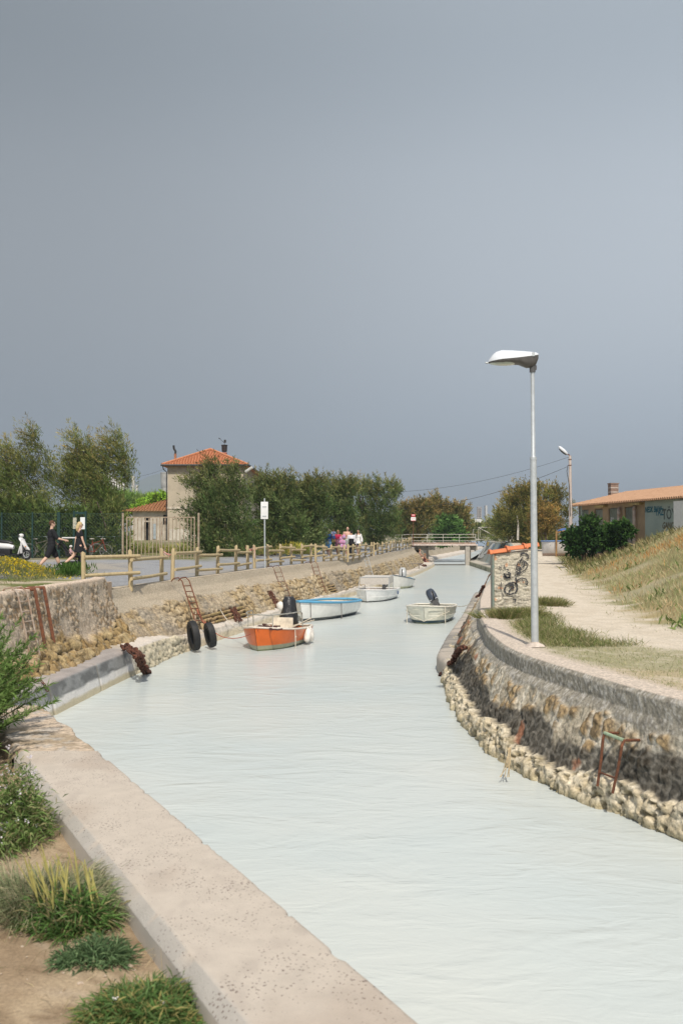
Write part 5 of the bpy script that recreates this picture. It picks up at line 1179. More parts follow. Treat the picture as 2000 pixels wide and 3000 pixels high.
scatter(26000, box_rej(2.9, 5.0, 15.3, 23.5, k_mat), zR, [(.16, .19, .06), (.24, .24, .10), (.11, .15, .045), (.36, .31, .17)], .17, .008, lean=.6, bend=.25, name='long_grass', label='longer green grass around the lamp pole and pillar foot', seed=53)
scatter(16000, box_rej(-13, -6.7, 20.5, 26.5, lambda X, Y: ((LT(Y)-X) > .35)*(Y-X*-.12 < 25.5)*sstep(fbm(X*1.1, Y*1.1, 66), .35, .5)), zL, [(.13, .17, .045), (.2, .21, .08), (.30, .27, .13)], .13, .012, lean=.6, name='grass', label='grass on top of the bank at the left edge', seed=37)
def flowers():
    global rng
    rng = np.random.default_rng(5); c = PH(65, 1690, 1.9); root = empty('flowering_shrub', c, 0, 'spreading patch of small yellow flowers at the left edge by the path', 'flowers')
    n = 9000; u = rng.normal(size=n)*.75-.15; v = rng.normal(size=n)*.9; h = .50*np.exp(-((u+.5)/.95)**2)*(.6+.4*np.exp(-(v/1.3)**2)); P = np.stack([u, v, h*rng.random(n)**.6], 1)
    blades(P, rng.normal(size=(n, 3))*.6+[0, 0, 1], .10*(.5+rng.random(n)), .016, np.array([(.12, .16, .04), (.2, .2, .07), (.28, .25, .11)])[rng.integers(0, 3, n)], name='leaves', m=M_LEAF, parent=root)
    n = 3800; u = rng.normal(size=n)*.68-.1; v = rng.normal(size=n)*.85; h = .52*np.exp(-((u+.5)/.95)**2)*(.6+.4*np.exp(-(v/1.3)**2)); k = fbm(u*3+7, v*3+7, 5) > .42; u, v, h = u[k], v[k], h[k]; n = len(u)
    P = np.stack([u, v, h*(.75+.3*rng.random(n))], 1)
    blades(P, rng.normal(size=(n, 3))*.4+[0, -.3, 1], .042, .036, np.array([(.72, .52, .02), (.80, .62, .05)])[rng.integers(0, 2, n)], name='blossoms', m=M_LEAF, parent=root)
    n = 900; P = np.stack([1.35+rng.normal(size=n)*.22, rng.normal(size=n)*.3, rng.random(n)*.3], 1); blades(P, rng.normal(size=(n, 3))*.5+[0, 0, 1.2], .16, .03, np.array([(.05, .11, .02), (.08, .15, .03)])[rng.integers(0, 2, n)], name='tall_leaves', m=M_LEAF, parent=root)
flowers()
# ------------------------------------------------------------------ plants on the near bank
def needle_shrub():
    global rng
    rng = np.random.default_rng(77); rd = random.Random(4)
    c = (-2.90, 7.45, 1.40); root = empty('green_shrub', c, 0, 'bushy green shrub with needle leaves at the left edge leaning over the coping', 'shrub')
    q = MB(); P = []; D = []; Cc = []
    for i in range(400):
        s0 = np.array([rd.uniform(-.55, .10), rd.uniform(-.75, .5), rd.uniform(-.05, .30)]); yaw = rd.uniform(-.9, 1.0)
        d = np.array([.62+rd.uniform(-.5, .45), rd.uniform(-.55, .5), .25+rd.random()*1.25]); d /= np.linalg.norm(d); L_ = rd.uniform(.35, .85)*(1.0 if s0[0] < 0 else .8)
        m_ = 9; pts = []
        for k in range(m_):
            t = k/(m_-1); pts.append(s0+d*L_*t+np.array([0, 0, .12*math.sin(t*1.6)*L_]))
        q.tube([Vector(p) for p in pts], [.006*(1-.7*k/m_) for k in range(m_)], 4, cap=False)
        nn = 190; t = rng.random(nn)**.75; b = s0+d*(L_*t)[:, None]+np.array([0, 0, .12])*np.sin(t*1.6)[:, None]*L_
        P.append(b); D.append(d*.9+rng.normal(size=(nn, 3))*.55); sh = rng.random(nn)[:, None]
        fr = np.array([(.15, .24, .065)])*t[:, None]+np.array([(.05, .11, .03)])*(1-t[:, None]); Cc.append(fr*(.7+.6*sh))
    q.build('stem', mat('green_stem', (.16, .17, .07), .8, nscale=9), root)
    blades(np.concatenate(P), np.concatenate(D), .052*(.6+.8*rng.random(len(P)*190)), .0085, np.concatenate(Cc), name='foliage', m=M_LEAF, parent=root)
needle_shrub()
def SN(x, y): return tuple(PH(x, y, 1.46))[:2]
def herb(name, x, y, label, cat, seed, n, L_, W_, spread, hgt, cols, flowers_=0, fcol=(.75, .70, .74), stems=0, ell=(1, 1), fsz=.014, dome=True):
    global rng
    rng = np.random.default_rng(seed); c = SN(x, y); z = float(zN(np.array([c[0]]), np.array([c[1]]))[0]); root = empty(name, (c[0], c[1], z), 0, label, cat)
    a = rng.random(n)*6.283; r = np.sqrt(rng.random(n)); ra = .6+.75*vnoise(a*1.2, a*0+seed, seed)
    X = np.cos(a)*r*spread*ell[0]*ra+rng.normal(size=n)*spread*.20; Y = np.sin(a)*r*spread*ell[1]*ra+rng.normal(size=n)*spread*.20
    top = hgt*np.sqrt(np.clip(1-r**2, .03, 1))*(.1+2.0*fbm(X*14/(spread*4), Y*14/(spread*4), seed, 2)); Z = top*rng.random(n)**.6
    D = np.stack([np.cos(a)*r, np.sin(a)*r, .5+0*a], 1)+rng.normal(size=(n, 3))*.55
    blades(np.stack([X, Y, Z], 1), D, L_*(.5+rng.random(n)), W_, np.array(cols)[rng.integers(0, len(cols), n)]*(.7+.6*rng.random((n, 1))), .25, 'leaves', M_LEAF, root, 1)
    if flowers_:
        m_ = flowers_; k = rng.integers(0, n, m_); c_ = np.stack([X[k], Y[k], top[k]*(.9+.25*rng.random(m_))], 1)
        P = np.repeat(c_, 6, 0)+rng.normal(size=(m_*6, 3))*.007; blades(P, rng.normal(size=(m_*6, 3)), fsz, fsz*.9, np.ones((m_*6, 3))*np.array(fcol), name='flowers', m=M_LEAF, parent=root)
    if stems:
        q = MB(); rd = random.Random(seed)
        for k in range(stems):
            p = Vector((rd.uniform(-.8, .8)*spread*ell[0], rd.uniform(-.6, .6)*spread, 0)); d = Vector((rd.uniform(-.45, .1), rd.uniform(-.2, .3), 1)); l = rd.uniform(.2, .34)
            q.tube([p, p+d*l*.5, p+d*l+Vector((rd.uniform(-.04, .01), 0, -.01))], [.0022, .0022, .0018], 5); q.tube([p+d*l*.45, p+d*l*.7, p+d*l], [.0035, .0055, .002], 6)
        q.build('seed_stalks', mat('seed_stalk', (.34, .31, .10), .8, nscale=30), root)
    return root
herb('flowering_herb', 25, 2440, 'leafy green herb with tiny white flowers, below the needle shrub', 'plant', 81, 6000, .055, .008, .23, .28, [(.14, .22, .06), (.21, .28, .10), (.09, .15, .04), (.26, .25, .12)], 60, ell=(1.0, 1.25))
tuft('grass_clump', SN(110, 2640), zN, 11000, .32, .0034, [(.22, .26, .13), (.31, .32, .18), (.42, .37, .24), (.14, .18, .09)], 'wispy grey green grass clump spilling over the coping edge', 'grass tuft', 82, spread=.24, lean=.85, bend=.45, ell=(1.25, 1))
herb('plantain', 222, 2700, 'dark green plantain with tall yellowish seed stalks beside the coping', 'plant', 83, 3000, .075, .007, .14, .10, [(.08, .17, .04), (.13, .23, .06), (.06, .11, .03), (.24, .21, .10)], 0, stems=17, ell=(1.15, .9))
herb('low_plant', 275, 2790, 'small blue green rosette on sand in front of the plantain', 'plant', 84, 1500, .05, .0065, .10, .055, [(.11, .18, .08), (.15, .22, .10), (.07, .12, .05)], 0, ell=(1.2, .8))
herb('low_plant', 395, 2970, 'leafy green plant at the bottom edge with a few yellow leaves', 'plant', 85, 5200, .06, .0055, .18, .075, [(.10, .19, .05), (.16, .26, .09), (.08, .13, .04), (.30, .27, .10)], 8, fcol=(.8, .75, .75), ell=(1.0, .85), fsz=.008)
scatter(1500, box_rej(-2.4, -.4, 2.9, 6.0, lambda X, Y: (CO(Y)-.63 > X)*(CO(Y)-1.15 < X)*sstep(fbm(X*4, Y*4, 78), .42, .6)), zN, [(.42, .34, .20), (.50, .42, .26), (.33, .25, .14)], .17, .0028, lean=1.1, bend=.3, name='dry_stalks', label='long dry stalks lying along the inner edge of the coping', seed=40)
scatter(9000, box_rej(-2.6, -.4, 2.9, 6.4, lambda X, Y: (CO(Y)-.62 > X)*np.maximum(sstep(fbm(X*5+3, Y*5, 79), .60, .70), .5*sstep(X-CO(Y)+1.0, 0, .3)*sstep(fbm(X*7, Y*7, 80), .50, .6))), zN, [(.12, .19, .06), (.20, .24, .10), (.30, .28, .14)], .06, .004, lean=.9, bend=.25, name='small_weeds', label='small scattered green sprigs on the sand', seed=41)
scatter(3500, box_rej(-2.8, -.4, 2.8, 6.5, lambda X, Y: (CO(Y)-.64 > X)*sstep(fbm(X*3, Y*3, 77), .46, .6)), zN, [(.24, .17, .10), (.36, .26, .15)], .05, .003, lean=1.0, bend=.3, name='dry_litter', label='dry stalks and litter strewn on the sand', seed=39)
def pebbles():
    rd = random.Random(9); q = MB()
    for k in range(420):
        y = rd.uniform(2.6, 6.5); x = float(CO(y))-.64-rd.random()**1.3*1.6; r_ = rd.uniform(.002, .007)*(2.2 if rd.random() < .05 else 1)
        z = float(zN(np.array([x]), np.array([y]))[0]); q.ell((x, y, z+r_*.3), (r_, r_*rd.uniform(.6, 1), r_*.6), 6, 4)
    tag(q.build('pebbles', mat('pebble', (.55, .46, .36), .8, col2=(.30, .22, .15), nscale=60), smooth=True), 'tiny pebbles and shell bits on the sand', None, None, 'stuff')
pebbles()
# ================================================================== boats
M_GEL = lambda n, c, bands=(), c2=None: mat(n, c, .30, nscale=3.5, namt=.20, zband=list(bands), spec=.4, detail=6)
def outboard(parent, x, z, tilt=0, cowl=(.02, .022, .026), scale=1., cover=False):
    e = bpy.data.objects.new('outboard_motor', None); COL.objects.link(e); e.parent = parent; e.location = (x, 0, z); e.rotation_euler = (0, tilt, 0); e.scale = (scale,)*3
    m = mat('cowl_%d_%d' % (int(cowl[0]*1000), int(cowl[2]*1000)), cowl, .3, nscale=3, namt=.2, spec=.5)
    if cover:
        q = MB(); pr = [(.02, .78), (.13, .80), (.19, .70), (.20, .5), (.26, .25), (.27, .05), (.22, -.02), (.03, -.03)]; V = []
        for r_, zz in pr:
            for j in range(22):
                t = 2*math.pi*j/22; k = 1+.10*math.sin(5*t+zz*9)+.06*math.sin(9*t-zz*14); V.append((-.12+r_*1.15*math.cos(t)*k, r_*.95*math.sin(t)*k, zz))
        q.add(V, [(i*22+j, i*22+(j+1) % 22, (i+1)*22+(j+1) % 22, (i+1)*22+j) for i in range(7) for j in range(22)]); q.build('plastic_cover', mat('black_plastic_bag', (.022, .022, .024), .28, nscale=7, bump=.03, bscale=9, spec=.6), e, smooth=True, angle=60)
    else:
        q = MB(); pr = [(0, .02, .0), (.12, .16, .0), (.15, .19, .08), (.16, .20, .2), (.15, .19, .34), (.11, .15, .42), (0, .02, .44)]; V = []
        for ry, rx, zz in pr:
            for j in range(16):
                t = 2*math.pi*j/16; cx_, sy_ = math.cos(t), math.sin(t); V.append((-.16+rx*math.copysign(abs(cx_)**.6, cx_), ry*math.copysign(abs(sy_)**.6, sy_), zz+.12))
        q.add(V, [(i*16+j, i*16+(j+1) % 16, (i+1)*16+(j+1) % 16, (i+1)*16+j) for i in range(6) for j in range(16)]); q.build('cowl', m, e, smooth=True, angle=60)
        q = MB(); q.box((-.16, 0, .15), (.33, .27, .035)); q.build('trim_band', mat('cowl_trim', (.32, .33, .34), .4), e, bevel=.01)
        q = MB(); q.tube([(.0, .02, .14), (.28, .05, .22), (.42, .06, .26)], [.025, .022, .026], 8); q.build('tiller', M_METAL_D, e)
    q = MB(); q.box((-.18, 0, -.22), (.13, .09, .55)); q.box((-.22, 0, -.52), (.34, .03, .03)); q.lathe([(0, -.12), (.035, -.08), (.035, .1), (0, .14)], (-.2, 0, -.62), 8); q.build('leg', mat('motor_leg', (.06, .06, .065), .4), e)
    q = MB(); q.box((-.04, 0, 0), (.10, .20, .22)); q.build('clamp', M_METAL_D, e)
    return e
def boat(name, label, stem, ang, L_, B, zs, zb_, hull, bands, rim, inside, p=2.2, t0=.4, stern=.8, rake=.28, chine=True, rimr=.035, deck=.0, group='small boats moored in the canal', base_z=0, roundstern=False, strakes=()):
    """local +x is the bow; the origin is on the waterline below the stem"""
    ws = Vector((math.sin(ang)*-1, -math.cos(ang), 0)); rz = math.atan2(ws.y, ws.x)
    root = empty(name, (stem.x, stem.y, base_z), rz, label, 'boat', group)
    nx = 30; ts = [i/(nx-1) for i in range(nx)]
    def f(t):
        v = (stern+(1-stern)*math.sin(min(t/t0, 1)*math.pi/2)) if t < t0 else 1-((t-t0)/(1-t0))**p
        if roundstern: v *= min(1, (max(t, .0)/.16))**.5 if t < .16 else 1
        return max(v, .008)*B/2
    def sh(t): return zb_+(zs-zb_)*(t**2.2)
    def sec(t, inner=0.):
        b = f(t); s_ = sh(t); x = -L_+L_*t; k = t**5
        pts = [(0.0, -.22+.10*t**4), (.60 if chine else .5, -.12+.06*t**4), (.80 if chine else .74, .02+.05*t), (.93, s_*.5), (1.0, s_)]
        out = []
        for w_, z in pts:
            fr = max(0, (s_-z)/(s_+.2)); xx = x-rake*fr*k*1.2+ (.06 if t == 0 else 0)*fr
            bb = max(b*w_-inner*(1 if w_ else 0), .002 if w_ else 0); zz = z+(inner*1.6 if z < .1 else 0)
            bb *= (1-.30*fr*t**3)
            out.append((xx-(inner*1.2*k), bb, max(zz, .06 if inner else -9)))
        return out
    def skin(inner):
        V = []
        for t in ts:
            s_ = sec(t, inner); ring = [(x, -y, z) for x, y, z in reversed(s_)]+[(x, y, z) for x, y, z in s_[1:]]
            V += ring
        return V, 9
    V, k = skin(0); q = MB(); q.add(V, [(i*k+j, i*k+j+1, (i+1)*k+j+1, (i+1)*k+j) for i in range(nx-1) for j in range(k-1)]+[tuple(range(k))])
    h = q.build('hull', M_GEL('paint_'+label[:14].replace(' ', '_'), hull, bands), root, smooth=True, angle=28)
    V, k = skin(.045); q = MB(); q.add(V, [(i*k+j, i*k+j+1, (i+1)*k+j+1, (i+1)*k+j) for i in range(nx-1) for j in range(k-1)]+[tuple(range(k))])
    q.build('inside', mat('inside_'+label[:10].replace(' ', '_'), inside, .6, nscale=5, namt=.35), root, smooth=True, angle=28)
    q = MB(); P1 = [(-L_+L_*t, -f(t)+.015, sh(t)+.008) for t in ts]; P2 = [(-L_+L_*t, f(t)-.015, sh(t)+.008) for t in reversed(ts)]
    q.tube(P1+P2+[P1[0]], rimr, 8, flat=.75); q.build('gunwale', mat('rim_'+label[:12].replace(' ', '_'), rim, .45, nscale=4, namt=.2), root, smooth=True, angle=60)
    for z in strakes:
        for s_ in (-1, 1):
            q = MB(); q.tube([(-L_+L_*t-.01*(t > .9), s_*(f(t)*(.93+.07*min(1, abs(z/sh(t)-.5)*2))*(1-.30*max(0, (sh(t)-z)/(sh(t)+.2))*t**3)+.004), z*(1+.25*t*t)) for t in ts[:-1]], .012, 5); q.build('strake', M_GEL('paint_'+label[:14].replace(' ', '_'), hull), h)
    q = MB(); 
    for t in (.18, .5): q.box((-L_+L_*t, 0, sh(t)*.62), (.26, f(t)*1.86, .035)); 
    ths = MB(); ths.box((-L_+L_*.2, 0, sh(.2)*.62), (.28, f(.2)*1.84, .035)); ths.build('thwart', mat('thwart_'+label[:8].replace(' ', '_'), inside, .6), root)
    ths = MB(); ths.box((-L_+L_*.52, 0, sh(.52)*.60), (.28, f(.52)*1.84, .035)); ths.build('thwart', mat('thwart_'+label[:8].replace(' ', '_'), inside, .6), root)
    if deck:
        q = MB(); td = [t for t in ts if t > 1-deck]; n_ = len(td); V = [(-L_+L_*t, -f(t)+.03, sh(t)-.01) for t in td]+[(-L_+L_*t, f(t)-.03, sh(t)-.01) for t in td]
        q.add(V, [(i, i+1, n_+i+1, n_+i) for i in range(n_-1)]); q.build('foredeck', mat('deck_'+label[:8].replace(' ', '_'), inside, .6), root)
    return root, f, sh, rz
def rope(pts, label=None, r=.012, c=(.62, .58, .50), name='mooring_rope', parent=None, group='mooring ropes'):
    P = [Vector(p) for p in pts]; o = P[0]
    q = MB(); out = []
    for i in range(len(P)-1):
        for t in np.linspace(0, 1, 9)[:-1]: out.append(P[i].lerp(P[i+1], t)-Vector((0, 0, .06*(P[i+1]-P[i]).length*4*t*(1-t))))
    out.append(P[-1]); q.tube([p-o for p in out], r, 6); ob = q.build(name, mat('rope_%d' % int(c[0]*100), c, .9, nscale=40), parent, loc=o if parent is None else None)
    if parent is not None: ob.location = o
    return tag(ob, label, 'rope' if label else None, group if label else None)
def world(root, p):
    return root.matrix_basis @ Vector(p)

W0 = lambda x, y: PH(x, y, 0)
ob, f1, s1, _ = boat('orange_boat', 'small orange motor boat with white rim, tube rail and bagged outboard', W0(745, 1911), R(15), 3.1, 1.56, .64, .44, (.68, .14, .02), [(.14, (.33, .33, .22)), (.035, (.13, .14, .06))], (.70, .63, .53), (.62, .55, .45), p=3.0, t0=.35, stern=.86, deck=.34)
def orange_extras():
    L_ = 3.1; x = lambda t: -L_+L_*t
    m = mat('tube_rail', (.42, .40, .35), .45, metal=.4, nscale=9)
    q = MB(); ts = [.42, .5, .7, .86, .95]; z = s1(1)+.30
    P = [(x(.38), -f1(.38)+.06, s1(.38)+.0), (x(.40), -f1(.4)+.06, z-.05), (x(.44), -f1(.44)+.07, z)]+[(x(t), -f1(t)+.08, z) for t in (.6, .75, .88)]+[(x(.965), 0, z+.03)]+[(x(t), f1(t)-.08, z) for t in (.88, .75, .6, .44)]+[(x(.40), f1(.4)-.06, z-.05), (x(.38), f1(.38)-.06, s1(.38))]
    q.tube(P, .016, 8)
    for t, s_ in ((.85, -1), (.85, 1)): q.tube([(x(t), s_*(f1(t)-.08), s1(t)), (x(t), s_*(f1(t)-.08), z)], .015, 8)
    q.build('pulpit_rail', m, ob, smooth=True)
    outboard(ob, x(0)+.28, s1(0)+.02, 0, cover=True, scale=1.0)
    q = MB(); q.box((x(.30), .05, s1(0)+.12), (.05, .62, .34)); q.box((x(.38), .05, s1(0)-.02), (.45, .62, .05), Matrix.Rotation(R(-20), 3, 'Y')); q.build('seat', mat('cream_seat', (.66, .58, .46), .6, nscale=6), ob, bevel=.015)
    for k, (t, dz, tl) in enumerate(((.34, -.06, .10), (.22, .0, -.05))):
        e = MB(); rot = Matrix.Rotation(R(-18 if k == 0 else 12), 3, 'Y'); prof = [(0, -.21), (.03, -.20), (.085, -.15), (.10, 0), (.085, .14), (.03, .2), (.02, .235), (0, .24)]
        c = Vector((x(t), -(-f1(t)-.08), s1(t)-.20)); c.y = f1(t)+.04
        t_ = MB(); t_.lathe(prof, (0, 0, 0), 14); e.add([rot @ Vector(v)+c for v in t_.v], t_.f); e.build('fender', mat('white_fender', (.70, .66, .60), .5, nscale=6), ob, smooth=True, angle=60)
    rd = random.Random(3); q = MB()
    for k in range(7):
        a = Vector((x(rd.uniform(.68, .9)), rd.uniform(-.35, .4), s1(.8)+.02)); pts = [a]
        for j in range(5): a = a+Vector((rd.uniform(-.14, .12), rd.uniform(-.16, .16), rd.uniform(-.01, .02))); a.z = max(a.z, s1(.75)-.01); pts.append(a.copy())
        q.tube(pts, .02, 6)
    q.build('chain_heap', mat('rusty_chain', (.13, .05, .035), .9, col2=(.04, .03, .03), nscale=25), ob)
    q = MB(); q.tube([(x(.28), .25, s1(.3)+.02), (x(.02), f1(0)+.05, s1(0)+.16)], .014, 6); q.tube([(x(.34), .35, s1(.3)+.0), (x(.03), f1(0)-.03, s1(0)+.22)], .014, 6); q.build('oar', mat('pale_oar', (.55, .47, .36), .7), ob)
    q = MB(); q.tube([(x(.62), f1(.62)+.01, s1(.62)+.02), (x(.625), f1(.62)+.03, .2), (x(.62), f1(.62)+.02, -.1)], .012, 5); q.build('hanging_rope', mat('rope_62', (.6, .55, .45), .9), ob)
orange_extras()
bb, f2, s2, _ = boat('rowing_boat', 'white rowing boat with bright blue gunwale moored behind the orange boat', W0(878, 1824), R(20), 4.9, 1.8, .72, .52, (.80, .79, .75), [(.11, (.035, .045, .05))], (.10, .33, .52), (.66, .60, .50), p=2.4, t0=.42, stern=.9, rimr=.06, roundstern=True, chine=False)
q = MB(); q.tube([(-3.2, .1, .45), (-2.4, .3, .52), (-1.5, .2, .50), (-.9, .05, .58)], .03, 6); q.tube([(-3.6, -.2, .5), (-1.4, .35, .5)], .02, 6); q.build('oar', mat('grey_oar', (.30, .26, .21), .8), bb)
q = MB(); q.ell((-3.1, .1, .38), (.35, .3, .12), 10, 6); q.ell((-1.6, 0, .40), (.6, .35, .1), 10, 6); q.build('tarpaulin', mat('brown_tarp', (.36, .31, .25), .9, nscale=6, bump=.02), bb, smooth=True)
for t in (.62, .93):
    q = MB(); s_ = 1; q.tube([(-4.9+4.9*t, s_*(f2(t)+.03), s2(t)-.02), (-4.9+4.9*t, s_*(f2(t)+.04), .0)], .018, 5); q.build('hanging_rope', mat('dark_rope', (.18, .17, .16), .9), bb)
wb, f3, s3, _ = boat('white_motorboat', 'white motorboat with a low windscreen and dark raised engine, behind the blue rimmed boat', W0(1070, 1766), R(15), 3.9, 1.7, .56, .46, (.80, .80, .78), [(.05, (.02, .025, .03))], (.76, .75, .72), (.68, .60, .54), p=3.4, t0=.38, stern=.92, deck=.30, strakes=(.2,))
q = MB(); q.torus((-3.0, f3(.25)+.01, .30), .07, .02, 'Y', 14, 6); q.build('round_badge', mat('badge_blue', (.08, .12, .22), .5), wb)
outboard(wb, -3.78, .50, R(-35), cowl=(.03, .032, .036), scale=.85)
q = MB(); q.tube([(-1.6, -.72, .48), (-1.75, -.70, 1.05), (-1.75, .70, 1.08), (-1.6, .72, .48)], .018, 6); q.tube([(-2.7, -.70, .45), (-2.8, -.68, 1.10), (-2.8, .68, 1.10), (-2.7, .70, .45)], .018, 6); q.build('canopy_frame', M_GALV, wb)
q = MB(); q.add([(-1.75, -.68, 1.05), (-1.75, .68, 1.08), (-2.8, .66, 1.11), (-2.8, -.66, 1.11), (-1.75, -.68, .72), (-1.75, .68, .74), (-2.8, .67, .80), (-2.8, -.67, .80)], [(0, 1, 2, 3), (0, 4, 5, 1), (1, 5, 6, 2), (3, 2, 6, 7), (0, 3, 7, 4)]); o_ = q.build('canopy', mat('grey_canopy', (.52, .49, .44), .9, nscale=30, namt=.3), wb); sm = o_.modifiers.new('s', 'SOLIDIFY'); sm.thickness = .012
vb, f4, s4, _ = boat('white_dinghy', 'farthest white boat, high bow and grey outboard, with algae stained waterline', W0(1150, 1727), R(12), 3.5, 1.75, .80, .42, (.73, .71, .66), [(.12, (.42, .42, .26)), (.03, (.2, .2, .1))], (.10, .12, .14), (.66, .60, .53), p=2.6, t0=.38, stern=.85, rake=.35, deck=.3)
outboard(vb, -3.3, .44, R(-25), cowl=(.46, .47, .46), scale=1.35)
q = MB(); q.ell((-3.0, .3, .48), (.45, .4, .08), 10, 6); q.build('blue_cloth', mat('blue_cloth', (.10, .26, .36), .8, nscale=8), vb, smooth=True)
db, f5, s5, _ = boat('cream_dinghy', 'cream dinghy moored alone on the right with a tilted dark outboard', W0(1240, 1831), R(14), 2.9, 1.62, .63, .50, (.72, .71, .61), [(.12, (.015, .05, .075)), (.035, (.22, .24, .14))], (.70, .67, .58), (.58, .56, .48), p=4.6, t0=.3, stern=.93, rake=.34, strakes=(.24, .40), deck=.22)
outboard(db, -2.75, .56, R(-28), cowl=(.045, .055, .075), scale=1.12).rotation_euler = (R(30), R(-22), 0)
q = MB(); z = .40
q.tube([(-.9, -f5(.69)-.01, .42), (-.30, -.42, .25), (-.05, 0, .12), (-.30, .42, .25), (-.9, f5(.69)+.01, .42)], .012, 5)
q.build('bow_line', mat('rope_62', (.6,)*3), db)
for s_, t in ((1, .80), (-1, .78)):
    q = MB(); q.tube([(-2.9+2.9*t, s_*(f5(t)+.01), s5(t)), (-2.9+2.9*t, s_*(f5(t)+.02), -.05)], .014, 5); q.build('hanging_rope', mat('rope_62', (.6,)*3), db)
a = world(db, (-2.2, f5(.25), s5(.25))); rope([a, PH(1385, 1762, .75)], 'pale rope from the cream dinghy to the chains on the right wall')
WL = lambda Y, t, o=.06: Vector((float(LT(Y))*(1-t)+float(LB(Y))*t+o, Y-o*.3, 1.72*(1-t)+.34*t))
rope([world(ob, (-.05, 0, s1(1))), WL(30.6, .70)], 'pale double rope from the bow of the orange boat up to the wall')
rope([world(ob, (-.05, .1, s1(1)-.05)), PH(660, 1868, .25), WL(28.6, .80, .15)], 'red rope drooping from the orange boat to the tyre', c=(.42, .10, .06), r=.010)

# boats hauled out on the right bank
lb, fl, sl, _ = boat('beached_boat', 'old white boat with blue trim propped up beside the dark bush', PD(1690, 1590, 56), R(90), 3.6, 1.5, .75, .62, (.60, .58, .56), [(-.05, (.4, .3, .25))], (.13, .22, .42), (.22, .16, .12), p=2.2, group=None, base_z=1.90, rimr=.05, roundstern=True)
lb.rotation_euler.z = R(-20); lb.location = (PD(1690, 1590, 56).x+1.5, 55.5, 2.02)
b = PD(1628, 1602, 55.6); root = empty('trestle', (b.x, b.y, 1.9), 0, 'rusty yellow pipe trestle standing over the beached boat', 'trestle'); u = 55.6/F
q = MB(); q.tube([(0, 0, -.1), (.02, 0, 70*u)], .05, 8); q.tube([(0, 0, 63*u), (33*u, .6, 71*u)], .035, 8); q.tube([(33*u, .6, 0), (33*u, .6, 72*u)], .04, 8); q.build('pipes', mat('yellow_rust', (.38, .23, .08), .8, col2=(.2, .1, .05), nscale=9), root)
b = PD(1648, 1556, 56.5); q = MB(); q.lathe([(0, -.12), (.30, -.12), (.40, .02), (.36, .08), (.15, .16), (0, .18)], n=14); bp_ = q.build('engine_cover', mat('blue_cover', (.06, .12, .30), .5), loc=(b.x+.1, b.y, b.z), smooth=True); tag(bp_, 'blue cover hanging above the beached boat', 'cover')
q = MB(); q.ell((0, 0, .12), (.9, .32, .17), 16, 8); kb = q.build('upturned_kayak', mat('sky_blue_plastic', (.25, .50, .70), .5), smooth=True, loc=PH(1549, 1592, 1.62)); tag(kb, 'small light blue hull lying on the sand behind the tile topped pillar', 'boat')
b = PD(1630, 1545, 66); q = MB(); q.tube([(0, 0, -1.2), (.9, 0, 1.2)], .05, 6); 

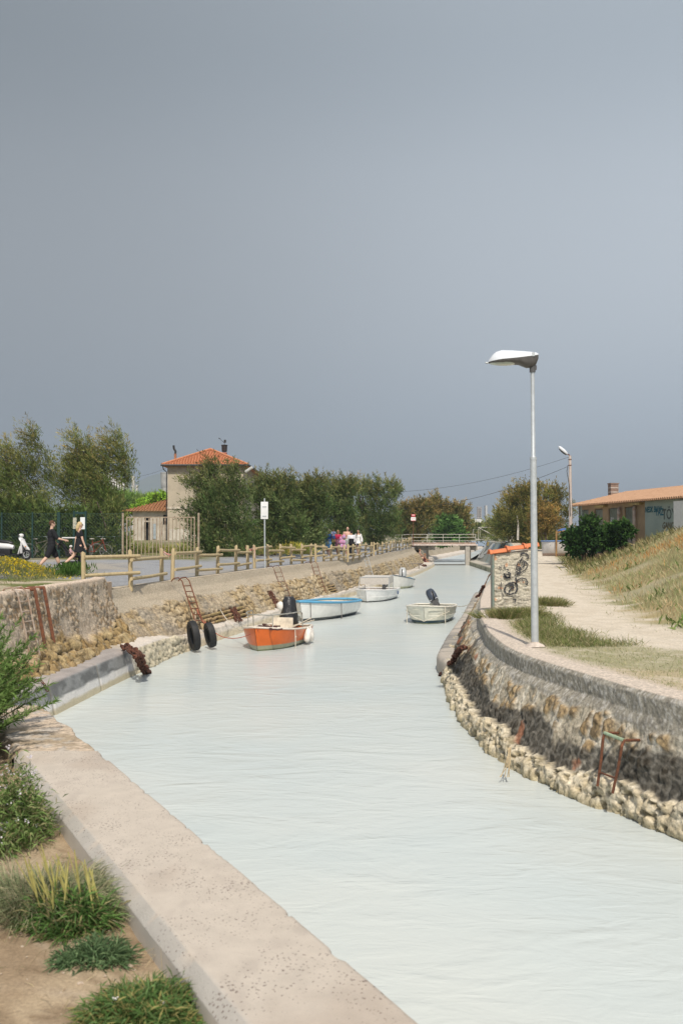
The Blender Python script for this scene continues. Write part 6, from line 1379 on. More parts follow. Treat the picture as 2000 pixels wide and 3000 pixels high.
# ================================================================== painted pillar
def pillar():
    c = PH(1500, 1790, 1.40); u = c.y/F; root = empty('tiled_pillar', c, 0, 'rough stone pillar with black graffiti, capped by overlapping orange tiles', 'pillar')
    X0, X1 = -55*u, 57*u; zt = lambda x: (1790-1625)*u+(x-X0)/(X1-X0)*.10
    nx, nz = 84, 130; xs_ = np.linspace(X0, X1, nx); t = np.linspace(0, 1, nz); X, T = np.meshgrid(xs_, t, indexing='ij'); Z = -.15+(zt(X)+.15)*T
    e, cid, _ = rubble(X, Z, .20, .11, 201, .25); n = fbm(X*9, Z*14, 202); nn = fbm(X*30, Z*42, 203)
    Yf = -(e*.016*(.3+cid)+.014*(n-.5)+.014*(nn-.5))
    col = cmix(C(.54, .50, .40), C(.44, .40, .32), n); col = cmix(col, C(.20, .19, .16), sstep(fbm(X*7, Z*34, 204), .62, .70)*.6); col = cmix(col, C(.50, .25, .13), sstep(fbm(X*8+5, Z*8, 205), .70, .74)*.7)
    V = np.stack([X, Yf, Z], -1); mk('stonework', V, grid_faces(nx, nz, flip=True), M_WALL, root, col)
    d = .42; q = MB(); q.add([(X0, .0, -.15), (X1, .0, -.15), (X1, d, -.15), (X0, d, -.15), (X0, .0, zt(X0)), (X1, .0, zt(X1)), (X1, d, zt(X1)), (X0, d, zt(X0))], [(0, 3, 7, 4), (1, 5, 6, 2), (2, 6, 7, 3), (4, 7, 6, 5)]); q.build('core', mat('pillar_core', (.42, .385, .31), .95, col2=(.30, .28, .23), nscale=9, bump=.03, bscale=14), root)
    q = MB(); q.tube([(X0-.01, -.02, -.1), (X0-.01, -.02, zt(X0)+.02)], .026, 8); q.build('corner_pipe', mat('verdigris_pipe', (.13, .22, .19), .7, col2=(.25, .24, .20), nscale=7), root)
    for k, (xa, xb, ya, yb) in enumerate(((1433, 1494, 1619, 1611), (1483, 1546, 1608, 1602), (1533, 1578, 1600, 1596))):
        a = Vector(((xa-1500)*u, .12, (1790-ya)*u)); b_ = Vector(((xb-1500)*u, .12, (1790-yb)*u)); V = []; n_ = 12; q = MB()
        for j, (p, r_) in enumerate(((a, .085), (a.lerp(b_, .12), .072), (a.lerp(b_, .15), .060), (a.lerp(b_, .85), .066), (b_, .07))):
            for i in range(n_+1):
                th = math.pi*i/n_; V.append((p.x, p.y-(r_*2.6)*math.cos(th), p.z-.045+r_*1.1*math.sin(th)))
        Fc = [(j*(n_+1)+i, j*(n_+1)+i+1, (j+1)*(n_+1)+i+1, (j+1)*(n_+1)+i) for j in range(4) for i in range(n_)]
        q.add(V, Fc); o = q.build('cap_tile', mat('new_terracotta', (.62, .20, .085), .8, nscale=8, namt=.25, bump=.004), root, smooth=True, angle=60); sm = o.modifiers.new('s', 'SOLIDIFY'); sm.thickness = .022; sm.offset = 1
    # sprayed strokes
    blk = mat('black_spray', (.045, .045, .05), .8, nscale=26, namt=.9)
    def stroke(name, pts, w_):
        P = [Vector(((x-1500)*u, -.045, (1790-y)*u)) for x, y in pts]; fine = []
        for i in range(len(P)-1):
            for s_ in np.linspace(0, 1, 5)[:-1]: fine.append(P[i].lerp(P[i+1], s_))
        fine.append(P[-1]); V = []; rd = random.Random(len(pts))
        for i, p in enumerate(fine):
            d_ = (fine[min(i+1, len(fine)-1)]-fine[max(i-1, 0)]).normalized(); nrm = Vector((-d_.z, 0, d_.x)); ww = w_*u/2*(.6+.8*rd.random()); V += [p+nrm*ww, p-nrm*ww]
        q = MB(); q.add(V, [(2*i, 2*i+1, 2*i+3, 2*i+2) for i in range(len(fine)-1)]); return q.build(name, blk, root)
    S_ = [([(1461, 1667), (1461.5, 1658), (1466, 1667), (1468, 1657)], 1.6), ([(1477, 1655), (1474, 1666), (1479, 1667), (1480, 1662), (1475, 1662)], 1.5),
          ([(1484, 1667), (1488, 1672)], 4), ([(1474, 1680), (1480, 1690), (1490, 1691), (1494, 1680), (1486, 1676)], 4.5), ([(1475, 1689), (1484, 1694), (1494, 1691)], 5), ([(1481, 1684), (1490, 1684)], 3), ([(1494, 1690), (1508, 1691)], 1.6),
          ([(1522, 1625), (1530, 1621), (1540, 1623), (1547, 1630), (1545, 1636)], 4), ([(1517, 1645), (1513, 1655), (1510, 1665), (1515, 1672), (1508, 1678), (1511, 1682), (1520, 1681), (1528, 1675), (1538, 1668), (1545, 1655), (1538, 1645), (1528, 1640), (1519, 1644)], 2.6), ([(1511, 1662), (1520, 1660), (1524, 1668), (1516, 1672)], 5), ([(1525, 1650), (1533, 1645), (1535, 1655), (1528, 1664)], 3), ([(1513, 1678), (1523, 1676)], 4), ([(1540, 1636), (1556, 1637)], 1.6), ([(1530, 1632), (1524, 1640), (1520, 1650)], 3),
          ([(1480, 1737), (1476, 1728), (1480, 1715), (1492, 1708), (1504, 1707), (1513, 1712), (1513, 1728), (1506, 1737), (1493, 1742), (1481, 1738)], 4), ([(1490, 1716), (1500, 1713), (1503, 1722), (1494, 1726), (1488, 1734)], 4.5), ([(1508, 1712), (1513, 1700), (1508, 1692)], 5), ([(1514, 1700), (1526, 1693), (1538, 1696), (1544, 1706), (1541, 1713), (1536, 1710)], 3), ([(1526, 1696), (1532, 1706)], 2), ([(1494, 1748), (1508, 1745), (1520, 1747)], 1.5), ([(1500, 1757), (1509, 1756), (1507, 1762)], 4), ([(1467, 1705), (1465, 1722), (1473, 1748)], 2.2)]
    for p, w_ in S_: stroke('graffiti_stroke', p, w_)
pillar()
def wall_paint():
    rd = random.Random(2)
    def WP(Y, t): tp = 1.36+.95*float(sstep(np.array(Y), 74, 80)); a = float(RT(Y))+.1; b = float(RW(Y))+.95; return Vector((a*(1-t)+b*t-.06, Y-.02, tp*(1-t)+.42*t))
    cols = {'white': mat('paint_white', (.55, .56, .54), .7, nscale=8, namt=.4), 'purple': mat('paint_purple', (.07, .035, .06), .7), 'yellow': mat('paint_yellow', (.36, .27, .08), .7, nscale=9, namt=.5), 'blue': mat('paint_blue', (.20, .27, .33), .7), 'black': mat('black_spray', (.05,)*3)}
    for c, pts, w_ in (('purple', [(98.4, .02), (97.6, .16)], 1.1), ('yellow', [(96.6, .02), (95.2, .22)], 1.2), ('white', [(98.5, .2), (98.2, .45), (98.6, .7), (98.0, .85)], 1.0), ('white', [(91.0, .06), (91.8, .3), (94.2, .55), (96.2, .85)], 1.9), ('white', [(96.8, .25), (96.4, .5), (97.0, .8)], .7), ('black', [(97.4, .3), (97.5, .55), (98.4, .75)], .28), ('black', [(92.2, .05), (94.5, .35), (95.3, .6), (97.2, .9)], .22), ('blue', [(90.2, .1), (90.8, .4)], 1.0), ('black', [(93.4, .6), (94.2, .68), (94.8, .6)], .35), ('black', [(84.5, .02), (84.1, .3)], .8), ('black', [(82.6, .02), (82.4, .22)], .9), ('blue', [(86, .1), (86.2, .5)], .8)):
        P = [WP(*p) for p in pts]; fine = []
        for i in range(len(P)-1):
            for s_ in np.linspace(0, 1, 5)[:-1]: fine.append(P[i].lerp(P[i+1], s_))
        fine.append(P[-1]); V = []
        for p in fine: ww = w_/2*(.7+.6*rd.random()); V += [p-Vector((.0, ww, 0)), p+Vector((0, ww, 0))]
        q = MB(); q.add(V, [(2*i, 2*i+1, 2*i+3, 2*i+2) for i in range(len(fine)-1)]); q.build('graffiti_stroke', cols[c], rf)
wall_paint()

# ================================================================== ironwork, tyres and chains on the walls
def chain(pts, label, link=.13, r=.018, m=None, doubles=0, name='rusty_chain'):
    P = [Vector(p) for p in pts]; o = P[0].copy(); q = MB(); m = m or mat('chain_rust', (.15, .055, .03), .9, col2=(.05, .028, .022), nscale=9); crd = random.Random(len(label))
    for dd in range(doubles+1):
        off = Vector((dd*.06, dd*.09, 0)); s_ = 0; k = 0
        for i in range(len(P)-1):
            a, b = P[i]+off, P[i+1]+off; L_ = (b-a).length; n_ = max(1, int(L_/(link*.72))); d = (b-a).normalized(); quat = d.to_track_quat('X', 'Z').to_matrix()
            for j in range(n_):
                c = a.lerp(b, (j+.5)/n_)-o+Vector((crd.uniform(-1, 1), crd.uniform(-1, 1), crd.uniform(-.6, .6)))*link*.22; roll = Matrix.Rotation(R(90*(k % 2)+crd.uniform(-40, 40)), 3, 'X') @ Matrix.Rotation(R(crd.uniform(-30, 30)), 3, 'Z'); q.torus(c, link*.36, r, 'Y', 12, 5, rot=quat @ roll, sx=1.4, sz=.8); k += 1
    ob_ = q.build(name, m, smooth=True, loc=o); return tag(ob_, label, 'chain', 'rusty mooring chains')
WLD = lambda Y, z=.60, o=.0: Vector((float(LB(Y))+o, Y, z-(.22 if Y > 27 else 0)))
LOo = lambda Y, z, o=0.: Vector((float(LO(Y))+o, Y, z-(.22 if Y > 27 else 0)))
chain([PH(358, 1893, .66), PH(380, 1903, .65), PH(400, 1920, .62), PH(412, 1948, .30), PH(430, 1976, -.03)], 'thick rusty chain bundle lying over the ledge into the water', link=.14, r=.026, doubles=1)
chain([WLD(16.9, .62, .15), LOo(16.8, .62, -.16), LOo(16.75, .45, -.02)], 'thin rusty chain on the ledge near the green shrub', link=.07, r=.009)
chain([WL(36.6, .55), WL(36.3, .80), WLD(36.0, .60, .1)], 'rusty chain clump hanging above the blue rimmed boat', link=.11, r=.018, doubles=2)
chain([WL(31.6, .72), WL(31.3, .9), WLD(31.0, .62, .1), LOo(30.9, .60, -.1)], 'brown chain bundle behind the bow rail of the orange boat', link=.11, r=.018, doubles=2)
chain([WLD(84, .7, -.1), WLD(83, .62, .6), LOo(82, .62, -.2)], 'chain lying on the far ledge near the seated pair', link=.3, r=.035)
q = MB(); b = WLD(77, .56, .1); q.box((0, 0, .42), (.9, .25, .06)); q.box((.3, 0, .2), (.08, .2, .42)); q.box((-.3, 0, .2), (.08, .2, .42)); tag(q.build('iron_bench', mat('grey_iron', (.22, .19, .16), .8), loc=b), 'small iron stand on the ledge behind the farthest boat', 'stand')
RWp = lambda Y, z, o=0.: Vector((float(RW(Y))+o, Y, z))
chain([PH(1356, 1897, .98), PH(1340, 1905, .80), PH(1330, 1922, .62), PH(1316, 1948, .35), PH(1302, 1966, .14), PH(1286, 1982, -.02)], 'dark chain hanging from the right wall into the water', link=.11, r=.019, doubles=1)
chain([PH(1377, 1832, .95), PH(1374, 1842, .72), PH(1362, 1848, .5), PH(1350, 1852, .42)], 'short brown chain on the narrow ledge of the right wall', link=.10, r=.017, doubles=1)
chain([PH(1414, 1718, .95), PH(1410, 1730, .7), PH(1402, 1742, .52), PH(1395, 1750, .42)], 'rusty chain where the dinghy rope is made fast', link=.14, r=.022, doubles=1)
q = MB(); a = PH(1443, 1680, 1.5); q.tube([PH(1404, 1760, .45), PH(1420, 1712, .9), PH(1432, 1685, 1.3), PH(1441, 1678, 1.42)], .035, 8); tag(q.build('bent_pipe', mat('brown_pipe', (.28, .17, .11), .8, nscale=5), smooth=True), 'bent rusty pipe rising from the right ledge beside the pillar', 'pipe')
def tyre(c, rot, label, R_=.30, r=.13, sc_=(1, 1)):
    q = MB(); V = []; Fc = []; n = 56; prof = [(-.085, -.17*0+.0), ]
    pr = [(.20, -.055), (.26, -.085), (.315, -.092), (.345, -.078), (.352, -.03), (.352, .03), (.345, .078), (.315, .092), (.26, .085), (.20, .055), (.215, .03), (.25, .02), (.25, -.02), (.215, -.03)]
    for i in range(n):
        t = 2*math.pi*i/n
        for j, (rr, y) in enumerate(pr):
            k = 1.0 if not (2 < j < 7) else (1.0 if i % 2 else .975); V.append((rr*k*math.cos(t)*sc_[0], y, rr*k*math.sin(t)*sc_[1]))
    m_ = len(pr); q.add([rot @ Vector(v) for v in V], [(i*m_+j, i*m_+(j+1) % m_, ((i+1) % n)*m_+(j+1) % m_, ((i+1) % n)*m_+j) for i in range(n) for j in range(m_)])
    return tag(q.build('old_tyre', mat('black_rubber', (.018, .018, .018), .65, nscale=14, namt=.5, spec=.4), smooth=True, loc=c), label, 'tyre', 'old tyres hung on the left wall')
rt = Matrix.Rotation(R(-62), 3, 'Z') @ Matrix.Rotation(R(-14), 3, 'X')
c1 = PD(568, 1862, 26.0); c2 = PD(616, 1860, 26.6)
tyre(c1, Matrix.Rotation(R(-66), 3, 'Z') @ Matrix.Rotation(R(9), 3, 'X') @ Matrix.Rotation(R(6), 3, 'Y'), 'larger old tyre hanging against the left wall under the rusty ladder', sc_=(1.0, 1.12))
tyre(c2, Matrix.Rotation(R(-66), 3, 'Z') @ Matrix.Rotation(R(12), 3, 'X') @ Matrix.Rotation(R(14), 3, 'Y'), 'smaller tilted tyre on a red rope beside the larger one', sc_=(.82, .98))
rope([c1+Vector((0, .05, .34)), WL(28.6, .62, .1)], 'frayed cream rope holding the larger tyre', r=.016, c=(.55, .42, .30))
rope([c2+Vector((-.05, .05, .28)), WL(28.8, .58, .1)], 'red rope holding the smaller tyre', r=.016, c=(.40, .12, .07))
def ladder(a, b, w_, n, label, m=None, r=.018, hook=True, wd=Vector((0, 1, 0)), name='rusty_ladder', cat='ladder'):
    a, b = Vector(a), Vector(b); root = empty(name, a, 0, label, cat); d = b-a; m = m or M_RUST
    for s_ in (-.5, .5):
        o = wd*w_*s_; P = [o, o+d]
        if hook: P = [o+Vector((-.30, .06, -.03)), o+Vector((-.22, .04, .06)), o+Vector((-.08, .0, .08)), o+Vector((.02, 0, -.02)), o+d]
        q = MB(); q.tube(P, r, 8); q.build('rail', m, root, smooth=True)
    for k in range(n):
        t = (k+1)/(n+.5); q = MB(); q.tube([wd*w_*-.5+d*t, wd*w_*.5+d*t], r*.8, 6); q.build('rung', m, root)
    return root
wdn = Vector((.55, .84, 0))
ladder(PH(537, 1700, 1.75)+Vector((.05, 0, 0)), PD(585, 1826, 27.6), .30, 7, 'rusty iron ladder over the left wall above the two tyres', wd=wdn)
ladder(WL(39.9, .0, .05), WL(38.0, .93, .08), .42, 7, 'thin rusty ladder on the left wall below the metal sign', r=.011, wd=wdn)
ladder(WL(45.5, .0, .05), WL(43.8, .9, .08), .45, 7, 'thin rusty ladder behind the blue rimmed boat', r=.014, wd=wdn)
ladder(WL(57.5, .0, .05), WL(55.8, .95, .08), .45, 6, 'pale metal ladder below the walkers', r=.014, m=M_GALV, wd=wdn)
SWp = lambda Y, t, o: Vector((float(LT(Y))+(float(LB(Y))-float(LT(Y)))*.38*t+o, Y, 2.05-1.05*t))
ladder(SWp(17.9, .0, .08), SWp(17.9, 1.1, .12), .26, 6, 'pale steel ladder with curved grips on the stone wall at left', r=.018, m=mat('old_steel', (.42, .37, .31), .6, col2=(.25, .14, .08), nscale=8), wd=Vector((.35, .94, 0)))
for k, dx in enumerate((.0, .30)):
    q = MB(); a = SWp(18.5+dx*1.6, .02, .10); b_ = SWp(18.5+dx*1.6, .98, .10); q.tube([a+Vector((-.35, .1, .02)), a+Vector((0, 0, .03)), a.lerp(b_, .02), b_], .034, 6)
    tag(q.build('rusty_beam', M_RUST), ('left' if k == 0 else 'right')+' rusty iron beam hooked over the stone wall beside the steel ladder', 'beam', 'rusty beams on the stone wall')
def uframe():
    def on(px_, py_, z, o): # a point just off the wall face
        p = PH(px_, py_, z); return p+Vector((-.45, -.9, .12)).normalized()*o
    A = on(1779, 2145, .86, .16); Bp = on(1835, 2166, .86, .16); a2 = on(1762, 2296, .24, .24); b2 = on(1806, 2316, .24, .24)
    root = empty('rusty_hoop', A, 0, 'rusty hooped ladder frame with a green crosspiece on the right wall', 'ladder'); bk = Vector((.25, .30, -.06))
    for s_, e_ in ((A, a2), (Bp, b2)):
        o = s_-A; q = MB(); q.tube([o+bk, o+bk*.2, o, o+(e_-s_)*.10+Vector((-.02, -.03, 0)), o+(e_-s_)*.5, o+e_-s_], .016, 8); q.build('rail', M_RUST, root, smooth=True)
    q = MB(); q.tube([(0, 0, .0), Bp-A], .02, 8); q.build('crosspiece', mat('pale_green_paint', (.33, .42, .28), .7, nscale=20), root, smooth=True)
    q = MB(); q.tube([(a2-A)*.74, (Bp-A)+(b2-Bp)*.72], .012, 6); q.build('rung', M_RUST, root)
uframe()
q = MB(); rd = random.Random(5); c = PH(1512, 2180, .42)+Vector((-.12, -.2, 0))
for k in range(7): q.tube([(rd.uniform(-.02, .02), 0, 0), (rd.uniform(-.06, .0), -.08, -.16), (rd.uniform(-.16, -.02), -.12, -.34)], .005, 5)
tag(q.build('frayed_rope', mat('frayed_rope', (.42, .33, .20), .9, nscale=20), loc=c), 'frayed straw coloured rope end caught on the foot of the right wall', 'rope')
q = MB(); c = PH(820, 1776, .95); q.lathe([(0, -.15), (.10, -.13), (.14, -.03), (.13, .08), (.05, .18), (0, .2)], n=14); bo = q.build('white_buoy', mat('white_fender', (.7,)*3), smooth=True, loc=PD(822, 1775, 34.2)); bo.rotation_euler = (0, R(140), 0); tag(bo, 'white teardrop buoy hanging on the left wall above the orange boat', 'buoy')
# ================================================================== people
M_SKIN = mat('skin', (.52, .30, .20), .55, nscale=5, namt=.12); M_SKINL = mat('fair_skin', (.62, .40, .29), .55, nscale=5, namt=.12); M_SKINT = mat('tanned_skin', (.40, .20, .12), .55, nscale=5, namt=.12)
CL = {}
def cloth(name, c, c2=None):
    return mat('cloth_'+name, c, .85, col2=c2, nscale=8 if c2 is not None else 5, namt=.25)
def person(loc, rz, h, label, skin=M_SKIN, legs=((8, 5), (-10, 15)), arms=((10, 8, 20), (-8, 8, 10)), top=None, sleeve=.5, bottom=None, leg=.5, dress=None, hair=None, hairlong=0, bun=False, shoes=None, group=None, voxel=.013, build=1., lean=0, sit=False, extra=None, bare=False, hat=None, glasses=False, headturn=0, cat='person', straps=False, sleeve_mat=None, lower_top=None):
    root = empty('person', loc, rz, label, cat, group); s = h/1.76; V = Vector
    J = {}
    lz = 0.0 if not sit else 0
    def P(x, y, z): return V((x, y+lean*(z-.9)*1.0, z))*s
    hipz = .90
    feet = []
    for sd_, (a, k) in zip((-1, 1), legs):
        hp = V((sd_*.09, 0, hipz)); th = V((0, math.sin(R(a)), -math.cos(R(a))))*.43; kn = hp+th; lo = V((0, math.sin(R(a-k)), -math.cos(R(a-k))))*.41; an = kn+lo; feet.append((hp, kn, an, a-k))
    low = min(f[2].z for f in feet)-.065; dz = -low if not sit else 0
    def Q(v): v = V(v); return V((v.x, v.y+lean*(max(v.z, .9)-.9), v.z+dz))*s
    b = build
    body = MB()
    def cap(mb, a, b_, r0, r1): mb.capsule(Q(a), Q(b_), r0*s, r1*s, 10)
    def el(mb, c, r, rot=None): mb.ell(Q(c), [x*s for x in r], 14, 10, rot)
    el(body, (0, 0, .93), (.155*b, .105*b, .13)); el(body, (0, .0, 1.08), (.135*b, .095*b, .16)); el(body, (0, .0, 1.27), (.165*b, .11*b, .19)); cap(body, (-.12*b, 0, 1.40), (.12*b, 0, 1.40), .065, .065)
    cap(body, (0, -.005, 1.42), (0, .015, 1.55), .058, .052)
    ht = Matrix.Rotation(R(headturn), 3, 'Z'); hc = V((0, .025, 1.645))
    el(body, hc, (.074, .092, .108)); el(body, hc+ht @ V((0, .035, -.06)), (.052, .05, .05))
    nz = hc+ht @ V((0, .095, -.01)); el(body, nz, (.014, .02, .022))
    for e in (-1, 1): el(body, hc+ht @ V((e*.076, .0, -.005)), (.012, .022, .03))
    for sd_, (hp, kn, an, la) in zip((-1, 1), feet):
        cap(body, hp, kn, .085*b, .056*b); cap(body, kn, kn+(an-kn)*.35, .056*b, .058*b); cap(body, kn+(an-kn)*.35, an, .058*b, .036)
        fd = V((0, math.cos(R(max(min(la, 50), -60)*.8)), math.sin(R(max(min(la, 50), -60)*.8)))); cap(body, an+V((0, -.02, -.02))-fd*.02, an+fd*.14+V((0, 0, -.035)), .036, .028)
    hands = []
    for sd_, (fw, out, el_) in zip((-1, 1), arms):
        sh_ = V((sd_*.185*b, 0, 1.405)); d1 = V((sd_*math.sin(R(out)), math.sin(R(fw))*math.cos(R(out)), -math.cos(R(fw))*math.cos(R(out)))); eb = sh_+d1*.29
        f2_ = fw+el_; d2 = V((sd_*math.sin(R(out))*.4, math.sin(R(f2_)), -math.cos(R(f2_)))).normalized(); wr = eb+d2*.25
        cap(body, sh_, eb, .052*b, .040*b); cap(body, eb, wr, .040*b, .027)
        hands.append((sh_, eb, wr, d2)); sidev = V((sd_, 0, 0)); pl = d2.cross(sidev).normalized()
        cap(body, wr, wr+d2*.07, .027, .032)
        for k in range(4):
            o = pl*(.026-.0175*k); l = (.062, .072, .068, .054)[k]; p0 = wr+d2*.08+o; p1 = p0+d2*l*.55; p2 = p1+(d2*.7-sidev*.5).normalized()*l*.5
            cap(body, p0, p1, .0095, .009); cap(body, p1, p2, .009, .008)
        tb = wr+d2*.03+pl*.03; cap(body, tb, tb+(d2*.7+pl*.7)*.045, .012, .010)
    bd = remesh(body, 'body', skin, root, voxel*s)
    if top is not None:
        q = MB(); el(q, (0, 0, .98), (.172*b, .122*b, .14)); el(q, (0, 0, 1.10), (.158*b, .115*b, .17)); el(q, (0, 0, 1.28), (.183*b, .128*b, .19)); cap(q, (-.13*b, 0, 1.405), (.13*b, 0, 1.405), .07, .07)
        if not straps:
            for (sh_, eb, wr, d2) in hands:
                if sleeve <= .5: cap(q, sh_, sh_+(eb-sh_)*(sleeve*2), .064*b, .066*b)
                else: cap(q, sh_, eb, .064*b, .052*b); cap(q, eb, eb+(wr-eb)*min(1, (sleeve-.5)*2), .052*b, .042)
        tp = remesh(q, 'shirt', top, root, voxel*s)
        if lower_top is not None:
            q = MB(); el(q, (0, 0, .98), (.178*b, .128*b, .15)); el(q, (0, 0, 1.13), (.166*b, .122*b, .18)); el(q, (0, 0, 1.22), (.172*b, .126*b, .10)); remesh(q, 'lower_panel', lower_top, tp, voxel*s)
    if bottom is not None:
        q = MB(); el(q, (0, 0, .93), (.172*b, .125*b, .12))
        for (hp, kn, an, la) in feet:
            if leg <= .5: cap(q, hp, hp+(kn-hp)*(leg*2), .103*b, .092*b)
            else: cap(q, hp, kn, .10*b, .072*b); cap(q, kn, kn+(an-kn)*min(1, (leg-.5)*2), .072*b, .058)
        remesh(q, 'shorts' if leg <= .5 else 'trousers', bottom, root, voxel*s)
    if dress is not None:
        dm, ln, wide = dress; q = MB(); el(q, (0, 0, 1.10), (.152*b, .115*b, .17)); el(q, (0, 0, 1.27), (.178*b, .124*b, .17)); cap(q, (-.10*b, 0, 1.385), (.10*b, 0, 1.385), .062, .062)
        q.tube([Q((0, 0, 1.15)), Q((0, 0, .95)), Q((0, 0, ln))], [.13*s*b, .165*s*b, wide*s], 18)
        if sleeve:
            for (sh_, eb, wr, d2) in hands: cap(q, sh_, sh_+(eb-sh_)*min(1, sleeve*2), .062*b, .070*b); (cap(q, eb, eb+(wr-eb)*(sleeve-.5)*2, .075*b, .085*b) if sleeve > .5 else None)
        remesh(q, 'dress', dm, root, voxel*s)
    if hair is not None:
        q = MB(); el(q, hc+ht @ V((0, -.018, .022)), (.086, .098, .105))
        if hairlong: 
            q.tube([Q(hc+ht @ V((0, -.06, 0))), Q(hc+ht @ V((0, -.10, -.12))), Q(hc+ht @ V((.0, -.11, -.12-hairlong)))], [.075*s, .07*s, .03*s], 10)
        if bun == 'side':
            q.tube([Q(hc+ht @ V((.05, .02, .0))), Q(hc+ht @ V((.09, .04, -.15))), Q(hc+ht @ V((.09, .08, -.38)))], [.05*s, .045*s, .025*s], 10)
        # carve the face free: keep the hair behind the face plane
        o = remesh(q, 'hair', hair, root, voxel*.8*s)
        bm = bmesh.new(); bm.from_mesh(o.data); cc = Q(hc); n_ = (ht @ V((0, 1, -.45))).normalized(); bmesh.ops.bisect_plane(bm, geom=bm.verts[:]+bm.edges[:]+bm.faces[:], plane_co=cc+n_*.045*s, plane_no=n_, clear_outer=(bun != 'side')); bm.to_mesh(o.data); bm.free()
    if shoes is not None:
        for (hp, kn, an, la) in feet:
            fd = V((0, math.cos(R(max(min(la, 50), -60)*.8)), math.sin(R(max(min(la, 50), -60)*.8)))); q = MB(); cap(q, an+V((0, -.025, -.03)), an+fd*.15+V((0, 0, -.04)), .045, .036); remesh(q, 'shoe', shoes, root, voxel*s)
    if glasses:
        q = MB()
        for e in (-1, 1): el(q, hc+ht @ V((e*.032, .088, .012)), (.026, .012, .018))
        cap(q, hc+ht @ V((-.07, .0, .015)), hc+ht @ V((-.05, .075, .015)), .005, .005); cap(q, hc+ht @ V((.07, .0, .015)), hc+ht @ V((.05, .075, .015)), .005, .005); q.build('sunglasses', M_METAL_D, root)
    else:
        for e in (-1, 1): q = MB(); el(q, hc+ht @ V((e*.03, .089, .012)), (.009, .006, .006)); q.build('eye', mat('dark_eye', (.02, .012, .01), .3), root)
    if hat is not None:
        q = MB(); q.lathe([(.155*s, .0), (.15*s, .012*s), (.09*s, .02*s), (.088*s, .09*s), (.07*s, .115*s), (0, .118*s)], Q(hc+V((0, 0, .045))), 20); q.build('straw_hat', hat, root, smooth=True)
    root['_h'] = h; del root['_h']
    return root, Q, hands
BLK = cloth('black', (.012, .012, .014)); WHT = cloth('white', (.72, .71, .70))
def gpt(px_, py_, z): return PH(px_, py_, z)
YC = 33.6
cz = CAMZ-(1670-1562)*YC/F
man, Qm, _ = person(((152-1000)*YC/F, YC, cz), R(-62), 1.74, 'man in black T shirt and shorts pushing the pushchair, seen from behind', skin=M_SKINL, legs=((26, 4), (-24, 18)), arms=((15, 9, 30), (28, 9, 48)), top=BLK, sleeve=.45, bottom=BLK, leg=.42, hair=mat('brown_hair', (.09, .045, .022), .8, nscale=30), shoes=mat('white_trainer', (.6, .6, .6), .6), glasses=True, voxel=.011, build=1.12, headturn=-15)
wom, Qw, _ = person(((236-1000)*YC/F, YC-.1, cz), R(-60), 1.64, 'blonde woman in a short black dress walking beside the pushchair', skin=M_SKINL, legs=((-28, 22), (14, 3)), arms=((-14, 7, 8), (10, 8, 10)), dress=(BLK, .66, .20), sleeve=.22, hair=mat('blonde_hair', (.52, .39, .20), .7, nscale=40), hairlong=.10, shoes=mat('brown_sandal', (.16, .06, .04), .7), glasses=True, voxel=.011, build=.95)
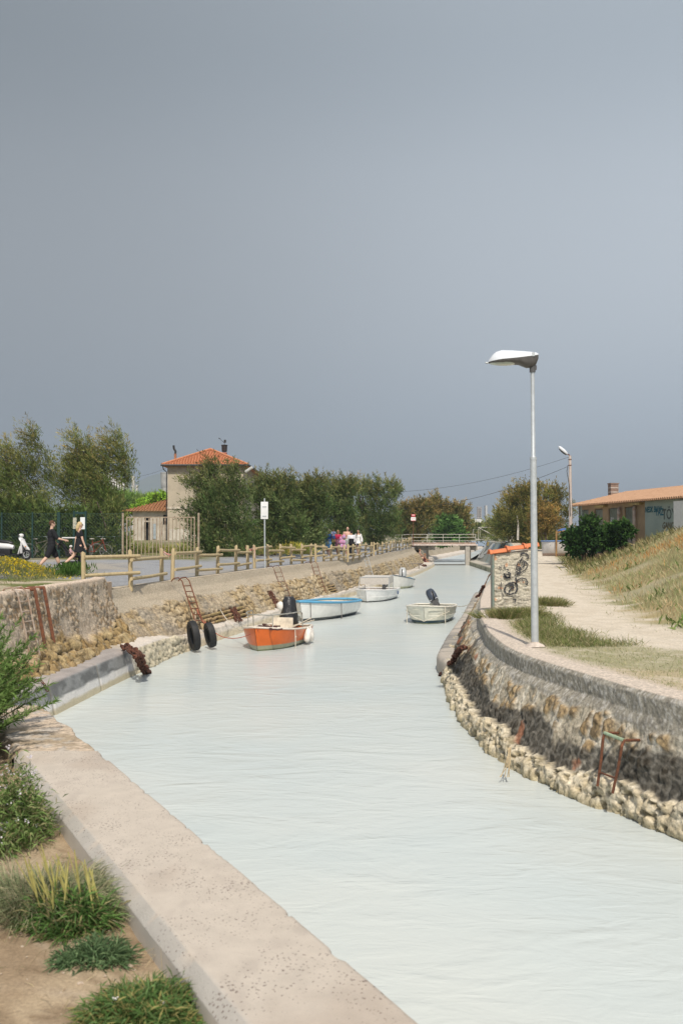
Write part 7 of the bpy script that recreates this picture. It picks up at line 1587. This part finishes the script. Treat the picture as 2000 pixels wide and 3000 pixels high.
def pushchair():
    c = Vector(((206-1000)*YC/F, YC-.2+.45, cz)); root = empty('pushchair', c, R(8), 'black pushchair with grey hood between the man and the blonde woman', 'pushchair')
    blk = mat('pushchair_frame', (.015, .015, .016), .5); q = MB()
    for y in (-.24, .24):
        q.tube([(-.42, y, 1.02), (-.30, y, .88), (.12, y, .35), (.40, y, .14)], .014, 8); q.tube([(.10, y, .62), (-.05, y, .35), (-.30, y, .14)], .014, 8)
    q.tube([(-.42, -.24, 1.02), (-.45, 0, 1.03), (-.42, .24, 1.02)], .018, 8); q.tube([(-.30, -.24, .14), (-.30, .24, .14)], .012, 6); q.build('frame', blk, root)
    for x, y, r_ in ((-.30, -.26, .135), (-.30, .26, .135), (.40, -.24, .10), (.40, .24, .10)):
        q = MB(); q.torus((x, y, r_), r_-.016, .018, 'Y', 22, 8); w_ = q.build('wheel', blk, root, smooth=True); q = MB(); q.torus((x, y, r_), r_-.045, .014, 'Y', 20, 6)
        for k in range(3): a = k*math.pi/3; q.tube([(x-math.cos(a)*(r_-.04), y, r_-math.sin(a)*(r_-.04)), (x+math.cos(a)*(r_-.04), y, r_+math.sin(a)*(r_-.04))], .008, 5)
        q.build('rim', mat('pale_rim', (.55, .53, .50), .5), w_)
    q = MB(); q.box((.02, 0, .48), (.42, .40, .06), Matrix.Rotation(R(12), 3, 'Y')); q.box((-.20, 0, .66), (.06, .40, .42), Matrix.Rotation(R(-22), 3, 'Y')); q.box((.25, 0, .33), (.06, .36, .26)); q.box((-.05, 0, .22), (.42, .34, .14)); q.build('seat', cloth('pushchair_black', (.02, .02, .022)), root, bevel=.02)
    q = MB(); V = []; n = 10
    for i in range(n+1):
        a = R(190-i*11)
        for y in (-.22, -.2, 0, .2, .22): V.append((-.12+.34*math.cos(a)*(1 if abs(y) < .22 else .96), y, .74+.34*math.sin(a)*(1 if abs(y) < .2 else .93)))
    q.add(V, [(i*5+j, i*5+j+1, i*5+j+6, i*5+j+5) for i in range(n) for j in range(4)]); o = q.build('hood', cloth('charcoal', (.055, .05, .055)), root, smooth=True); sm = o.modifiers.new('s', 'SOLIDIFY'); sm.thickness = .012
    q = MB(); q.box((-.08, 0, 1.09), (.46, .40, .035)); q.build('tray_cloth', WHT, root, bevel=.01)
    ch, _, _ = person((0, 0, 0), 0, .62, 'toddler with a white sun hat sitting in the pushchair', skin=M_SKINL, legs=((80, 70), (75, 60)), arms=((30, 10, 40), (25, 10, 40)), top=cloth('pink_baby', (.55, .35, .36)), hair=None, hat=None, voxel=.013, sit=True, build=1.15)
    ch.location = c+Vector((-.05, 0, .20)); ch.rotation_euler = (0, 0, R(-85)); ch['category'] = 'toddler'
    q = MB(); q.ell((0, .01, .595), (.052, .056, .045), 12, 8); q.build('sun_hat', WHT, ch, smooth=True)
pushchair()
GP = 'walkers on the canal path'
def walker(px_, foot, head, *a, **k):
    Y = k.pop('Y'); z = CAMZ-(foot-1562)*Y/F; h = (foot-head)*Y/F
    return person(((px_-1000)*Y/F, Y, z), k.pop('rz'), min(max(h, 1.5), 1.9), *a, group=GP, voxel=.016, **k)
YG = 61.5
hatm, Qh, _ = walker(962, 1628, 1551, 'man with straw hat and royal blue T shirt carrying a child, left of the group', Y=YG, rz=R(172), skin=M_SKINT, legs=((12, 4), (-10, 12)), arms=((20, 10, 120), (-5, 14, 8)), top=cloth('royal_blue', (.01, .07, .28)), sleeve=.4, bottom=cloth('sky_shorts', (.10, .28, .55)), leg=.4, hat=mat('straw', (.62, .50, .32), .9, nscale=40), glasses=True, build=1.15)
q = MB(); c = Qh((.22, .02, .98)); q.box(c, (.10, .26, .26), taper=.8); q.build('shoulder_bag', cloth('mint', (.30, .50, .40)), hatm, bevel=.03); q = MB(); q.tube([Qh((.20, .08, 1.1)), Qh((.05, .15, 1.25)), Qh((-.14, .08, 1.42))], .012, 5); q.build('bag_strap', cloth('teal', (.05, .28, .28)), hatm)
q = MB()
q.capsule(Qh((.215, 0, 1.41)), Qh((.26, -.01, 1.26)), .068, .066); q.build('sleeve_stripe', cloth('coral', (.65, .14, .10)), hatm, smooth=True)
chd, _, _ = person((0, 0, 0), R(200), .85, 'small child in a blue patterned shirt held in the straw hat man\'s arm', skin=M_SKINT, legs=((50, 40), (40, 50)), arms=((40, 10, 60), (30, 10, 60)), top=cloth('navy_pattern', (.03, .06, .20), (.35, .38, .45)), bottom=cloth('navy', (.02, .04, .14)), hair=mat('brown_hair', (.09,)*3), group=GP, voxel=.014, sit=True, build=1.2)
chd.location = Vector(hatm.location)+Vector((.30, -.20, .78)); chd['category'] = 'child'
walker(990, 1630, 1552.5, 'woman in a magenta top and sunglasses in the middle of the walkers', Y=YG+.3, rz=R(170), skin=M_SKINT, legs=((10, 5), (-12, 15)), arms=((10, 14, 70), (20, 22, 100)), top=cloth('magenta', (.42, .02, .07)), straps=True, dress=(cloth('dark_floral', (.04, .015, .03), (.30, .12, .18)), .62, .22), sleeve=0, hair=mat('auburn_hair', (.28, .14, .06), .8, nscale=40), glasses=True, shoes=mat('pink_shoe', (.6, .1, .2), .6), build=1.2)
q = MB(); a = PD(1004, 1576, YG-.1); rd = random.Random(1)
for k in range(9): q.ell((rd.uniform(-.14, .14), rd.uniform(-.05, .05), rd.uniform(-.55, .12)), (.13, .09, .14), 8, 6)
o = remesh(q, 'beach_towels', cloth('pink_print', (.62, .15, .28), (.40, .40, .60)), None, .02); o.location = a; tag(o, 'bundle of pink and lilac towels carried by the woman in magenta', 'towels')
walker(1018, 1627, 1543.5, 'bald shirtless man standing behind the others', Y=YG+1.4, rz=R(178), skin=mat('pink_skin', (.60, .36, .27), .5), legs=((6, 4), (-6, 8)), arms=((5, 10, 20), (5, 10, 20)), bottom=cloth('olive_shorts', (.35, .42, .30)), leg=.45, build=1.18)
walker(1029, 1634, 1553, 'dark haired man seen from behind in white and black jacket and black trousers', Y=YG-2.6, rz=R(-8), legs=((14, 4), (-10, 18)), arms=((8, 14, 18), (5, 14, 14)), top=cloth('jacket_white', (.68, .67, .70)), sleeve=1., lower_top=BLK, bottom=BLK, leg=1.0, hair=mat('black_hair', (.015, .012, .01), .6, nscale=30), shoes=mat('white_trainer', (.6,)*3), build=1.05)
walker(1049, 1625, 1551, 'long haired woman in a loose white dress at the right of the walkers', Y=YG+.5, rz=R(165), skin=M_SKIN, legs=((9, 4), (-10, 14)), arms=((5, 16, 16), (0, 16, 20)), dress=(WHT, .78, .26), sleeve=.9, hair=mat('black_hair', (.015,)*3), bun='side', hairlong=.2, bottom=cloth('denim', (.08, .13, .22)), leg=.2, build=.95)
# the pair sitting on the far ledge
a = PD(1247, 1652, 93.5); 
for dx, dy, dzz, lab, tp, sk in ((.1, .0, .0, 'person in dark red swimwear sitting on the far ledge by the footbridge', cloth('dark_red', (.10, .02, .02)), M_SKINT), (-.25, 1.6, .38, 'person with bare shoulders sitting behind on the far ledge', cloth('pale_pink', (.5, .35, .32)), M_SKIN)):
    p, _, _ = person((0, 0, 0), R(-100), 1.68, lab, skin=sk, legs=((84, 66), (80, 40)), arms=((20, 10, 30), (40, 10, 40)), top=tp, straps=True, bottom=tp, leg=.2, hair=mat('auburn_hair', (.2,)*3), group='pair sitting on the far ledge', voxel=.02, sit=True)
    p.location = (float(LB(93.2))-.05+dx, 93.0+dy, -.46+dzz)

# ================================================================== scooter and bicycles
def scooter():
    Y0 = 43.5; c = PD(78, 1641, Y0); root = empty('scooter', (c.x, Y0, c.z), R(-8), 'white motor scooter with black seat parked by the yellow flowers', 'scooter')
    w_ = mat('scooter_white', (.68, .67, .66), .3, nscale=2, namt=.06, spec=.5); b = mat('scooter_black', (.015, .015, .016), .4); rb = mat('black_rubber', (.02,)*3)
    for x, nm in ((0, 'front_wheel'), (-1.28, 'rear_wheel')):
        q = MB(); q.torus((x, 0, .25), .195, .055, 'Y', 26, 10); wl = q.build(nm, rb, root, smooth=True)
        q = MB(); q.torus((x, 0, .25), .135, .018, 'Y', 24, 6)
        for k in range(5): a = k*2*math.pi/5; q.tube([(x, 0, .25), (x+.13*math.cos(a), 0, .25+.13*math.sin(a))], .016, 6)
        q.build('rim', mat('silver_rim', (.5, .5, .5), .35, metal=.5), wl)
    q = MB(); q.tube([(0, .06, .25), (-.10, .06, .55), (-.20, 0, .95)], .025, 8); q.tube([(0, -.06, .25), (-.10, -.06, .55)], .025, 8); q.build('fork', b, root, smooth=True)
    V = []
    prof = [(.14, .42, .04), (.10, .52, .09), (.02, .66, .16), (-.06, .80, .19), (-.14, .92, .18), (-.19, 1.0, .12)]
    q = MB(); n = 8
    for x, z, wd in prof:
        for i in range(n+1): t = math.pi*i/n; V.append((x-.13*(1-math.sin(t)), wd*math.cos(t), z))
    q.add(V, [(i*(n+1)+j, i*(n+1)+j+1, (i+1)*(n+1)+j+1, (i+1)*(n+1)+j) for i in range(5) for j in range(n)]); o = q.build('front_fairing', w_, root, smooth=True); sm = o.modifiers.new('s', 'SOLIDIFY'); sm.thickness = .02
    q = MB(); q.tube([(.14, 0, .43), (.08, 0, .53), (-.06, 0, .56), (-.16, 0, .52)], [.03, .06, .065, .03], 10, flat=.8); q.build('mudguard', w_, root, smooth=True)
    q = MB(); q.prism([(-.20, .17), (-.14, .17), (-.14, -.17), (-.20, -.17)], .30, .92); q.tube([(-.22, 0, .60), (-.30, 0, .36), (-.34, 0, .24)], [.17, .15, .13], 10, flat=.35); q.build('leg_shield', w_, root, bevel=.02)
    q = MB(); q.box((-.48, 0, .24), (.46, .30, .06)); q.build('footboard', b, root, bevel=.02)
    q = MB(); q.ell((-.24, 0, 1.07), (.11, .13, .09), 14, 8); q.build('headset', w_, root, smooth=True)
    q = MB(); q.tube([(-.28, -.32, 1.08), (-.24, 0, 1.06), (-.28, .32, 1.08)], .016, 6); q.build('handlebar', b, root)
    for s_ in (-1, 1): q = MB(); q.tube([(-.26, s_*.22, 1.08), (-.24, s_*.28, 1.24)], .008, 5); q.ell((-.25, s_*.30, 1.27), (.015, .055, .04), 8, 6); q.build('mirror', b, root)
    q = MB(); q.tube([(-.62, 0, .74), (-.8, 0, .79), (-1.15, 0, .82), (-1.5, 0, .88)], [.08, .13, .14, .07], 12, flat=.55); q.build('seat', b, root, smooth=True)
    q = MB(); q.tube([(-.58, 0, .56), (-.8, 0, .60), (-1.15, 0, .62), (-1.62, 0, .78)], [.09, .15, .16, .05], 12, flat=.95); q.build('rear_body', w_, root, smooth=True)
    q = MB(); q.box((-1.0, 0, .34), (.6, .22, .26)); q.tube([(-.9, -.15, .22), (-1.5, -.16, .30)], .045, 8); q.build('engine', b, root, bevel=.03)
    q = MB(); q.ell((.02, -.13, .60), (.03, .02, .02), 8, 6); q.build('indicator', mat('amber', (.8, .25, .02), .3), root)
scooter()
def bicycle(loc, rz, label, colr):
    root = empty('bicycle', loc, rz, label, 'bicycle', 'bicycles leaning by the wire fence'); m = mat('bike_%d' % int(colr[0]*100), colr, .4)
    for x, nm in ((.52, 'front_wheel'), (-.52, 'rear_wheel')):
        q = MB(); q.torus((x, 0, .34), .325, .016, 'Y', 30, 6)
        wl = q.build(nm, mat('grey_tyre', (.10, .09, .08), .7), root, smooth=True); q = MB(); q.torus((x, 0, .34), .305, .008, 'Y', 30, 4)
        for k in range(10): a = k*math.pi/5; q.tube([(x, 0, .34), (x+.30*math.cos(a), 0, .34+.30*math.sin(a))], .002, 3)
        q.build('rim', mat('bike_rim', (.45, .45, .43), .4, metal=.4), wl)
    q = MB()
    for a, b in (((-.52, .34), (-.08, .30)), ((-.52, .34), (-.16, .72)), ((-.08, .30), (-.20, .86)), ((-.08, .30), (.36, .78)), ((-.16, .70), (.34, .84)), ((.52, .34), (.34, .92))): q.tube([(a[0], 0, a[1]), (b[0], 0, b[1])], .016, 6)
    q.build('frame', m, root)
    q = MB(); q.tube([(.34, 0, .92), (.32, 0, 1.0), (.30, 0, 1.0)], .012, 6); q.tube([(.18, -.27, 1.02), (.32, -.18, 1.03), (.34, 0, 1.0), (.32, .18, 1.03), (.18, .27, 1.02)], .011, 6); q.build('handlebar', mat('bike_steel', (.5, .5, .5), .35, metal=.5), root)
    q = MB(); q.ell((-.22, 0, .91), (.14, .075, .035), 12, 6); q.build('saddle', mat('cream_saddle', (.5, .46, .40), .6), root, smooth=True)
    q = MB(); q.torus((-.52, 0, .34), .355, .012, 'Y', 30, 4); q.build('mudguards', mat('bike_rim', (.4,)*3), root)
    return root
zf = CAMZ-(1637-1562)*46.2/F
bicycle(((118-1000)*47.5/F, 47.5, zf), R(10), 'cream bicycle leaning on the wire fence behind the scooter', (.20, .17, .14))
bicycle(((282-1000)*47.4/F, 47.4, zf), R(-14), 'red bicycle with pale saddle by the crooked stem', (.30, .05, .03))
bicycle(((318-1000)*47.9/F, 47.8, zf), R(25), 'dark bicycle half hidden behind the red one', (.08, .08, .08))

# warning tape on the fence
for (x, y, lab) in ((502, 1622, 'red and white warning tape knotted in the first fence gap'), (742, 1608, 'red and white warning tape tied in the second fence gap')):
    b = PH(x, 1700 if x < 600 else 1666, 1.72); b.z = PD(x, y, b.y).z; q = MB(); rd = random.Random(x)
    for k in range(3): q.tube([(-.30, 0, rd.uniform(.0, .12)), (-.1, .02, rd.uniform(-.12, .0)), (.04, 0, rd.uniform(-.05, .12)), (.06, 0, -.12-k*.12)], .012, 4)
    tag(q.build('warning_tape', mat('tape', (.66, .60, .56), .6, col2=(.55, .12, .08), nscale=9), loc=b), lab, 'tape')
# ================================================================== haze
q = MB(); q.box((0, 1950, 90), (9000, 4150, 184)); hz = q.build('haze', None); tag(hz, 'thin sea haze over the plain', None, None, 'stuff')
hm = bpy.data.materials.new('haze'); hm.use_nodes = True; nt = hm.node_tree; nt.nodes.clear(); o_ = nt.nodes.new('ShaderNodeOutputMaterial'); v_ = nt.nodes.new('ShaderNodeVolumePrincipled')
v_.inputs['Color'].default_value = (.72, .82, .92, 1); v_.inputs['Density'].default_value = .00045; v_.inputs['Anisotropy'].default_value = .2; nt.links.new(v_.outputs[0], o_.inputs['Volume']); hz.data.materials.append(hm)
